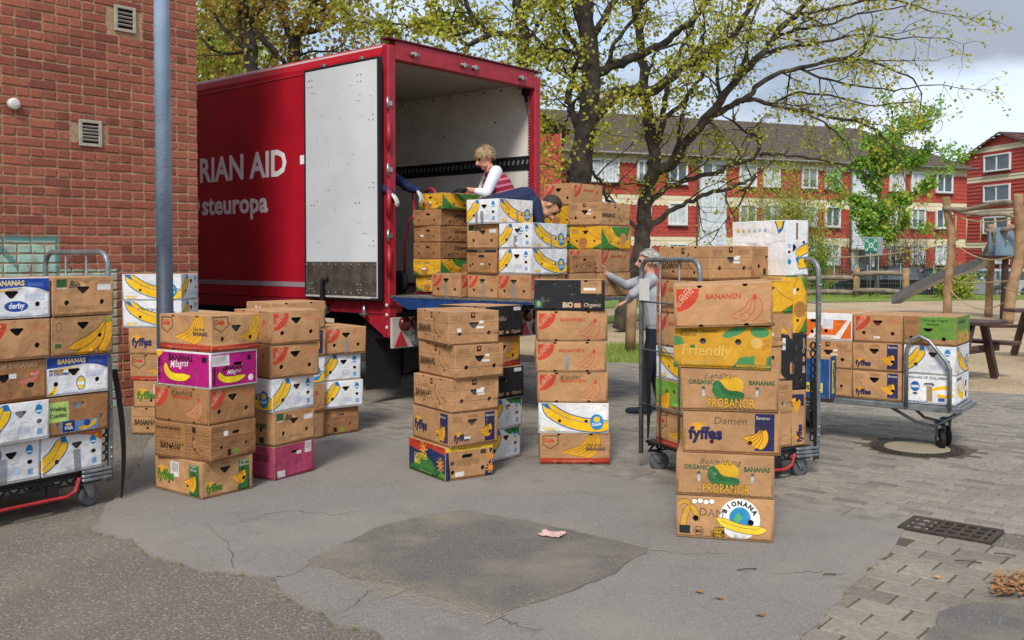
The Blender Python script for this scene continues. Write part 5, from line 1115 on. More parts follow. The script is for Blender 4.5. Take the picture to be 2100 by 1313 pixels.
# ================================================================ roll cages
M_CAGE = mat('cage_steel', '83898C', .45, .2, 14, .1, 60, metal=.55, c2='6C7276'); M_PLAST = mat('black_plastic', '1B1B1D', .6, .25, 9, .2, 50); M_REDB = mat('red_bar', 'A82A2E', .5, .3, 18, .2, 60, c2='8A2226'); M_WHEEL = mat('caster_grey', '55585A', .7, .2, 14); M_STRAP = mat('strap_black', '131314', .85, .2, 20)
def caster(parent, x, y, z, r=.068, yaw=0.0, col_=None, blue=False):
    c = empty('caster', (x, y, 0), yaw); c.parent = parent
    mb = MB(); mb.lathe([(-.02, r * .72), (-.02, r * .94), (-.012, r), (.012, r), (.02, r * .94), (.02, r * .72)], (0, 0, r), (1, 0, 0), 26); mb.build('tyre', col_ or M_WHEEL, c)
    mb = MB(); mb.lathe([(-.012, r * .72), (-.008, r * .3), (.008, r * .3), (.012, r * .72)], (0, 0, r), (1, 0, 0), 20)
    for i in range(5):
        a = 2 * math.pi * i / 5; mb.bar((0, 0, r), (0, r * .72 * math.cos(a), r + r * .72 * math.sin(a)), .026, .012, (1, 0, 0))
    mb.tube([(-.032, 0, r), (.032, 0, r)], .012, 10); mb.build('hub', mat('hub_grey', '7E8284', .5, .2, 12), c)
    mb = MB()
    for s in (-1, 1): mb.prism([(s * .028, -.014, r - .012), (s * .028, .014, r - .012), (s * .028, .06, z - .01), (s * .028, -.02, z - .01)], (s * .004, 0, 0))
    mb.box((0, .02, z - .006), (.075, .1, .012), None, .003); mb.build('fork', M_CAGE, c)
    if blue: mb = MB(); mb.tube([(0, .03, z - .03), (0, .03, z + .01)], .032, 12); mb.build('swivel', mat('swivel_blue', '2E4A6E', .5, .2), c)
    return c
def cage(F_, a, l, w, hgt, label, zb=.235, straps=()):
    """roll cage: F_ is the foot of its far front upright, a the bearing of its long side"""
    e1_, e2_ = Vector((math.cos(a), math.sin(a), 0)), Vector((-math.sin(a), math.cos(a), 0)); O = Vector((F_[0], F_[1], 0)) - e1_ * l
    c = empty('roll_cage', O, a); tag(c, label, 'roll cage', 'roll cages')
    mb = MB(); mb.box((l / 2, w / 2, zb - .012), (l - .06, w - .02, .022), None, .004); mb.build('load_deck', M_PLAST, c)
    for y in (.02, w - .02):
        mb = MB(); mb.box((l / 2, y, zb - .035), (l - .1, .014, .02)); mb.box((l / 2, y, zb - .085), (l - .1, .014, .012))
        n_ = int(l / .1)
        for i in range(n_):
            x0 = .06 + (l - .14) * i / n_; x1 = .06 + (l - .14) * (i + .5) / n_; x2 = .06 + (l - .14) * (i + 1) / n_
            mb.bar((x0, y, zb - .085), (x1, y, zb - .035), .014, .010, (0, 1, 0)); mb.bar((x1, y, zb - .035), (x2, y, zb - .085), .014, .010, (0, 1, 0))
        mb.box((l * .33, y, zb - .12), (.07, .03, .12)); mb.box((l * .66, y, zb - .12), (.07, .03, .12)); mb.build('rib_beam', M_PLAST, c)
    mb = MB(); mb.tube([(.02, -.012, zb - .02), (.03, -.012, zb - .11), (.09, -.012, zb - .145), (l - .30, -.012, zb - .145), (l - .24, -.012, zb - .12), (l - .215, -.012, zb - .04)], .012, 8); mb.build('red_bar', M_REDB, c)
    for x0 in (l - .2, .0):
        mb = MB()
        for k in range(3): mb.box((x0 + .1, -.012, zb - .012 - k * .026), (.2, .03, .022), None, .006)
        mb.build('bumper_profile', M_GALV, c)
    for x in (.0, l):
        fr = empty('end_frame', (x, 0, 0)); fr.parent = c
        r = .09; pts = [(0, 0, zb - .1), (0, 0, hgt - r)] + [(0, r - r * math.cos(R(k * 15)), hgt - r + r * math.sin(R(k * 15))) for k in range(1, 7)] + [(0, w - r + r * math.sin(R(k * 15)), hgt - r + r * math.cos(R(k * 15))) for k in range(0, 7)] + [(0, w, zb - .1)]
        mb = MB(); mb.tube(pts, .0175, 12); mb.build('tube', M_CAGE, fr)
        for y in (w * .33, w * .66):
            mb = MB(); mb.tube([(0, y, zb), (0, y, hgt)], .0075, 8); mb.build('bar', M_CAGE, fr)
        for z in (.5, .9, 1.25):
            mb = MB(); mb.tube([(0, 0, z), (0, w, z)], .006, 6); mb.build('bar', M_CAGE, fr)
        mb = MB(); mb.box((0, -.004, (zb + hgt) / 2 - .1), (.03, .03, hgt - zb - .16), None, .004); mb.build('upright_profile', M_CAGE, fr)
        mb = MB()
        for z in (.3, .36, .62, .95, 1.25, 1.38): mb.lathe([(0, .010), (.006, .009), (.009, .004)], (.0, -.02, z), (0, -1, 0), 8)
        mb.build('bolts', M_STEEL, fr)['kind'] = 'stuff'
    for x, y in ((.12, .05), (l - .12, .05), (.12, w - .06), (l - .12, w - .06)): caster(c, x, y, zb - .09, .07, R(70 if x < .3 else 95))
    # perforated black safety strip beside the far upright and loose strap ends
    mb = MB()
    for i in range(13):
        z = zb + .06 + i * .055
        for k in range(8):
            a0, a1 = 2 * math.pi * k / 8, 2 * math.pi * (k + 1) / 8; mb.bar((l - .045 + .022 * math.cos(a0), -.0, z + .026 * math.sin(a0)), (l - .045 + .022 * math.cos(a1), -.0, z + .026 * math.sin(a1)), .008, .010, (0, 1, 0))
    mb.build('perforated_strap', M_STRAP, c)
    for x, y, zt, zl, sw in straps:
        mb = MB(); n_ = 10
        for i in range(n_):
            z0, z1 = zt - (zt - zl) * i / n_, zt - (zt - zl) * (i + 1) / n_; w0, w1 = .02 * (1 - .7 * (i / n_) ** 3), .02 * (1 - .7 * ((i + 1) / n_) ** 3)
            b0_, b1_ = sw * math.sin(i / n_ * 2.4), sw * math.sin((i + 1) / n_ * 2.4)
            mb.poly([(x - w0 + b0_, y, z0), (x + w0 + b0_, y, z0), (x + w1 + b1_, y, z1), (x - w1 + b1_, y, z1)])
        o = mb.build('loose_strap', M_STRAP, c, False); sd_ = o.modifiers.new('thickness', 'SOLIDIFY'); sd_.thickness = .003
    return c
C1A = R(54); F1 = Vector((XD(221, 6.22), 6.22, 0))
cage((F1.x, F1.y), C1A, 1.10, .75, 1.61, 'grey steel roll cage full of boxes in front of the brick wall', .245, ((1.13, -.01, .86, .02, .06),))
e1_ = Vector((math.cos(C1A), math.sin(C1A), 0)); z = .25
for i, ((kr, pr), (kl, pr2)) in enumerate((((('chqo', 78)), ('chq', 78)), (('weil', 92), ('chq', 98)), (('derbyp', 94), ('prem', 94)), (('kban', 104), ('gg', 103)), (('edeka', 106), ('derby', 104)))):
    c = Vector((XD(pr, 5.83), 5.83, 0)); 
    corner(kr, pr, 5.83, 54, 'LS', z, f"{DESC[kr]}, {('top' if i == 4 else ORD[i])} beside brick-wall cage upright")
    q = Vector((XD(pr2, 5.83), 5.83, 0)) - e1_ * .405; corner(kl, 1050 + F * q.x / q.y, q.y, 54, 'LS', z, f"{DESC[kl]}, {('top' if i == 4 else ORD[i])} in brick-wall cage's near column"); z += .2425
o = [b for b in BOXES if 'bottom in brick-wall' in b['label'] and b['label'].startswith('white')][0]; tape(o, 's', -.04, .0, .075, .15, tilt=0)
tape(find('orange corner, bottom beside'), 's', .03, .0, .045, .14, tilt=-.006)
C2A = R(25); l2, w2 = 1.03, .72; N2 = Vector((1.262, 6.55, 0)); u2 = Vector((math.cos(C2A), math.sin(C2A), 0)); b2 = Vector((-math.sin(C2A), math.cos(C2A), 0)); F2 = N2 + u2 * l2
c2 = cage((F2.x, F2.y), C2A, l2, w2, 1.56, 'grey steel roll cage behind the BIONANA-based stack', .225, ((.97, -.02, .72, .12, .02), (-.02, .62, .9, .25, .02)))
mb = MB(); mb.box((-.022, w2 - .07, 1.34), (.004, .13, .16), None, .001); o = mb.build('label_card', M_STK, c2)
def C2(x, y): p = N2 + u2 * x + b2 * y; return p
def incage(key, x, y, z, rz, label, tilt=(0, 0)): p = C2(x, y); return put(key, p.x, p.y, z, C2A + R(rz), label, tilt)
z0 = .228; Hh = .2375
for i, k in enumerate(('dole', 'trop', 'chq', 'gg', 'gg')): incage(k, .215, .285, z0 + i * Hh, -90, f"{DESC[k]}, {ORD[i] if i < 4 else 'fifth'} at cage's card end")
for i, k in enumerate(('plain', 'fair', 'plain', 'plain', 'yel')): incage(k, .62, .285, z0 + i * Hh, -90, f"{DESC[k]}, {ORD[i] if i < 4 else 'fifth'} in cage's middle column")
for i, (k, t) in enumerate((('fyf', 'kraft navy-panel box turned on its side, lowest beside cage strap'), ('black', 'black box turned on its side beside the cage far upright'), ('yel', 'yellow jungle-print box turned on its side above the black cage box'))):
    incage(k, .95, .285, z0 + .202 + i * .403, -90, t, (R(90), 0))
pz = z0 + 5 * Hh + .004
corner('fair', 1455, 6.66, solve_a('fair', 1455, 6.66, (1354, 1541), 'LS'), 'LS', pz, 'kraft plank-line BANANAS box on top of the cage load')
corner('gdk', 1543, 7.02, 42, 'LS', pz, 'kraft box with dark green oval panel on top of cage load')
q = Vector((XD(1613, 7.0), 7.0)); th = R(33 - 90); off = Vector((.265 * math.cos(th), .265 * math.sin(th))) - Vector((math.cos(R(33)), math.sin(R(33)))) * .236
cc_ = q - Vector((.265 * math.cos(th), .265 * math.sin(th))) + Vector((math.cos(R(33)), math.sin(R(33)))) * .236
put('chside', cc_.x, cc_.y, pz + .225, th, 'white box turned on its side on top of the cage load', (R(90), 0))
# ================================================================ flatbed trolley with nine boxes
TA = R(-36); tq = Vector((math.cos(TA), math.sin(TA), 0)); tp = Vector((-math.sin(TA), math.cos(TA), 0)); TC = Vector((XD(1962, 7.75), 7.75, 0))   # near right corner of the load
ft = empty('flatbed_trolley', TC, TA); tag(ft, 'galvanised flatbed trolley carrying nine boxes beside the manhole', 'trolley')
tz = .385
mb = MB()
for y in (-.02, .53): mb.bar((-1.42, y, tz - .03), (.06, y, tz - .03), .035, .045, (0, 0, 1), .004)
for x in (-1.40, -.9, -.45, .04): mb.bar((x, -.02, tz - .03), (x, .53, tz - .03), .03, .03)
mb.build('frame', M_GALV, ft)
mb = MB(); mb.box((-.68, .255, tz - .006), (1.42, .5, .01)); mb.build('deck', M_GALV, ft)
mb = MB(); mb.tube([(-.36, -.05, tz - .02), (-.36, -.05, tz + .44), (-.33, -.05, tz + .52), (-.26, -.05, tz + .555), (-.19, -.05, tz + .52), (-.06, -.05, tz + .36), (-.03, -.05, tz + .30), (-.03, -.05, tz - .02)], .016, 10); mb.build('side_hoop', M_GALV, ft)
mb = MB(); mb.tube([(-1.40, -.06, tz - .26), (-1.30, -.06, tz - .27), (-1.25, -.06, tz - .22), (-1.24, -.06, tz + .40)], .017, 10); mb.build('handle_post', M_GALV, ft)
for y in (.02, .49):
    mb = MB(); mb.tube([(-.50, y, tz - .05), (-.32, y * .6 + .1, tz - .17), (-.18, y * .6 + .1, tz - .19), (.04, y, tz - .05)], .013, 8); mb.build('wheel_bracket', M_GALV, ft)
for x, y in ((-.14, .17), (-.14, .37)): caster(ft, x, y, tz - .16, .085, R(30), M_BLK, True)
for x, y in ((-1.33, .0), (-1.33, .5)): caster(ft, x, y, tz - .14, .082, R(60), M_BLK)
tl = [[('colb', 0), ('chq', 0), ('ftg', 0)], [('fyf', 0), ('fyf', 0), ('gg', 0)], [('plain', 0), ('fair', 0), ('oro', 0)]]
for ci, colm in enumerate(tl):
    z = tz + .002
    for i, (k, _) in enumerate(colm):
        c = TC + tq * (-.20 - ci * .408) + tp * .265; o = put(k, c.x, c.y, z, TA - R(90), f"{DESC[k]}, {('bottom', 'middle', 'top')[i]} of trolley's {('hooped', 'centre', 'handle')[ci]} column"); z += .2385
c = TC + tq * -1.14 + tp * -.105; put('prak', c.x, c.y, tz + .001, TA, 'narrow blue and yellow filter carton standing on the flatbed trolley')
tape(find("top of trolley's centre"), 'S', .02, .01, .03, .13); tape(find("top of trolley's centre"), 'S', -.05, .0, .03, .09); tape(find("top of trolley's handle"), 'S', -.1, .0, .04, .13)
# ================================================================ load on the tail lift
def tcorner(key, u, v, z, label, mode='SL', da=0.0):
    p = TR(u, v); return corner(key, 1050 + F * p.x / p.y, p.y, 49.5 + da, mode, z, label)
P0 = FL + .002; Hs = .2375
L_ = 'on the tail lift'
b1 = tcorner('gg', .06, .97, P0, 'kraft box with red corner logo, lowest on lift before hand-truck stack'); b2_ = tcorner('gg', .12, 1.40, P0, 'kraft box with red corner logo, lowest of the lift-edge column with white top'); b3 = tcorner('gg', .06, 1.84, P0, 'kraft box with red corner logo under two white boxes on lift')
for b, x in ((b1, .0), (b2_, .02), (b3, .0)): tape(b, 'S', x, .0, .03, .14)
tcorner('strip', .10, 1.40, P0 + Hs, 'kraft box with black top strip on the tail lift', da=-1); tcorner('edeka', .10, 1.41, P0 + 2 * Hs, 'kraft box with green square and Bio script on the tail lift'); b4 = tcorner('chq', .06, 1.45, P0 + 3 * Hs, 'white yellow-banana box topping the Bio column on the lift', da=1)
b5 = tcorner('chqs', .06, 1.86, P0 + 2 * Hs, 'white yellow-banana box with blue slogan on the tail lift'); tcorner('chq', .06, 1.86, P0 + Hs, 'white yellow-banana box under the blue-slogan box on the lift')
for b, x in ((b4, .0), (b4, -.07), (b5, .0)): tape(b, 'S', x, .0, .035, .12)
for b in (b4, b5): tape(b, 'l', .02, .0, .03, .13)
for i, k in enumerate(('yels', 'yels', 'syn', 'syn', 'syn', 'yels')):
    tcorner(k, .42 + (.0 if i else .02), .33 + (.03 if i == 5 else 0), P0 + .03 + i * .1735, f"{DESC[k]}, {'top' if i == 5 else ORD[i]} on the red hand truck", da=(-2, 1, 0, -1, 1, -6)[i])
for i, k in enumerate(('plain', 'gg', 'yel', 'fair')): tcorner(k, 1.16, 1.85, P0 + i * Hs, f"{DESC[k]}, {('bottom', 'second', 'third', 'top')[i]} of the lift's outer corner pile", da=(0, 1, -1, 1)[i])
tcorner('plain', .69, 1.84, P0, 'plain kraft box on lift under the low wood-grain box', 'LS'); tcorner('woods', .69, 1.83, P0 + Hs, 'low wood-grain box between white boxes and outer pile on lift', 'LS')
for i, k in enumerate(('plain', 'gg', 'fyg', 'yel', 'gg')): tcorner(k, 1.50, 1.25, P0 + i * Hs, f"{DESC[k]}, {'top' if i == 4 else ORD[i]} of pile beside truck post")
# hand truck under the low boxes
M_HT = mat('handtruck_red', 'A0283A', .45, .2, 12)
hb = TR(.42, .28); ht = empty('hand_truck', TR(0, 0), YAW); tag(ht, 'red two-wheeled hand truck tipped under the low box stack', 'hand truck')
def HT(u, v, z): return Vector((u, .39 - v, z))
for u in (.50, .84):
    mb = MB(); mb.tube([HT(u, .285, P0 + .02), HT(u, .27, P0 + .55), HT(u, .25, P0 + .95), HT(u, .23, P0 + 1.12)] + [HT(u, .20 - .05 * math.sin(k * .5), P0 + 1.14 + .02 * math.sin(k * .8)) for k in range(4)] + [HT(u, .08, P0 + 1.13)], .016, 10); mb.build('side_tube', M_HT, ht)
    mb = MB(); mb.tube([HT(u, .27, P0 + .88), HT(u, .16, P0 + .78), HT(u, .11, P0 + .55), HT(u, .09, P0 + .16)], .013, 8); mb.build('back_brace', M_HT, ht)
    mb = MB(); mb.lathe([(-.035, .07), (-.035, .105), (-.02, .125), (.02, .125), (.035, .105), (.035, .07)], HT(u - (.09 if u < .6 else -.09), .11, P0 + .125), (1, 0, 0), 26); w_ = mb.build('wheel', M_BLK, ht)
    mb = MB(); mb.lathe([(-.03, .068), (-.02, .05), (-.03, .02), (.03, .02), (.02, .05), (.03, .068)], HT(u - (.09 if u < .6 else -.09), .11, P0 + .125), (1, 0, 0), 20); mb.build('rim', M_HT, w_)
for z in (.1, .45, .8):
    mb = MB(); mb.tube([HT(.50, .275, P0 + z), HT(.84, .275, P0 + z)], .012, 8); mb.build('cross_bar', M_HT, ht)
mb = MB(); mb.box(HT(.67, .45, P0 + .012), (.4, .34, .018), None, .003); mb.build('toe_plate', M_HT, ht)

# paper stickers and clear-tape repairs scattered over the cartons, as used ones have
rk = random.Random(77); M_CTAPE = mat('brown_tape', '9A7448', .3, .1, 20, .2, 60)
for o in BOXES:
    key = [k for k, v in DES.items() if v[0] == o.data][0]; l, w_, hh = DES[key][1:]
    if key == 'prak': continue
    if rk.random() < .45: tape(o, rk.choice('sS'), rk.uniform(-.12, .12), rk.uniform(.02, hh - .07), rk.uniform(.03, .06), rk.uniform(.018, .032), M_STK, 'sticker', rk.uniform(-.003, .003))
    if key in ('plain', 'wood') and rk.random() < .5: tape(o, 'l', rk.uniform(-.05, .05), .003, .05, hh - .006, M_CTAPE, 'tape', rk.uniform(-.008, .008))
# ================================================================ background: flats, trees, cars, playground
M_SHING = mat('red_shingle', 'A9443A', .8, .15, 5, .4, 25, c2='983C34'); M_CREAM = mat('cream_shingle', 'CFC2A4', .85, .12, 6, .3, 25); M_TILE = mat('roof_tile', '5E524A', .85, .35, 8, .6, 20, c2='4A413C'); M_WFR = mat('window_white', 'D2D4D4', .5, .06); M_STAIR = mat('panel_white', 'BFC6CC', .55, .08, 3)
M_GLASS = mat('window_glass', '2C3840', .06, .4, 1.2, spec=.8, c2='56646E'); M_CURT = mat('curtain_white', 'C6CCD0', .5, .1, 4, c2='AAB2B8'); M_BLIND = mat('blind_grey', '8E9498', .7, .1)
M_GUT = mat('zinc_gutter', '7C7A76', .5, .2, 9)
PA, PB = Vector((7.5, 60.6, 0)), Vector((33, 71, 0)); FD = (PB - PA).normalized(); FNn = Vector((FD.y, -FD.x, 0)); FANG = math.atan2(FD.y, FD.x)
def ft_at(px):
    r = ray(px, 500); k = (PB - Vector((0, 0, CAM_H))).dot(FNn) / r.dot(FNn); return ((r * k) - PB).dot(FD)
bA = empty('apartment_block', PB, FANG); tag(bA, 'long three-storey red shingled apartment block with cream bands and brown roof', 'building')
LEN = 33.5          # local x: along the front, 0 at the right corner, negative to the left; local -y is the front
def lap(parent, x0, x1, z0, z1, m, name, step=.32, y=0.0, axis=0):
    mb = MB(); n_ = max(1, round((z1 - z0) / step)); h = (z1 - z0) / n_
    for i in range(n_):
        a, b_ = z0 + i * h, z0 + (i + 1) * h; mb.prism([(x0, y, a), (x0, y - .032, a), (x0, y - .012, b_), (x0, y, b_)], (x1 - x0, 0, 0))
    return mb.build(name, m, parent)
def scallops(parent, x0, x1, z, m, y=-.06, w=.34):
    mb = MB(); n_ = int((x1 - x0) / w); 
    for i in range(n_):
        c = x0 + (i + .5) * (x1 - x0) / n_; mb.poly([(c + w * .5 * math.cos(a), y, z + .12 * math.sin(a)) for a in [math.pi * (1 + k / 6) for k in range(7)]])
    return mb.build('band_scallops', m, parent, False)
mb = MB(); mb.prism([(-LEN, .0, -.7), (0, .0, -.7), (0, 11, -.7), (-LEN, 11, -.7)], (0, 0, 8.6)); mb.build('wall', M_SHING, bA)
Zb = [(-.1, 2.36, M_SHING), (2.36, 2.86, M_CREAM), (2.86, 4.90, M_SHING), (4.90, 5.45, M_CREAM), (5.45, 7.48, M_SHING), (7.48, 7.95, M_CREAM)]
for z0, z1, m_ in Zb:
    lap(bA, -LEN, .02, z0, z1, m_, 'shingle_band', .30)
    if m_ is M_CREAM: scallops(bA, -LEN, 0, z0, M_CREAM, -.075)
# side wall shingles
mb = MB()
for z0, z1, m_ in Zb:
    mb.cur = 0 if m_ is M_SHING else 1; mb.box((.03, 5.5, (z0 + z1) / 2), (.06, 11, z1 - z0))
mb.build('end_wall_shingles', [M_SHING, M_CREAM], bA)
# roof: stepped tile courses, hipped at the right end
mb = MB(); NR = 22; RZ0, RZ1, RB = 7.88, 11.3, 5.5
for i in range(NR):
    t0, t1 = i / NR, (i + 1) / NR; y0, y1 = -.55 + (RB + .55) * t0, -.55 + (RB + .55) * t1; z0, z1 = RZ0 + (RZ1 - RZ0) * t0, RZ0 + (RZ1 - RZ0) * t1; xr0, xr1 = .45 - 5.6 * t0, .45 - 5.6 * t1
    mb.poly([(-LEN - .4, y0, z0 + .05), (xr0, y0, z0 + .05), (xr1, y1, z1), (-LEN - .4, y1, z1)]); mb.poly([(-LEN - .4, y0, z0 - .03), (xr0, y0, z0 - .03), (xr0, y0, z0 + .05), (-LEN - .4, y0, z0 + .05)])
    yb0, yb1 = 11.55 - (5.5 + .55) * t0, 11.55 - (6.05) * t1
    mb.poly([(xr0, y0, z0 + .05), (xr0, yb0, z0 + .05), (xr1, yb1, z1), (xr1, y1, z1)]); mb.poly([(xr0, yb0, z0 + .05), (-LEN - .4, yb0, z0 + .05), (-LEN - .4, yb1, z1), (xr1, yb1, z1)])
mb.build('roof', M_TILE, bA, False)
mb = MB(); mb.tube([(-LEN, -.6, 7.92), (.4, -.6, 7.92)], .07, 8); mb.build('gutter', M_GUT, bA)
for px in (1427, 1741):
    t = ft_at(px); mb = MB(); mb.tube([(t, -.12, .2), (t, -.12, 7.8), (t, -.5, 7.9)], .06, 8); mb.build('downpipe', mat('pipe_grey', '8E8478', .6, .2), bA)
def win_meshes(w, h, key):
    fr = MB()
    for s in (-1, 1): fr.box((s * (w / 2), -.06, 0), (.12, .16, h + .12), None, .01); fr.box((0, -.06, s * h / 2), (w - .12, .16, .12), None, .01)
    fr.box((-w * .02, -.05, 0), (.12, .10, h - .12), None, .01)
    pa = MB(); pa.box((0, -.03, 0), (w - .1, .02, h - .1)); return fr.mesh('window', M_WFR), pa
WM = {}
def window(parent, x, z, w, h, k, y=-.05):
    q = (round(w, 2), h)
    if q not in WM:
        fr, pa = win_meshes(w, h, q); WM[q] = (fr, pa.mesh('pane', M_GLASS)); 
        s = MB(); s.box((0, -.1, -h / 2 - .09), (w + .25, .22, .06), None, .01); WM[q] += (s.mesh('sill', M_GUT),)
        c = MB(); c.box((0, -.045, h * .19), (w - .12, .012, h * .55)); WM[q] += (c.mesh('blind', M_BLIND),)
        c = MB()
        for i in range(7): c.box((-w * .42 + i * w * .14, -.048 + .008 * (i % 2), 0), (w * .13, .012, h - .13))
        WM[q] += (c.mesh('curtain', M_CURT),)
    o = add('window', WM[q][0], parent); o.location = (x, y, z); add('pane', WM[q][1], o); add('sill', WM[q][2], o)
    if k == 1: add('blind', WM[q][3], o)
    if k == 2: add('curtain', WM[q][4], o)
    return o
rs_ = random.Random(17)
cols = [(1239, 1.62), (1319, .8), (1388, 1.15), (1531, 1.1), (1580, 1.1), (1657, 1.05), (1705, 1.05), (1836, 1.1), (1880, 1.1), (1933, 1.3)]
for ci, (px, w) in enumerate(cols):
    t = ft_at(px)
    for fi, z in enumerate((1.72, 4.3, 6.87)): window(bA, t, z, w * 1.1, 1.32, rs_.choice((0, 1, 2, 2, 2)))
for px0, px1 in ((1433, 1487), (1745, 1797)):
    t0, t1 = ft_at(px0), ft_at(px1); mb = MB(); mb.box(((t0 + t1) / 2, -.05, 4.2), (t1 - t0, .2, 7.2)); st = mb.build('stair_panel', M_STAIR, bA)
    for z, h in ((7.2, .75), (5.3, 1.75), (3.0, 1.25)):
        for s in (-1, 1):
            mb = MB(); cx = (t0 + t1) / 2 + s * (t1 - t0) * .235; w = (t1 - t0) * .40; mb.box((cx, -.17, z), (w, .05, h), None, .01); f_ = mb.build('stair_window', M_WFR, st)
            mb = MB(); mb.box((cx, -.2, z), (w - .16, .02, h - .16)); mb.build('pane', M_CURT if z < 6 else M_GLASS, f_)
    mb = MB(); mb.box(((t0 + t1) / 2, -.5, 2.15), (t1 - t0 + .2, 1.0, .12)); mb.build('porch_roof', M_STAIR, st)
    mb = MB(); mb.box(((t0 + t1) / 2, -.17, 1.0), (1.1, .05, 2.0)); mb.build('entrance_door', M_GLASS, st)
# wing meeting the block at its left end
bW = empty('apartment_wing', PB - FD * 33.0 + Vector((0, 0, 0)), FANG + R(68)); tag(bW, 'red shingled side wing joining the long apartment block', 'building')
mb = MB(); mb.prism([(-9, 0, -.7), (0, 0, -.7), (0, 10, -.7), (-9, 10, -.7)], (0, 0, 8.5)); mb.build('wall', M_SHING, bW)
for z0, z1, m_ in Zb: lap(bW, -9, .02, z0, z1, m_, 'shingle_band', .30)
mb = MB()
for i in range(14):
    t0, t1 = i / 14, (i + 1) / 14; mb.poly([(-9.4, -.5 + 5.5 * t0, 7.95 + 3.2 * t0), (.4, -.5 + 5.5 * t0, 7.95 + 3.2 * t0), (.4, -.5 + 5.5 * t1, 7.9 + 3.2 * t1), (-9.4, -.5 + 5.5 * t1, 7.9 + 3.2 * t1)])
mb.build('roof', M_TILE, bW, False)
# gabled house at the right
GA = Vector((37.4, 85.5, 0)); gd = Vector((.22, -.975, 0)).normalized(); gang = math.atan2(gd.y, gd.x)
bG = empty('gabled_house', GA, gang); tag(bG, 'red shingled gabled house with cream bands behind the playground', 'building')
GW, GE, GR = 15.4, 8.6, 11.5
mb = MB(); mb.prism([(0, .05, -.7), (GW, .05, -.7), (GW, .05, GE), (GW / 2, .05, GR), (0, .05, GE)], (0, 14, 0)); mb.build('wall', M_SHING, bG)
def gz(x): return GE + (GR - GE) * (1 - abs(x - GW / 2) / (GW / 2))
for z0, z1, m_ in [(0, 2.3, 0), (2.3, 2.8, 1), (2.8, 5.0, 0), (5.0, 5.5, 1), (5.5, 7.7, 0), (7.7, 8.2, 1), (8.2, 10.1, 0), (10.1, 10.55, 1), (10.55, 11.3, 0)]:
    def half(z): return GW / 2 if z < GE else GW / 2 * (GR - z) / (GR - GE)
    h = .3; z = z0
    mb = MB()
    while z < z1 - .01:
        zt = min(z + h, z1); w = half(z) ; mb.prism([(GW / 2 - w, .05, z), (GW / 2 - w, -.01, z), (GW / 2 - w, .04, zt), (GW / 2 - w, .05, zt)], (2 * w, 0, 0)); z = zt
    mb.build('shingle_band', M_CREAM if m_ else M_SHING, bG)
for z in (1.7, 4.15, 6.7, 9.15):
    window(bG, 7.2, z, 2.9, 1.25, 2 if z < 3 else 0, -.03)
mb = MB()
for s in (-1, 1):
    for i in range(16):
        t0, t1 = i / 16, (i + 1) / 16; x0, x1 = GW / 2 + s * (GW / 2 + .5) * (1 - t0), GW / 2 + s * (GW / 2 + .5) * (1 - t1); z0, z1 = GE - .1 + (GR - GE + .15) * t0, GE - .1 + (GR - GE + .15) * t1
        mb.poly([(x0, -.35, z0 + .05), (x0, 14.5, z0 + .05), (x1, 14.5, z1), (x1, -.35, z1)]); mb.poly([(x0, -.35, z0 - .12), (x1, -.35, z1 - .15), (x1, -.35, z1), (x0, -.35, z0 + .05)])
rf = mb.build('roof', M_TILE, bG, False)
mb = MB(); mb.lathe([(0, .35), (.06, .42), (.1, .2)], (GW / 2 + 1, 4.6, GR + .5), (.6, -.6, .3), 18); mb.tube([(GW / 2 + 1, 4.7, GR - .4), (GW / 2 + 1, 4.6, GR + .5)], .03, 6); mb.build('satellite_dish', mat('dish_brown', '5A3430', .6, .2), rf)
# ---------------------------------------------------------------- trees
def leaf_mat(name, stops):
    m = bpy.data.materials.new(name); m.use_nodes = True; t = m.node_tree; n = t.nodes; b = n['Principled BSDF']; b.inputs['Roughness'].default_value = .6; b.inputs['Specular IOR Level'].default_value = .3
    ge = n.new('ShaderNodeNewGeometry'); cr = n.new('ShaderNodeValToRGB'); e_ = cr.color_ramp.elements
    for i, (p, c) in enumerate(stops):
        if i < 2: e_[i].position = p; e_[i].color = hx(c)
        else: q = e_.new(p); q.color = hx(c)
    t.links.new(ge.outputs['Random Per Island'], cr.inputs[0]); t.links.new(cr.outputs[0], b.inputs['Base Color'])
    tr = n.new('ShaderNodeBsdfTranslucent'); ms = n.new('ShaderNodeMixShader'); ms.inputs[0].default_value = .4; t.links.new(cr.outputs[0], tr.inputs['Color']); t.links.new(b.outputs[0], ms.inputs[1]); t.links.new(tr.outputs[0], ms.inputs[2]); t.links.new(ms.outputs[0], n['Material Output'].inputs[0])
    return m
M_OAK = leaf_mat('oak_leaf', ((0, '9AA034'), (1, 'C8CC50'), (.35, 'B2B63E'), (.7, 'A6AC38'), (.9, 'AC9844')))
M_OAKB = leaf_mat('oak_leaf_bronze', ((0, '94803A'), (1, 'B09C48'), (.4, '9C7C3C'), (.75, '9A9A3C')))
M_GRN = leaf_mat('maple_leaf', ((0, '6E9A34'), (1, '9CBE4E'), (.5, '82AA40')))
M_YG = leaf_mat('shrub_leaf', ((0, '8EAA3A'), (1, 'BCC456'), (.5, 'A2B446'), (.85, 'A89A48')))
M_BARK = mat('bark', '4A443A', .95, .4, 5, 1.0, 22, c2='2E2A25'); M_BARKD = mat('bark_dark', '3A352E', .95, .4, 6, 1.0, 24, c2='26221E')
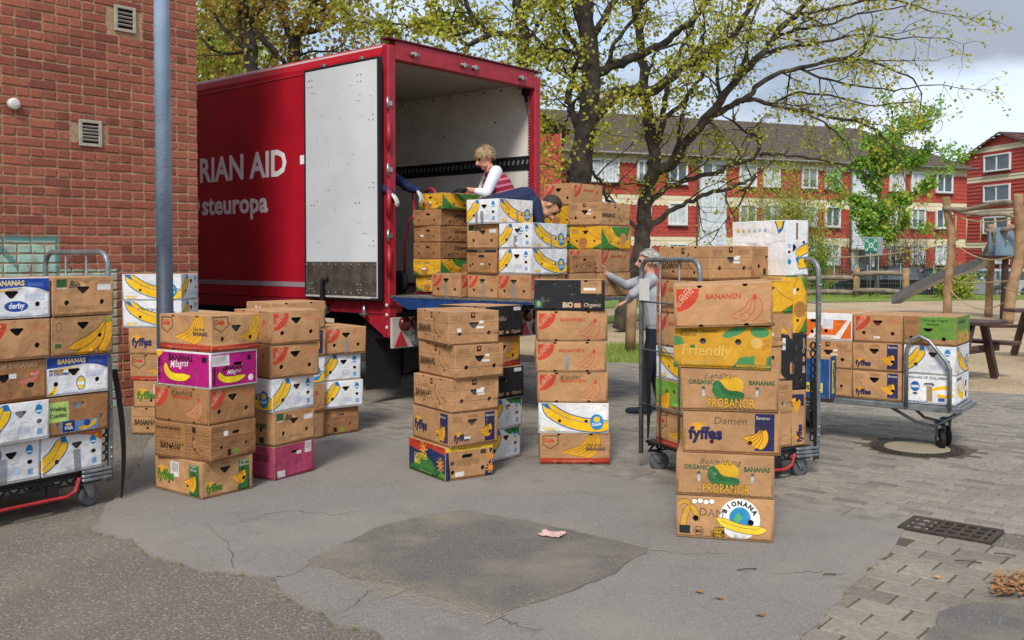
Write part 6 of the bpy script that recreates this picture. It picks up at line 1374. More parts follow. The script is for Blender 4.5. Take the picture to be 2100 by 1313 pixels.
class Tree:
    def __init__(s, seed): s.rs = random.Random(seed); s.w = MB(); s.l = MB(); s.pts = []; s.tips = []; s.nl = 0
    def leafcl(s, p, n, size, spread):
        rs = s.rs
        for _ in range(n):
            q = p + Vector((rs.gauss(0, spread), rs.gauss(0, spread), rs.gauss(-.3 * spread, spread))); d = Vector((rs.uniform(-1, 1), rs.uniform(-1, 1), rs.uniform(-1.1, .4))).normalized(); e_ = d.orthogonal().normalized(); e_.rotate(Matrix.Rotation(rs.random() * 6.28, 3, d)); l = size * rs.uniform(.6, 1.25); w = l * .36
            k = len(s.l.v); s.l.v += [tuple(q), tuple(q + d * l * .5 + e_ * w), tuple(q + d * l), tuple(q + d * l * .45 - e_ * w)]; s.l.face((k, k + 1, k + 2, k + 3)); s.nl += 1
    def smooth(s, pts, n=4):
        out_ = []
        for i in range(len(pts) - 1):
            p0, p1, p2, p3 = pts[max(i - 1, 0)], pts[i], pts[i + 1], pts[min(i + 2, len(pts) - 1)]
            for k in range(n):
                t = k / n; out_.append(.5 * ((2 * p1) + (p2 - p0) * t + (2 * p0 - 5 * p1 + 4 * p2 - p3) * t * t + (3 * p1 - p0 - 3 * p2 + p3) * t ** 3))
        return out_ + [pts[-1]]
    def limb(s, pts, r0, r1, n=8, grow=True, wob=.03):
        pts = s.smooth(pts); pts = [p + Vector((s.rs.uniform(-wob, wob), s.rs.uniform(-wob, wob), s.rs.uniform(-wob, wob))) for p in pts]
        rad = [(r0 + (r1 - r0) * (i / (len(pts) - 1)) ** .8) * s.rs.uniform(.92, 1.08) for i in range(len(pts))]; s.w.tube(pts, rad, n); s.pts += list(zip(pts, rad)); return pts, rad
    def twig(s, p, d, L, r, lev, leaf):
        rs = s.rs; pts = [p]; q = p.copy(); n_ = 4 if lev else 5; d = d.normalized()
        for i in range(n_):
            d = (d + Vector((rs.gauss(0, .28), rs.gauss(0, .28), rs.gauss(leaf.get('droop', -.04), .24)))).normalized(); q = q + d * L / n_; pts.append(q)
        s.w.tube(pts, [r * (1 - .8 * i / n_) for i in range(n_ + 1)], 4 if r > .012 else 3, False)
        for i in range(1, n_ + 1):
            if lev > 0:
                for _ in range(leaf.get('sub', 2)):
                    if rs.random() < .9: 
                        dd = (d + Vector((rs.uniform(-1, 1), rs.uniform(-1, 1), rs.uniform(-.9, .8)))).normalized(); s.twig(pts[i], dd, L * rs.uniform(.35, .65), r * .5, lev - 1, leaf)
            if rs.random() < leaf['p'] * (1.0 if lev == 0 else .5): s.leafcl(pts[i], rs.randint(*leaf['n']), leaf['s'], leaf['sp'])
def px_tree(name, label, limbs, depth, leaf, seed, bark, lm, group='trees behind the yard', twigs=1.0, spread=.35, base_z=None):
    """limbs: lists of picture points with a start and end thickness; each limb leaves the tree where it touches an earlier one and then runs towards or away from the viewer"""
    T_ = Tree(seed); rs = T_.rs; done = []
    for li, (pp_, r0, r1) in enumerate(limbs):
        y = depth
        if done: y = min(done, key=lambda q: (q[0] - pp_[0][0]) ** 2 + (q[1] - pp_[0][1]) ** 2)[2]
        k = 0 if li == 0 else rs.uniform(-spread, spread); P_ = []; run = 0
        for i, (x, yy) in enumerate(pp_):
            if i: run += math.hypot(x - pp_[i - 1][0], yy - pp_[i - 1][1]) / F * depth
            d = y + k * run; P_.append(D(x, yy, d)); done.append((x, yy, d))
        pts, rad = T_.limb(P_, r0, r1, 12 if li == 0 else 8)
        for i in range(len(pts) - 1):
            seg = (pts[i + 1] - pts[i]).length
            if pts[i].z < leaf.get('zmin', 2.5): continue
            nt_ = leaf['dens'] * seg * twigs * (1.6 if rad[i] < .06 else .9); nt_ = int(nt_) + (rs.random() < nt_ % 1)
            for _ in range(nt_):
                d = Vector((rs.uniform(-1, 1), rs.uniform(-1, 1), rs.uniform(-.6, .9))) + (pts[i + 1] - pts[i]).normalized() * .6
                T_.twig(pts[i], d, rs.uniform(.6, 1.7) * leaf.get('tl', 1), min(.02, rad[i] * .6), 1, leaf)
        T_.twig(pts[-1], pts[-1] - pts[-2], 1.4, max(.012, rad[-1]), 1, leaf)
    b_ = T_.pts[0][0].copy(); ro = empty(name, (b_.x, b_.y, 0)); tag(ro, label, 'tree', group)
    for mbk, nm, m_ in ((T_.w, 'trunk', bark), (T_.l, 'crown', lm)):
        mbk.v = [(v[0] - b_.x, v[1] - b_.y, v[2]) for v in mbk.v]; o = mbk.build(nm, m_, ro, False)
    print(name, 'wood', len(T_.w.f), 'leaves', T_.nl); return ro
LF = dict(p=.72, n=(4, 7), s=.088, sp=.085, dens=1.5, sub=2, droop=-.05)
px_tree('oak_tree', 'thick dark oak leaning behind the truck, sparse olive spring leaves', [
    ([(1142, 705), (1158, 560), (1174, 440), (1190, 340), (1203, 250), (1210, 150), (1204, 60), (1196, -30), (1200, -120)], .30, .13),
    ([(1203, 250), (1237, 220), (1264, 193), (1298, 187), (1331, 187), (1362, 172), (1400, 138), (1450, 114), (1500, 77), (1534, 20), (1550, -30)], .15, .05),
    ([(1208, 160), (1240, 142), (1286, 124), (1320, 110), (1363, 87), (1400, 60), (1440, 20), (1465, -30)], .11, .05),
    ([(1192, 262), (1172, 225), (1166, 195), (1176, 158)], .09, .06), ([(1172, 225), (1186, 200), (1190, 190)], .04, .02),
    ([(1205, 70), (1182, 20), (1168, -40)], .08, .04), ([(1206, 80), (1245, 30), (1275, -30)], .09, .05), ([(1209, 130), (1160, 70), (1140, 20), (1128, -20)], .07, .03),
    ([(1240, 142), (1262, 90), (1300, 40), (1318, -10)], .05, .03), ([(1298, 187), (1330, 150), (1345, 110), (1390, 90)], .04, .02), ([(1400, 138), (1440, 90), (1445, 40)], .04, .02), ([(1208, 160), (1180, 110), (1120, 100), (1090, 60)], .05, .02)], 19.0, LF, 3, M_BARKD, M_OAK, twigs=.9)
px_tree('oak_tree', 'mossy oak beside the tail lift with long branches over the playground', [
    ([(1276, 680), (1292, 600), (1306, 540), (1318, 481), (1325, 414), (1338, 354), (1341, 314), (1330, 250), (1324, 190), (1318, 120), (1306, 40), (1300, -30)], .22, .07),
    ([(1338, 350), (1372, 338), (1400, 304), (1433, 261), (1477, 208), (1510, 161), (1561, 114), (1588, 74), (1628, 33), (1670, -10)], .13, .05),
    ([(1440, 252), (1490, 222), (1534, 198), (1567, 164), (1641, 141), (1701, 124), (1752, 117), (1810, 135), (1870, 160)], .08, .018),
    ([(1505, 215), (1534, 203), (1584, 214), (1651, 228), (1735, 245), (1785, 260), (1819, 288), (1850, 330)], .06, .015),
    ([(1326, 425), (1351, 398), (1375, 380), (1425, 365), (1469, 354), (1492, 341), (1539, 328), (1556, 305), (1562, 280)], .07, .035), ([(1556, 318), (1600, 318), (1660, 326), (1720, 334), (1770, 360)], .04, .012),
    ([(1318, 476), (1350, 455), (1382, 430), (1412, 415), (1450, 398), (1500, 386), (1530, 372), (1552, 360)], .07, .03),
    ([(1306, 470), (1285, 445), (1257, 420), (1236, 398), (1228, 370), (1210, 342)], .045, .03),
    ([(1341, 310), (1358, 250), (1366, 190), (1390, 120), (1420, 60), (1440, 0)], .08, .03), ([(1366, 240), (1400, 210), (1420, 180), (1445, 150)], .06, .03), ([(1372, 338), (1390, 290), (1396, 240), (1410, 200)], .05, .02),
    ([(1588, 74), (1640, 60), (1700, 50), (1760, 30), (1830, 20)], .04, .015), ([(1561, 114), (1620, 96), (1690, 88), (1760, 70), (1840, 80)], .04, .015), ([(1641, 141), (1700, 165), (1770, 180), (1850, 185), (1900, 175)], .03, .012), ([(1584, 214), (1640, 190), (1720, 200), (1800, 215), (1880, 205)], .03, .012),
    ([(1651, 228), (1700, 262), (1740, 300), (1745, 345)], .025, .01), ([(1628, 33), (1700, 20), (1790, 0), (1880, 10)], .04, .015), ([(1510, 161), (1530, 110), (1540, 50), (1560, 0)], .05, .02), ([(1477, 208), (1470, 150), (1480, 90), (1500, 30)], .045, .02)], 21.0, dict(LF, p=.36, n=(3, 5), sub=2, droop=-.02), 5, M_BARK, M_OAK, twigs=.85, spread=.3)
LB = dict(p=.85, n=(3, 5), s=.14, sp=.13, dens=1.9, sub=2, droop=-.03, tl=1.2)
px_tree('oak_tree', 'dark straight oak trunk with bronze spring leaves above the truck roof', [([(528, 640), (520, 400), (516, 200), (512, 100), (500, 40), (488, -40)], .26, .12), ([(520, 60), (548, 90), (570, 116), (584, 128)], .08, .06), ([(514, 110), (470, 70), (440, 30), (420, -20)], .07, .03), ([(505, 50), (540, 10), (560, -40)], .08, .04), ([(512, 100), (470, 110), (430, 100), (405, 60)], .05, .02)], 24.0, LB, 8, M_BARKD, M_OAKB, twigs=1.2)
px_tree('oak_tree', 'forked oak trunk with bronze leaves behind the truck body', [([(600, 640), (598, 400), (596, 200), (602, 110), (610, 70), (634, 30), (660, -40)], .26, .10), ([(606, 90), (580, 40), (566, -30)], .12, .06), ([(610, 72), (660, 60), (700, 40), (730, 10)], .07, .03), ([(634, 30), (690, 10), (740, -30)], .06, .03), ([(600, 120), (650, 105), (700, 110)], .04, .02)], 25.5, LB, 9, M_BARKD, M_OAKB, twigs=1.1)
px_tree('oak_tree', 'oak with a hooked bough rising behind the truck roof', [([(1056, 700), (1064, 420), (1068, 240), (1070, 130), (1074, 70), (1062, 10), (1056, -50)], .22, .10), ([(1068, 80), (1020, 70), (990, 58), (962, 22), (940, -30)], .09, .04), ([(1010, 68), (960, 92), (935, 70), (890, 58), (840, 54), (790, 44)], .07, .02), ([(935, 72), (962, 60), (965, 30), (955, 0)], .05, .03), ([(1076, 140), (1098, 112), (1120, 90), (1136, 92), (1132, 112), (1122, 140), (1150, 148)], .08, .03), ([(1072, 100), (1110, 40), (1130, -20)], .06, .03), ([(890, 58), (860, 30), (830, 10)], .03, .01), ([(840, 54), (800, 70), (760, 60)], .02, .01)], 22.5, dict(LF, p=.75, s=.12, sp=.09), 12, M_BARKD, M_OAK, twigs=1.0)
px_tree('beech_tree', 'bright yellow-green tree between the brick wall and the dark oak', [([(440, 640), (440, 300), (436, 150), (430, 60), (424, -30)], .2, .06), ([(438, 180), (470, 130), (495, 90)], .05, .02), ([(436, 150), (415, 110), (400, 70)], .05, .02), ([(432, 90), (470, 60), (490, 20)], .05, .02), ([(438, 170), (418, 150), (400, 140)], .04, .02), ([(440, 200), (480, 170), (505, 150)], .04, .02)], 30, dict(LB, s=.16, sp=.2, n=(4, 7), dens=2.4), 14, M_BARK, M_YG, twigs=1.0)
LM = dict(p=.66, n=(4, 8), s=.18, sp=.13, dens=1.8, sub=2, droop=.03, tl=.42, zmin=2.2)
px_tree('maple_tree', 'small fresh green maple in front of the apartment block', [([(1796, 628), (1800, 520), (1802, 440), (1806, 360), (1815, 300), (1830, 262)], .13, .03), ([(1801, 480), (1775, 455), (1755, 430)], .04, .02), ([(1802, 450), (1840, 420), (1880, 395), (1915, 365)], .05, .02), ([(1804, 400), (1770, 360), (1750, 320)], .05, .02), ([(1808, 350), (1860, 330), (1905, 320)], .05, .02), ([(1812, 310), (1850, 280), (1885, 255)], .04, .015), ([(1806, 360), (1790, 320), (1800, 280)], .04, .015), ([(1803, 430), (1770, 410), (1745, 400)], .03, .015), ([(1802, 500), (1835, 470), (1865, 450)], .03, .015)], 43, LM, 21, M_BARK, M_GRN, spread=.5)
def shrub(name, label, px, py, d, w, h, n_, lm, seed, bark=M_BARK, leafy=1.0):
    T_ = Tree(seed); rs = T_.rs; b_ = D(px, py, d); b_.z = 0
    for _ in range(n_):
        a = rs.random() * 6.28; dirv = Vector((math.cos(a) * rs.uniform(.1, .8), math.sin(a) * rs.uniform(.1, .8), 1)); T_.twig(Vector((rs.gauss(0, .15), rs.gauss(0, .15), 0)), dirv, h * rs.uniform(.7, 1.1), .02, 1, dict(p=leafy, n=(3, 6), s=.11, sp=.12, sub=3, droop=.08))
    ro = empty(name, (b_.x, b_.y, 0 if d < 41 else LOW)); ro.scale = (w / h, w / h, 1); tag(ro, label, 'shrub', 'shrubs before the flats'); T_.w.build('stems', bark, ro, False); T_.l.build('foliage', lm, ro, False); return ro
shrub('shrub', 'tall yellow-green flowering shrub before the long apartment block', 1612, 604, 42.5, 2.8, 4.6, 90, M_YG, 31)
shrub('shrub', 'dark green bush right of the tall roll cage load', 1680, 604, 43, 1.1, 2.4, 26, M_GRN, 32)
shrub('shrub', 'bare twiggy bush left of the maple trunk', 1730, 598, 54, 2.0, 3.4, 30, M_OAKB, 33, leafy=.06)
shrub('shrub', 'bare twiggy bush under the first-floor windows right of the maple', 1836, 596, 55, 2.6, 3.6, 36, M_OAKB, 34, leafy=.08)
shrub('shrub', 'bare reddish bush between two ground-floor windows right of the maple', 1885, 596, 55, 2.4, 3.2, 34, M_OAKB, 35, leafy=.08)
shrub('shrub', 'yellowing low bush under the slide', 1955, 612, 37, .8, .9, 26, M_YG, 36, leafy=.8)
# ---------------------------------------------------------------- cars
M_CGL = mat('car_glass', '3C4A54', .05, .2, 2, spec=1.0); M_TYRE = mat('car_tyre', '17171A', .8, .1)
def car(label, px, d, rz, colr, L_c=4.5, H_c=1.55, suv=True):
    c = empty('parked_car', D(px, 590, d) * 1.0, rz); c.location.z = LOW + .016; tag(c, label, 'car', 'cars parked before the flats'); W_c = 1.8; h = H_c
    paint = mat('car_paint_' + colr, colr, .22, .06, 2, spec=.6, coat=.5)
    def ring(pts, y, k): return [(x, y * k, z) for x, z in pts]
    low = [(-L_c / 2, .45), (-L_c / 2 + .05, .30), (L_c / 2 - .1, .28), (L_c / 2, .45), (L_c / 2 - .03, .68), (L_c / 2 - .25, .82), (L_c * .22, .95), (-L_c / 2 + .1, 1.0), (-L_c / 2, .8)]
    secs = [(-W_c / 2, .97), (-W_c / 2 * .96, 1.0), (W_c / 2 * .96, 1.0), (W_c / 2, .97)]
    mb = MB(); k0 = len(mb.v)
    for y, s in secs: mb.v += [(x * s, y, .62 + (z - .62) * (s if abs(y) > W_c / 2 * .97 else 1)) for x, z in low]
    n_ = len(low)
    for i in range(3):
        for j in range(n_): a, b_ = k0 + i * n_ + j, k0 + i * n_ + (j + 1) % n_; mb.face((a, b_, b_ + n_, a + n_))
    mb.face(range(k0, k0 + n_)); mb.face([k0 + 3 * n_ + j for j in range(n_)][::-1])
    mb.build('body', paint, c)
    rear = -L_c / 2 + (.12 if suv else .5); cab = [(rear, .98), (L_c * .24, .94), (L_c * .06, h - .05), (-L_c * .1, h), (rear + (.28 if suv else .75), h - .06)]
    mb = MB(); k0 = len(mb.v)
    for y, s in ((-W_c / 2 + .06, 0), (W_c / 2 - .06, 0)):
        mb.v += [(x, y * (1 if z < 1.05 else .82), z) for x, z in cab]
    for j in range(5): a, b_ = k0 + j, k0 + (j + 1) % 5; mb.cur = 1 if j in (1, 4) else 0; mb.face((a, b_, b_ + 5, a + 5))
    mb.cur = 0; mb.face(range(k0, k0 + 5)); mb.face([k0 + 5 + j for j in range(5)][::-1]); mb.build('cabin', [paint, M_CGL], c)
    for s in (-1, 1):
        for x0, x1, t0, t1 in ((L_c * .20, -.02, L_c * .055, -.02), (-.10, -L_c * .25, -.10, -L_c * .25), (-L_c * .27, rear + .22, -L_c * .27, rear + .4)):
            mb = MB(); yb, yt = s * (W_c / 2 - .055), s * (W_c / 2 * .82 - .045); zt = h - .13; f_ = (zt - .98) / (h - .98)
            mb.poly([(x0, yb + s * .004, 1.0), (x1, yb + s * .004, 1.0), (t1, yb + (yt - yb) * f_ + s * .012, zt), (t0, yb + (yt - yb) * f_ + s * .012, zt)]); mb.build('side_window', M_CGL, c, False)
        for x in (-L_c * .30, L_c * .31):
            mb = MB(); mb.lathe([(-.1, .2), (-.1, .30), (-.07, .33), (.07, .33), (.1, .30), (.1, .2)], (x, s * (W_c / 2 - .09), .33), (0, 1, 0), 22); w_ = mb.build('wheel', M_TYRE, c)
            mb = MB(); mb.lathe([(0, .21), (.02, .2), (.03, .05)], (x, s * (W_c / 2 + .0), .33), (0, s, 0), 18); mb.build('rim', mat('alloy', '8A8C8E', .35, .2, 9, metal=.6), w_)
            mb = MB(); mb.lathe([(0, .38), (.006, .38)], (x, s * (W_c / 2 - .006), .36), (0, s, 0), 22); mb.build('wheel_arch', M_CGL, c)
        mb = MB(); mb.box((-L_c / 2 + .02, s * (W_c / 2 - .2), .86), (.06, .3, .16), None, .02); mb.build('tail_light', M_TRI, c)
        mb = MB(); mb.box((L_c / 2 - .1, s * (W_c / 2 - .26), .7), (.1, .34, .12), None, .02); mb.build('headlight', M_STEEL, c)
        mb = MB(); mb.box((L_c * .17, s * (W_c / 2 + .06), 1.02), (.14, .16, .12), None, .03); mb.build('mirror', paint, c)
    mb = MB(); mb.box((-L_c / 2 - .008, 0, .62), (.02, .5, .11)); mb.build('number_plate', M_WFR, c)
    return c
car('black estate car parked behind the wooden rail fence', 1793, 45.0, R(152), '15161A', 4.7, 1.6)
car('dark car with silver trim beside the black estate car', 1895, 46.5, R(140), '1E2024', 4.3, 1.5)
car('dark grey car half hidden behind the slide', 1948, 47.5, R(138), '2A2C30', 4.3, 1.5, False)
car('silver car behind the slide and mesh fence', 2005, 46.0, R(132), '8E9296', 4.3, 1.5, False)
car('white car behind the climbing frame posts', 2068, 45.0, R(128), 'B4B8BC', 4.4, 1.5)
car('blue-grey car at the road edge beyond the climbing frame', 2135, 47.5, R(130), '5A6878', 4.3, 1.5, False)
# ---------------------------------------------------------------- fences, sign, playground
M_WOOD = mat('weathered_wood', '9A7E5E', .85, .3, 4, .6, 30, c2='7E6448'); M_WOODG = mat('grey_wood', '857868', .85, .3, 4, .6, 30, c2='6E6254'); M_FEN = mat('fence_zinc', '7E8482', .5, .2, 9, metal=.4); M_ROPE = mat('rope', 'A8946E', .9, .2, 30); M_SLIDE = mat('slide_steel', '8E9092', .3, .15, 6, metal=.85); M_BROWN = mat('brown_plank', '4A342E', .6, .25, 6, .2, 30)
wf = empty('rail_fence', G(1757, 606)); tag(wf, 'low wooden post-and-rail fence round the playground', 'fence'); o0 = Vector(wf.location)
def wp(px, py, d): return D(px, py, d) - o0
for px, d in ((1757, 38), (1858, 37), (1640, 39)):
    mb = MB(); mb.tube([Vector((D(px, 560, d).x, d, 0)) - o0, Vector((D(px, 560, d).x, d, 1.15)) - o0], .13, 10); mb.build('post', M_WOOD, wf)
for a, b_ in (((1750, 563, 38), (1868, 562, 37)), ((1750, 596, 38), (1872, 602, 37)), ((1630, 575, 39), (1760, 570, 38)), ((1630, 602, 39), (1760, 600, 38))):
    p, q = wp(*a), wp(*b_); m_ = (p + q) / 2 + Vector((0, 0, .06)); mb = MB(); mb.tube([p, p.lerp(m_, .5), m_, m_.lerp(q, .5), q], [.09, .1, .09, .1, .085], 8); mb.build('rail', M_WOODG, wf)
mf = empty('mesh_fence', (0, 40.5, 0)); tag(mf, 'grey steel mesh fence between playground and parked cars', 'fence')
xs = [XD(px, 40.5) for px in range(1235, 2190, 68)]
for x in xs:
    mb = MB(); mb.tube([(x, 0, 0), (x, 0, 1.25)], .03, 6); mb.build('post', M_FEN, mf)
for a, b_ in zip(xs, xs[1:]):
    mb = MB()
    for z in [.08 + i * .2 for i in range(6)]: mb.bar((a, .03, z), (b_, .03, z), .005, .008)
    n_ = 14
    for i in range(1, n_): mb.bar((a + (b_ - a) * i / n_, .03, .05), (a + (b_ - a) * i / n_, .03, 1.12), .004, .004, (0, 1, 0))
    mb.build('mesh_panel', M_FEN, mf)
sg = empty('assembly_sign', G(1785, 608)); sg.location.z = 0; o0 = Vector(sg.location); tag(sg, 'green square assembly point sign on a grey pole', 'sign')
dd_ = o0.y
mb = MB(); mb.tube([(0, .04, 0), (0, .04, 2.35)], .035, 8); mb.tube([(.32, .05, 0), (.32, .05, 1.6)], .025, 8); mb.build('pole', M_FEN, sg)
mb = MB(); mb.box((0, 0, 2.05), (.52, .03, .52), None, .01); bd_ = mb.build('board', mat('sign_green', '1E7A5E', .5, .08), sg)
mb = MB(); y = -.018
for sx in (-1, 1):
    for sz in (-1, 1): mb.poly([(sx * .22, y, 2.05 + sz * .22), (sx * .12, y, 2.05 + sz * .22), (sx * .22, y, 2.05 + sz * .12)]); mb.poly([(sx * .21, y, 2.05 + sz * .19), (sx * .11, y, 2.05 + sz * .09), (sx * .09, y, 2.05 + sz * .11), (sx * .19, y, 2.05 + sz * .21)])
for x, z, r in ((-.06, 2.09, .03), (.06, 2.09, .03), (0, 2.12, .03), (-.03, 2.07, .025), (.03, 2.07, .025)): mb.poly([(x + r * math.cos(a), y, z + r * math.sin(a)) for a in [6.283 * k / 10 for k in range(10)]]); mb.poly([(x - .028, y, z - .03), (x + .028, y, z - .03), (x + .03, y, z - .12), (x - .03, y, z - .12)])
mb.build('pictogram', M_WFR, bd_, False)
mb = MB(); mb.box((.16, .09, 2.0), (.7, .02, .75), None, .01); mb.build('back_board', mat('board_grey', '7E8A92', .6, .1), sg)
st = empty('street_lamp', (ft_at(1636) * FD.x + PB.x, 55, LOW)); st.location.x = XD(1632, 55); tag(st, 'slim street lamp with flat white head before the flats', 'street lamp')
mb = MB(); mb.tube([(0, 0, 0), (0, 0, 5.0)], [.06, .04], 8); mb.build('pole', M_FEN, st); mb = MB(); mb.box((.1, 0, 5.06), (.5, .2, .08), None, .02); mb.build('lamp_head', M_WFR, st)
# playground frame
pg = empty('climbing_frame', G(1944, 640)); tag(pg, 'wooden climbing frame with bent posts, rope bridge and steel slide', 'playground'); o0 = Vector(pg.location); o0.z = 0
def Q(px, py, d): return D(px, py, d) - o0
def post(pp_, r, m_=M_WOOD):
    T_ = Tree(1); P_ = T_.smooth([Q(*p) for p in pp_], 5); mb = MB(); n_ = len(P_); mb.tube(P_, [r * (1 - .15 * i / n_) * (1 + .05 * math.sin(i * 1.7)) for i in range(n_)], 12); return mb.build('post', m_, pg)
d1, d2 = 26.0, 23.5
def foot(px, d): return (px, HOR + 3160 / d + 1, d)
post([foot(1943, d1), (1944, 590, d1), (1950, 530, d1), (1951, 480, d1), (1944, 440, d1), (1940, 404, d1)], .115)
post([foot(2066, d2), (2076, 590, d2), (2090, 530, d2), (2093, 470, d2), (2089, 430, d2), (2089, 398, d2)], .13)
post([foot(2027, d1), (2030, 580, d1), (2033, 520, d1), (2032, 460, d1)], .10); post([foot(2058, 25), (2061, 560, 25.0), (2062, 530, 25.0)], .09, M_BROWN); post([(2069, 530, 26.5), (2071, 490, 26.5), (2071, 460, 26.5)], .08)
for a, b_, c_, r in (((1935, 427, d1), (2010, 425, 25), (2092, 418, d2), .06), ((1935, 426, d1), (2020, 440, 26.5), (2095, 450, 27), .05), ((2022, 473, d1), (2060, 472, 25), (2110, 471, 24.5), .06)):
    mb = MB(); p, q, s = Q(*a), Q(*b_), Q(*c_); pts = [p, p.lerp(q, .5) + Vector((0, 0, -.06)), q, q.lerp(s, .5) + Vector((0, 0, .07)), s]; mb.tube(Tree(2).smooth(pts, 4), r, 10); mb.build('beam', M_WOODG, pg)
for a, b_, sag in (((1950, 440, d1), (2088, 446, d2), .15), ((1948, 578, d1), (2086, 574, d2), .05), ((1944, 590, d1), (2080, 605, d2), .45), ((2060, 590, d2), (2110, 598, 21), .05), ((1948, 500, d1), (1700, 528, 30), .1), ((1952, 495, d1), (2090, 520, d2), .3)):
    p, q = Q(*a), Q(*b_); mb = MB(); mb.tube([p.lerp(q, t) - Vector((0, 0, sag * 4 * t * (1 - t))) for t in [k / 10 for k in range(11)]], .016, 6); mb.build('rope', M_ROPE, pg)
for px, y0, y1 in ((1961, 442, 490), (1983, 448, 500), (2012, 450, 502), (2040, 446, 500), (2067, 446, 495)):
    p, q = Q(px, y0, 25), Q(px - 2, y1, 25); mb = MB(); mb.tube([p, q], .018, 6); mb.ball(q, .024, 8, 6, (1, 1, 1.6)); mb.build('hanging_rope', M_ROPE, pg)
# slide: trough with raised sides from platform to sand
top_, low_ = Q(2034, 512, 26.3), Q(1838, 628, 28.5); low_.z = max(low_.z, .28); mid = [top_, top_.lerp(low_, .12) + Vector((0, 0, -.25)), top_.lerp(low_, .5) + Vector((0, 0, -.04)), top_.lerp(low_, .85) + Vector((0, 0, .02)), low_]
sl = Tree(3).smooth(mid, 5); sd2 = (low_ - top_); sd2.z = 0; sw = Vector((-sd2.y, sd2.x, 0)).normalized() * .24; mb = MB()
prof = [(-1.0, .17), (-1.0, .0), (-.8, -.04), (.8, -.04), (1.0, .0), (1.0, .17), (1.06, .17), (1.06, -.07), (-1.06, -.07), (-1.06, .17)]
k0 = len(mb.v)
for p in sl: mb.v += [tuple(p + sw * a + Vector((0, 0, b_))) for a, b_ in prof]
for i in range(len(sl) - 1):
    for j in range(10): a, b_ = k0 + i * 10 + j, k0 + i * 10 + (j + 1) % 10; mb.face((a, b_, b_ + 10, a + 10))
mb.build('slide', M_SLIDE, pg)
pc = Q(2062, 528, 25.3); mb = MB(); mb.box(pc, (.95, .95, .1), Matrix.Rotation(.3, 3, 'Z'), .01); mb.build('platform', M_BROWN, pg)
for px, dpt in ((2047, 25.6), (2061, 25.1)):
    c = Q(px, 505, dpt); mb = MB(); pts = [Vector((-.24, 0, -.3)), Vector((-.24, 0, .28))] + [Vector((-.24 * math.cos(a), 0, .28 + .22 * math.sin(a))) for a in [math.pi * k / 8 for k in range(1, 8)]] + [Vector((.24, 0, .28)), Vector((.24, 0, -.3))]; mb.prism([c + p for p in pts], (.0, .03, 0)); mb.build('arch_panel', mat('panel_blue_grey', '6E8496', .4, .1, 3), pg)
# picnic bench
pt = empty('picnic_table', (5.22, 13.37, 0)); tag(pt, 'dark brown picnic table with attached benches on the sand', 'picnic table'); o0 = Vector(pt.location); pa_ = R(-50); pt.rotation_euler = (0, 0, pa_)
for y, z, w, n_ in ((.0, .74, .12, 5), (-.62, .45, .13, 2), (.62, .45, .13, 2)):
    for k in range(n_):
        mb = MB(); mb.box((.45, y + (k - (n_ - 1) / 2) * (w + .012), z), (1.9, w, .045), None, .006); mb.build('plank', M_BROWN, pt)
for x in (-.2, 1.1):
    mb = MB(); mb.bar((x, -.72, .38), (x, .72, .38), .06, .09); mb.build('cross_beam', M_BROWN, pt)
    for s in (-1, 1): mb = MB(); mb.bar((x + .06, s * .52, 0), (x + .06, s * .18, .72), .07, .09, (1, 0, 0)); mb.build('leg', M_BROWN, pt)
mb = MB(); b_ = G(1292, 722); mb.tube([(b_.x, b_.y, 0), (b_.x + .02, b_.y, .5), (b_.x + .04, b_.y, 1.05)], [.09, .085, .08], 12); tag(mb.build('wooden_post', M_WOOD), 'thick bare wooden post on the grass behind the black-topped stack', 'post')
pt2 = empty('picnic_table', (8.75, 15.3, 0)); tag(pt2, 'second brown picnic table farther back on the sand, at the frame posts', 'picnic table')
for y, z in ((0, .74), (.13, .74), (-.13, .74), (-.6, .45), (.6, .45)):
    mb = MB(); mb.box((0, y, z), (1.9, .12, .05), None, .006); mb.build('plank', M_BROWN, pt2)
for x in (-.6, .6): mb = MB(); mb.bar((x, -.5, 0), (x, -.15, .72), .07, .09, (1, 0, 0)); mb.bar((x, .5, 0), (x, .15, .72), .07, .09, (1, 0, 0)); mb.build('leg_pair', M_BROWN, pt2)
# ================================================================ people
def skin_mat():
    m = bpy.data.materials.new('skin_and_cloth'); m.use_nodes = True; t = m.node_tree; n = t.nodes; b = n['Principled BSDF']; b.inputs['Roughness'].default_value = .75; b.inputs['Specular IOR Level'].default_value = .25
    at = n.new('ShaderNodeAttribute'); at.attribute_name = 'Col'; co = n.new('ShaderNodeTexCoord'); no = n.new('ShaderNodeTexNoise'); no.inputs['Scale'].default_value = 9; no.inputs['Detail'].default_value = 6; t.links.new(co.outputs['Object'], no.inputs['Vector'])
    mr = n.new('ShaderNodeMapRange'); mr.inputs['From Min'].default_value = .3; mr.inputs['From Max'].default_value = .7; mr.inputs['To Min'].default_value = .82; mr.inputs['To Max'].default_value = 1.1; t.links.new(no.outputs['Fac'], mr.inputs['Value'])
    hv = n.new('ShaderNodeHueSaturation'); t.links.new(at.outputs['Color'], hv.inputs['Color']); t.links.new(mr.outputs[0], hv.inputs['Value']); t.links.new(hv.outputs[0], b.inputs['Base Color'])
    bp = n.new('ShaderNodeBump'); bp.inputs['Strength'].default_value = .5; bp.inputs['Distance'].default_value = .02; t.links.new(no.outputs['Fac'], bp.inputs['Height']); t.links.new(bp.outputs[0], b.inputs['Normal']); return m
M_BODY = skin_mat()
def V(*a): return Vector(a)
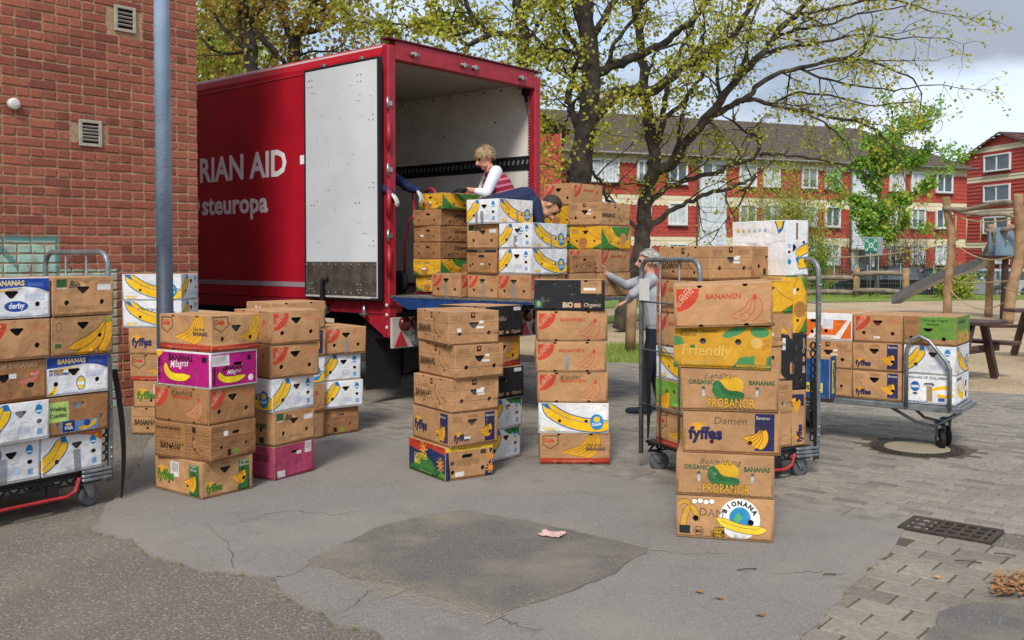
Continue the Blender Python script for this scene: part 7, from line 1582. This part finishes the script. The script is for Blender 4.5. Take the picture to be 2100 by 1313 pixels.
def capsule(mb, p, q, r0, r1, n=12):
    p, q = Vector(p), Vector(q); d = q - p; l = max(d.length, 1e-5); prof = [(-r0 * math.cos(a), max(r0 * math.sin(a), .0005)) for a in [R(2), R(30), R(60)]] + [(0, r0), (l, r1)] + [(l + r1 * math.sin(a), max(r1 * math.cos(a), .0005)) for a in [R(30), R(60), R(88)]]
    mb.lathe(prof, p, d if d.length > 1e-5 else (0, 0, 1), n)
def person(label, loc, yaw, J, C, hair, voxel=.0085, cloth=None, bulk=1.0):
    """J: joints in the person's frame (x forward, y to their left, z up); C: colours"""
    pr = []
    def c(p, q, r0, r1, k): pr.append((Vector(p), Vector(q), r0, r1, k))
    up = (J['neck'] - J['pelvis']).normalized(); lat = (J['shL'] - J['shR']).normalized(); fwd = lat.cross(up).normalized()
    for s, S in ((1, 'L'), (-1, 'R')):
        c(J['pelvis'] + lat * s * .085 * bulk, J['chest'] + lat * s * .09 * bulk, .115 * bulk, .125 * bulk, 'top'); c(J['chest'] + lat * s * .09, J['sh' + S] - lat * s * .05 - up * .02, .115 * bulk, .075, 'top')
        c(J['sh' + S], J['el' + S], .062 * bulk, .05 * bulk, 'sleeve'); c(J['el' + S], J['el' + S].lerp(J['wr' + S], C.get('cuff', .95)), .047, .036, 'sleeve'); c(J['el' + S].lerp(J['wr' + S], .5), J['wr' + S], .036, .028, C.get('fore', 'skin'))
        c(J['pelvis'] + lat * s * .09 - up * .03, J['kn' + S], .098, .062, 'leg'); c(J['kn' + S], J['an' + S], .06, .042, 'leg'); c(J['an' + S] + V(-.05, 0, -.035), J['an' + S] + V(.15, 0, -.04), .042, .034, 'shoe'); c(J['an' + S] + V(-.05, 0, -.06), J['an' + S] + V(.16, 0, -.062), .026, .022, 'sole')
        # hand: palm, four fingers with a bend, thumb from the side of the palm
        h = J['hd' + S].normalized(); pl = J.get('pn' + S, V(0, 0, -1)); sd = h.cross(pl).normalized(); pl = sd.cross(h).normalized(); w = J['wr' + S]
        for k in (-1, 0, 1): c(w + h * .01 + sd * k * .016, w + h * .085 + sd * k * .024, .016, .014, 'hand')
        for k, L_ in ((-1.5, .062), (-.5, .075), (.5, .078), (1.5, .068)):
            a = w + h * .088 + sd * k * .021; b_ = a + h * L_ * .5 + pl * L_ * .12; e_ = b_ + h * L_ * .38 + pl * L_ * .42; c(a, b_, .0095, .009, 'hand'); c(b_, e_, .009, .0075, 'hand')
        t = 1 if J.get('th' + S, 1) > 0 else -1; a = w + h * .03 + sd * t * .026; b_ = a + h * .035 + sd * t * .028 + pl * .01; c(a, b_, .012, .0105, 'hand'); c(b_, b_ + h * .034 + pl * .008, .0105, .009, 'hand')
    c(J['pelvis'], J['chest'], .125, .13, 'top'); c(J['pelvis'] + fwd * C.get('belly', .03), J['chest'] + fwd * .03, .12, .11, 'top'); c(J['shL'] - lat * .04, J['shR'] + lat * .04, .068, .068, 'top'); c(J['pelvis'] - up * .04 - lat * .07, J['pelvis'] - up * .04 + lat * .07, .115, .115, 'leg')
    c(J['neck'] - up * .03, J['head'] - J['hup'] * .04, .055, .05, 'skin')
    H, hf = J['head'], J['hf'].normalized(); hu = J['hup'] - hf * J['hup'].dot(hf); hu.normalize(); hl = hu.cross(hf).normalized()
    c(H - hf * .022 + hu * .022, H - hf * .022 + hu * .03, .088, .086, 'skin'); c(H + hf * .028 + hu * .02, H + hf * .032 - hu * .05, .068, .055, 'skin'); c(H + hf * .05 - hu * .085, H + hf * .055 - hu * .09, .034, .032, 'skin'); c(H + hf * .04 - hu * .07 - hl * .02, H + hf * .04 - hu * .07 + hl * .02, .04, .04, 'skin')
    c(H + hf * .095 + hu * .006, H + hf * .118 - hu * .030, .010, .015, 'skin'); c(H + hf * .103 - hu * .032 + hl * .010, H + hf * .103 - hu * .032 - hl * .010, .010, .010, 'skin')
    c(H + hf * .094 - hu * .058 - hl * .018, H + hf * .094 - hu * .058 + hl * .018, .0075, .0075, 'lip')
    for s in (-1, 1):
        c(H + hf * .082 + hu * .006 + hl * s * .031, H + hf * .083 + hu * .006 + hl * s * .033, .0125, .0125, 'eye'); c(H + hf * .09 + hu * .027 + hl * s * .018, H + hf * .082 + hu * .027 + hl * s * .045, .0075, .0065, 'brow')
        c(H - hf * .004 + hl * s * .088 + hu * .018, H - hf * .004 + hl * s * .09 - hu * .024, .013, .010, 'skin')
    mb = MB()
    for p, q, r0, r1, k in pr: capsule(mb, p, q, r0, r1)
    me = mb.mesh('body_rough', M_BODY); ob = bpy.data.objects.new('body_rough', me); col.objects.link(ob)
    rm = ob.modifiers.new('r', 'REMESH'); rm.mode = 'VOXEL'; rm.voxel_size = voxel; sm = ob.modifiers.new('s', 'SMOOTH'); sm.iterations = 3; sm.factor = .5
    bpy.context.view_layer.update(); dg = bpy.context.evaluated_depsgraph_get(); m2 = bpy.data.meshes.new_from_object(ob.evaluated_get(dg)); bpy.data.objects.remove(ob); bpy.data.meshes.remove(me)
    nv = len(m2.vertices); X = np.empty(nv * 3); m2.vertices.foreach_get('co', X); X = X.reshape(-1, 3)
    best = np.full(nv, 1e9); lab = np.zeros(nv, int); keys = []
    for p, q, r0, r1, k in pr:
        if k not in keys: keys.append(k)
        a, b_ = np.array(p), np.array(q); d = b_ - a; t = np.clip(((X - a) @ d) / max(d @ d, 1e-9), 0, 1); ds = np.linalg.norm(X - a - t[:, None] * d, axis=1) - (r0 + (r1 - r0) * t)
        if k in ('eye', 'brow', 'lip'): ds = ds - .004
        mk = ds < best; best[mk] = ds[mk]; lab[mk] = keys.index(k)
    cols_ = np.ones((nv, 4))
    for i, k in enumerate(keys): cols_[lab == i] = hx(C.get(k, C['skin']))
    if cloth: cloth(X, lab, keys, cols_, J)
    at = m2.color_attributes.new('Col', 'FLOAT_COLOR', 'POINT'); at.data.foreach_set('color', cols_.reshape(-1)); m2.materials.clear(); m2.materials.append(M_BODY)
    for f in m2.polygons: f.use_smooth = True
    m2.name = 'person'; o = add('person', m2); o.location = loc; o.rotation_euler = (0, 0, yaw); tag(o, label, 'person')
    # hair: a close cap and many short locks combed down and back
    rs = random.Random(len(label)); hm = MB(); cen = H - hf * .014 + hu * .03
    for i in range(hair['n']):
        z = rs.uniform(-.55, 1); a = rs.random() * 6.283; r = math.sqrt(1 - z * z); dv = hl * (r * math.cos(a)) + hf * (r * math.sin(a)) + hu * z
        front = dv.dot(hf)
        if front > .25 and z < hair['line'] + .25 * front: continue
        if front > -.15 and z < hair.get('side', .02): continue
        if front > -.5 and z < -.3: continue
        base = cen + Vector((0, 0, 0)) + (hl * dv.dot(hl) * .092 + hf * dv.dot(hf) * .104 + hu * dv.dot(hu) * .098); tan = (hair['comb'](hf, hu, hl, dv) - dv * hair['comb'](hf, hu, hl, dv).dot(dv)).normalized(); side = dv.cross(tan).normalized(); L_ = hair['len'] * rs.uniform(.6, 1.2); w = .0055
        q0, q1, q2 = base, base + tan * L_ * .5 + dv * hair['puff'] * rs.uniform(.3, 1), base + tan * L_ + dv * hair['puff'] * rs.uniform(-.8, .4)
        hm.poly([q0 - side * w, q0 + side * w, q1 + side * w * .9, q1 - side * w * .9]); hm.poly([q1 - side * w * .9, q1 + side * w * .9, q2 + side * w * .2, q2 - side * w * .2])
    k0 = len(hm.v); 
    for i in range(9):
        for j in range(18):
            z = 1 - i / 8 * 1.45; a = j / 18 * 6.283; r = math.sqrt(max(0, 1 - z * z)); dv = hl * (r * math.cos(a)) + hf * (r * math.sin(a)) + hu * z; k = .0 if (dv.dot(hf) > .25 and z < hair['line'] + .12) or (dv.dot(hf) > -.15 and z < .05) else 1
            hm.v.append(tuple(cen + (hl * dv.dot(hl) * .0905 + hf * dv.dot(hf) * .102 + hu * dv.dot(hu) * .0965) * (1 if k else .8)))
    for i in range(8):
        for j in range(18): a_, b_ = k0 + i * 18 + j, k0 + i * 18 + (j + 1) % 18; hm.face((a_, b_, b_ + 18, a_ + 18), True)
    hm.build('hair', mat(hair['name'], hair['c'], .55, .4, 60, .5, 120, c2=hair['c2']), o, False)
    return o
def stripes(X, lab, keys, cols_, J):
    i = keys.index('top'); m_ = lab == i; z = X[:, 2] + X[:, 0] * .25; b_ = (np.floor(z / .022).astype(int) % 3); cc = np.array([hx('8A1E3C'), hx('C07084'), hx('8A1E3C')]); cols_[m_] = cc[b_][m_]
SKIN = 'C08E74'
fl = FL + .004
# woman in a striped waistcoat standing on the lift, bent over the yellow box
wl = D(1030, 500, 10.47); 
o = person('person with short blond hair in a striped red waistcoat and white sleeves', (wl.x, wl.y, fl), R(180 + 12), dict(
    pelvis=V(-.08, 0, .90), chest=V(.06, 0, 1.15), neck=V(.13, 0, 1.33), head=V(.19, 0, 1.455), hup=V(.22, 0, 1), hf=V(.86, .22, -.42), shL=V(.10, .165, 1.29), shR=V(.10, -.165, 1.29), elL=V(.22, .25, 1.06), elR=V(.20, -.22, 1.06), wrL=V(.40, .17, 1.10), wrR=V(.38, -.12, 1.10), hdL=V(1, -.2, .05), hdR=V(1, .15, .05),
    knL=V(.0, .10, .47), knR=V(.02, -.10, .47), anL=V(-.04, .11, .085), anR=V(-.04, -.11, .085)), dict(skin=SKIN, top='8E2440', sleeve='D2D6DE', leg='2A2E3E', shoe='2A2A2C', sole='B0B0AC', hand='20242A', lip='A0584E', eye='2A221E', brow='8A7252', fore='sleeve' if False else 'skin', cuff=.55, belly=.06),
    dict(n=1500, c='B09A74', c2='77654A', len=.07, puff=.008, line=.30, name='hair_blond', comb=lambda f, u, l, d: -u * .8 + f * (.5 if d.dot(f) > .2 else -.35)), cloth=stripes, bulk=1.14)
# man in navy bent right over
ml = D(1036, 500, 9.93)
person('person in a navy pullover bending down between the boxes on the lift', (ml.x, ml.y, fl), R(0 + 4), dict(
    pelvis=V(-.10, 0, .91), chest=V(.19, 0, .985), neck=V(.35, 0, .955), head=V(.455, -.03, .90), hup=V(.80, 0, .45), hf=V(.42, -.25, -.88), shL=V(.29, .18, .945), shR=V(.29, -.18, .945), elL=V(.34, .22, .68), elR=V(.34, -.22, .68), wrL=V(.40, .17, .44), wrR=V(.40, -.17, .44), hdL=V(.3, 0, -1), hdR=V(.3, 0, -1), pnL=V(0, -1, 0), pnR=V(0, 1, 0),
    knL=V(.0, .10, .50), knR=V(.0, -.10, .50), anL=V(-.06, .11, .085), anR=V(-.06, -.11, .085)), dict(skin=SKIN, top='1E2A48', sleeve='1E2A48', leg='23283A', shoe='1A1A1C', sole='3A3A3A', hand=SKIN, lip='9A5A4E', eye='2A221E', brow='3A2E26', cuff=1.0),
    dict(n=1300, c='2E2622', c2='4A4038', len=.035, puff=.005, line=.45, name='hair_dark', comb=lambda f, u, l, d: -u * .5 - f * .6))
# man in blue overalls behind the hand truck, mostly hidden by the door post
hl_ = D(764, 500, 10.42)
person('person in blue work clothes and white gloves holding the red hand truck', (hl_.x, hl_.y, fl), R(-24), dict(
    pelvis=V(-.06, 0, .90), chest=V(.04, 0, 1.18), neck=V(.10, 0, 1.36), head=V(.15, 0, 1.50), hup=V(.15, 0, 1), hf=V(.95, 0, -.3), shL=V(.08, .20, 1.30), shR=V(.08, -.20, 1.30), elL=V(.33, .25, 1.13), elR=V(.26, -.22, 1.10), wrL=V(.50, .10, 1.10), wrR=V(.36, -.20, 1.06), hdL=V(.5, -.15, -.8), hdR=V(.6, .0, -.8), pnL=V(-1, 0, -.3), pnR=V(-1, 0, -.3),
    knL=V(.06, .10, .48), knR=V(.0, -.10, .48), anL=V(-.02, .11, .085), anR=V(-.10, -.11, .085)), dict(skin=SKIN, top='1D2A50', sleeve='1D2A50', leg='24407E', shoe='1A1A1C', sole='3A3A3A', hand='C8C6C0', lip='9A5A4E', eye='2A221E', brow='3A2E26', cuff=1.0),
    dict(n=900, c='4A4038', c2='2E2622', len=.035, puff=.005, line=.45, name='hair_brown', comb=lambda f, u, l, d: -u * .5 - f * .6))
# grey-haired woman on the ground reaching to the outer pile
el = D(1338, 700, 9.75)
person('person with white hair and grey pullover standing behind the roll cage, arm reaching out', (el.x, el.y, .006), R(180), dict(
    pelvis=V(-.03, 0, .92), chest=V(.0, 0, 1.20), neck=V(.02, 0, 1.385), head=V(.05, 0, 1.525), hup=V(.12, 0, 1), hf=V(1, .05, .02), shL=V(.03, .17, 1.345), shR=V(.03, -.17, 1.345), elL=V(.22, .20, 1.21), elR=V(.25, -.16, 1.285), wrL=V(.26, .12, 1.14), wrR=V(.45, -.06, 1.40), hdL=V(.85, -.2, -.35), hdR=V(.85, .1, .5), pnL=V(0, 0, -1), pnR=V(.3, .9, -.3),
    knL=V(.06, .09, .49), knR=V(-.02, -.09, .49), anL=V(.10, .10, .085), anR=V(-.10, -.10, .085)), dict(skin='BC8C76', top='9A9EA4', sleeve='9A9EA4', leg='1E2430', shoe='17202C', sole='BFD0D2', hand='BC8C76', lip='A0584E', eye='2A221E', brow='9A948C', cuff=.9),
    dict(n=1500, c='C2C0BC', c2='8E8C8A', len=.05, puff=.006, line=.36, name='hair_white', comb=lambda f, u, l, d: -u * .6 - f * .5))
for o in BOXES:
    if len(o['label'].split()) > 16: print('LONG', o['label'])
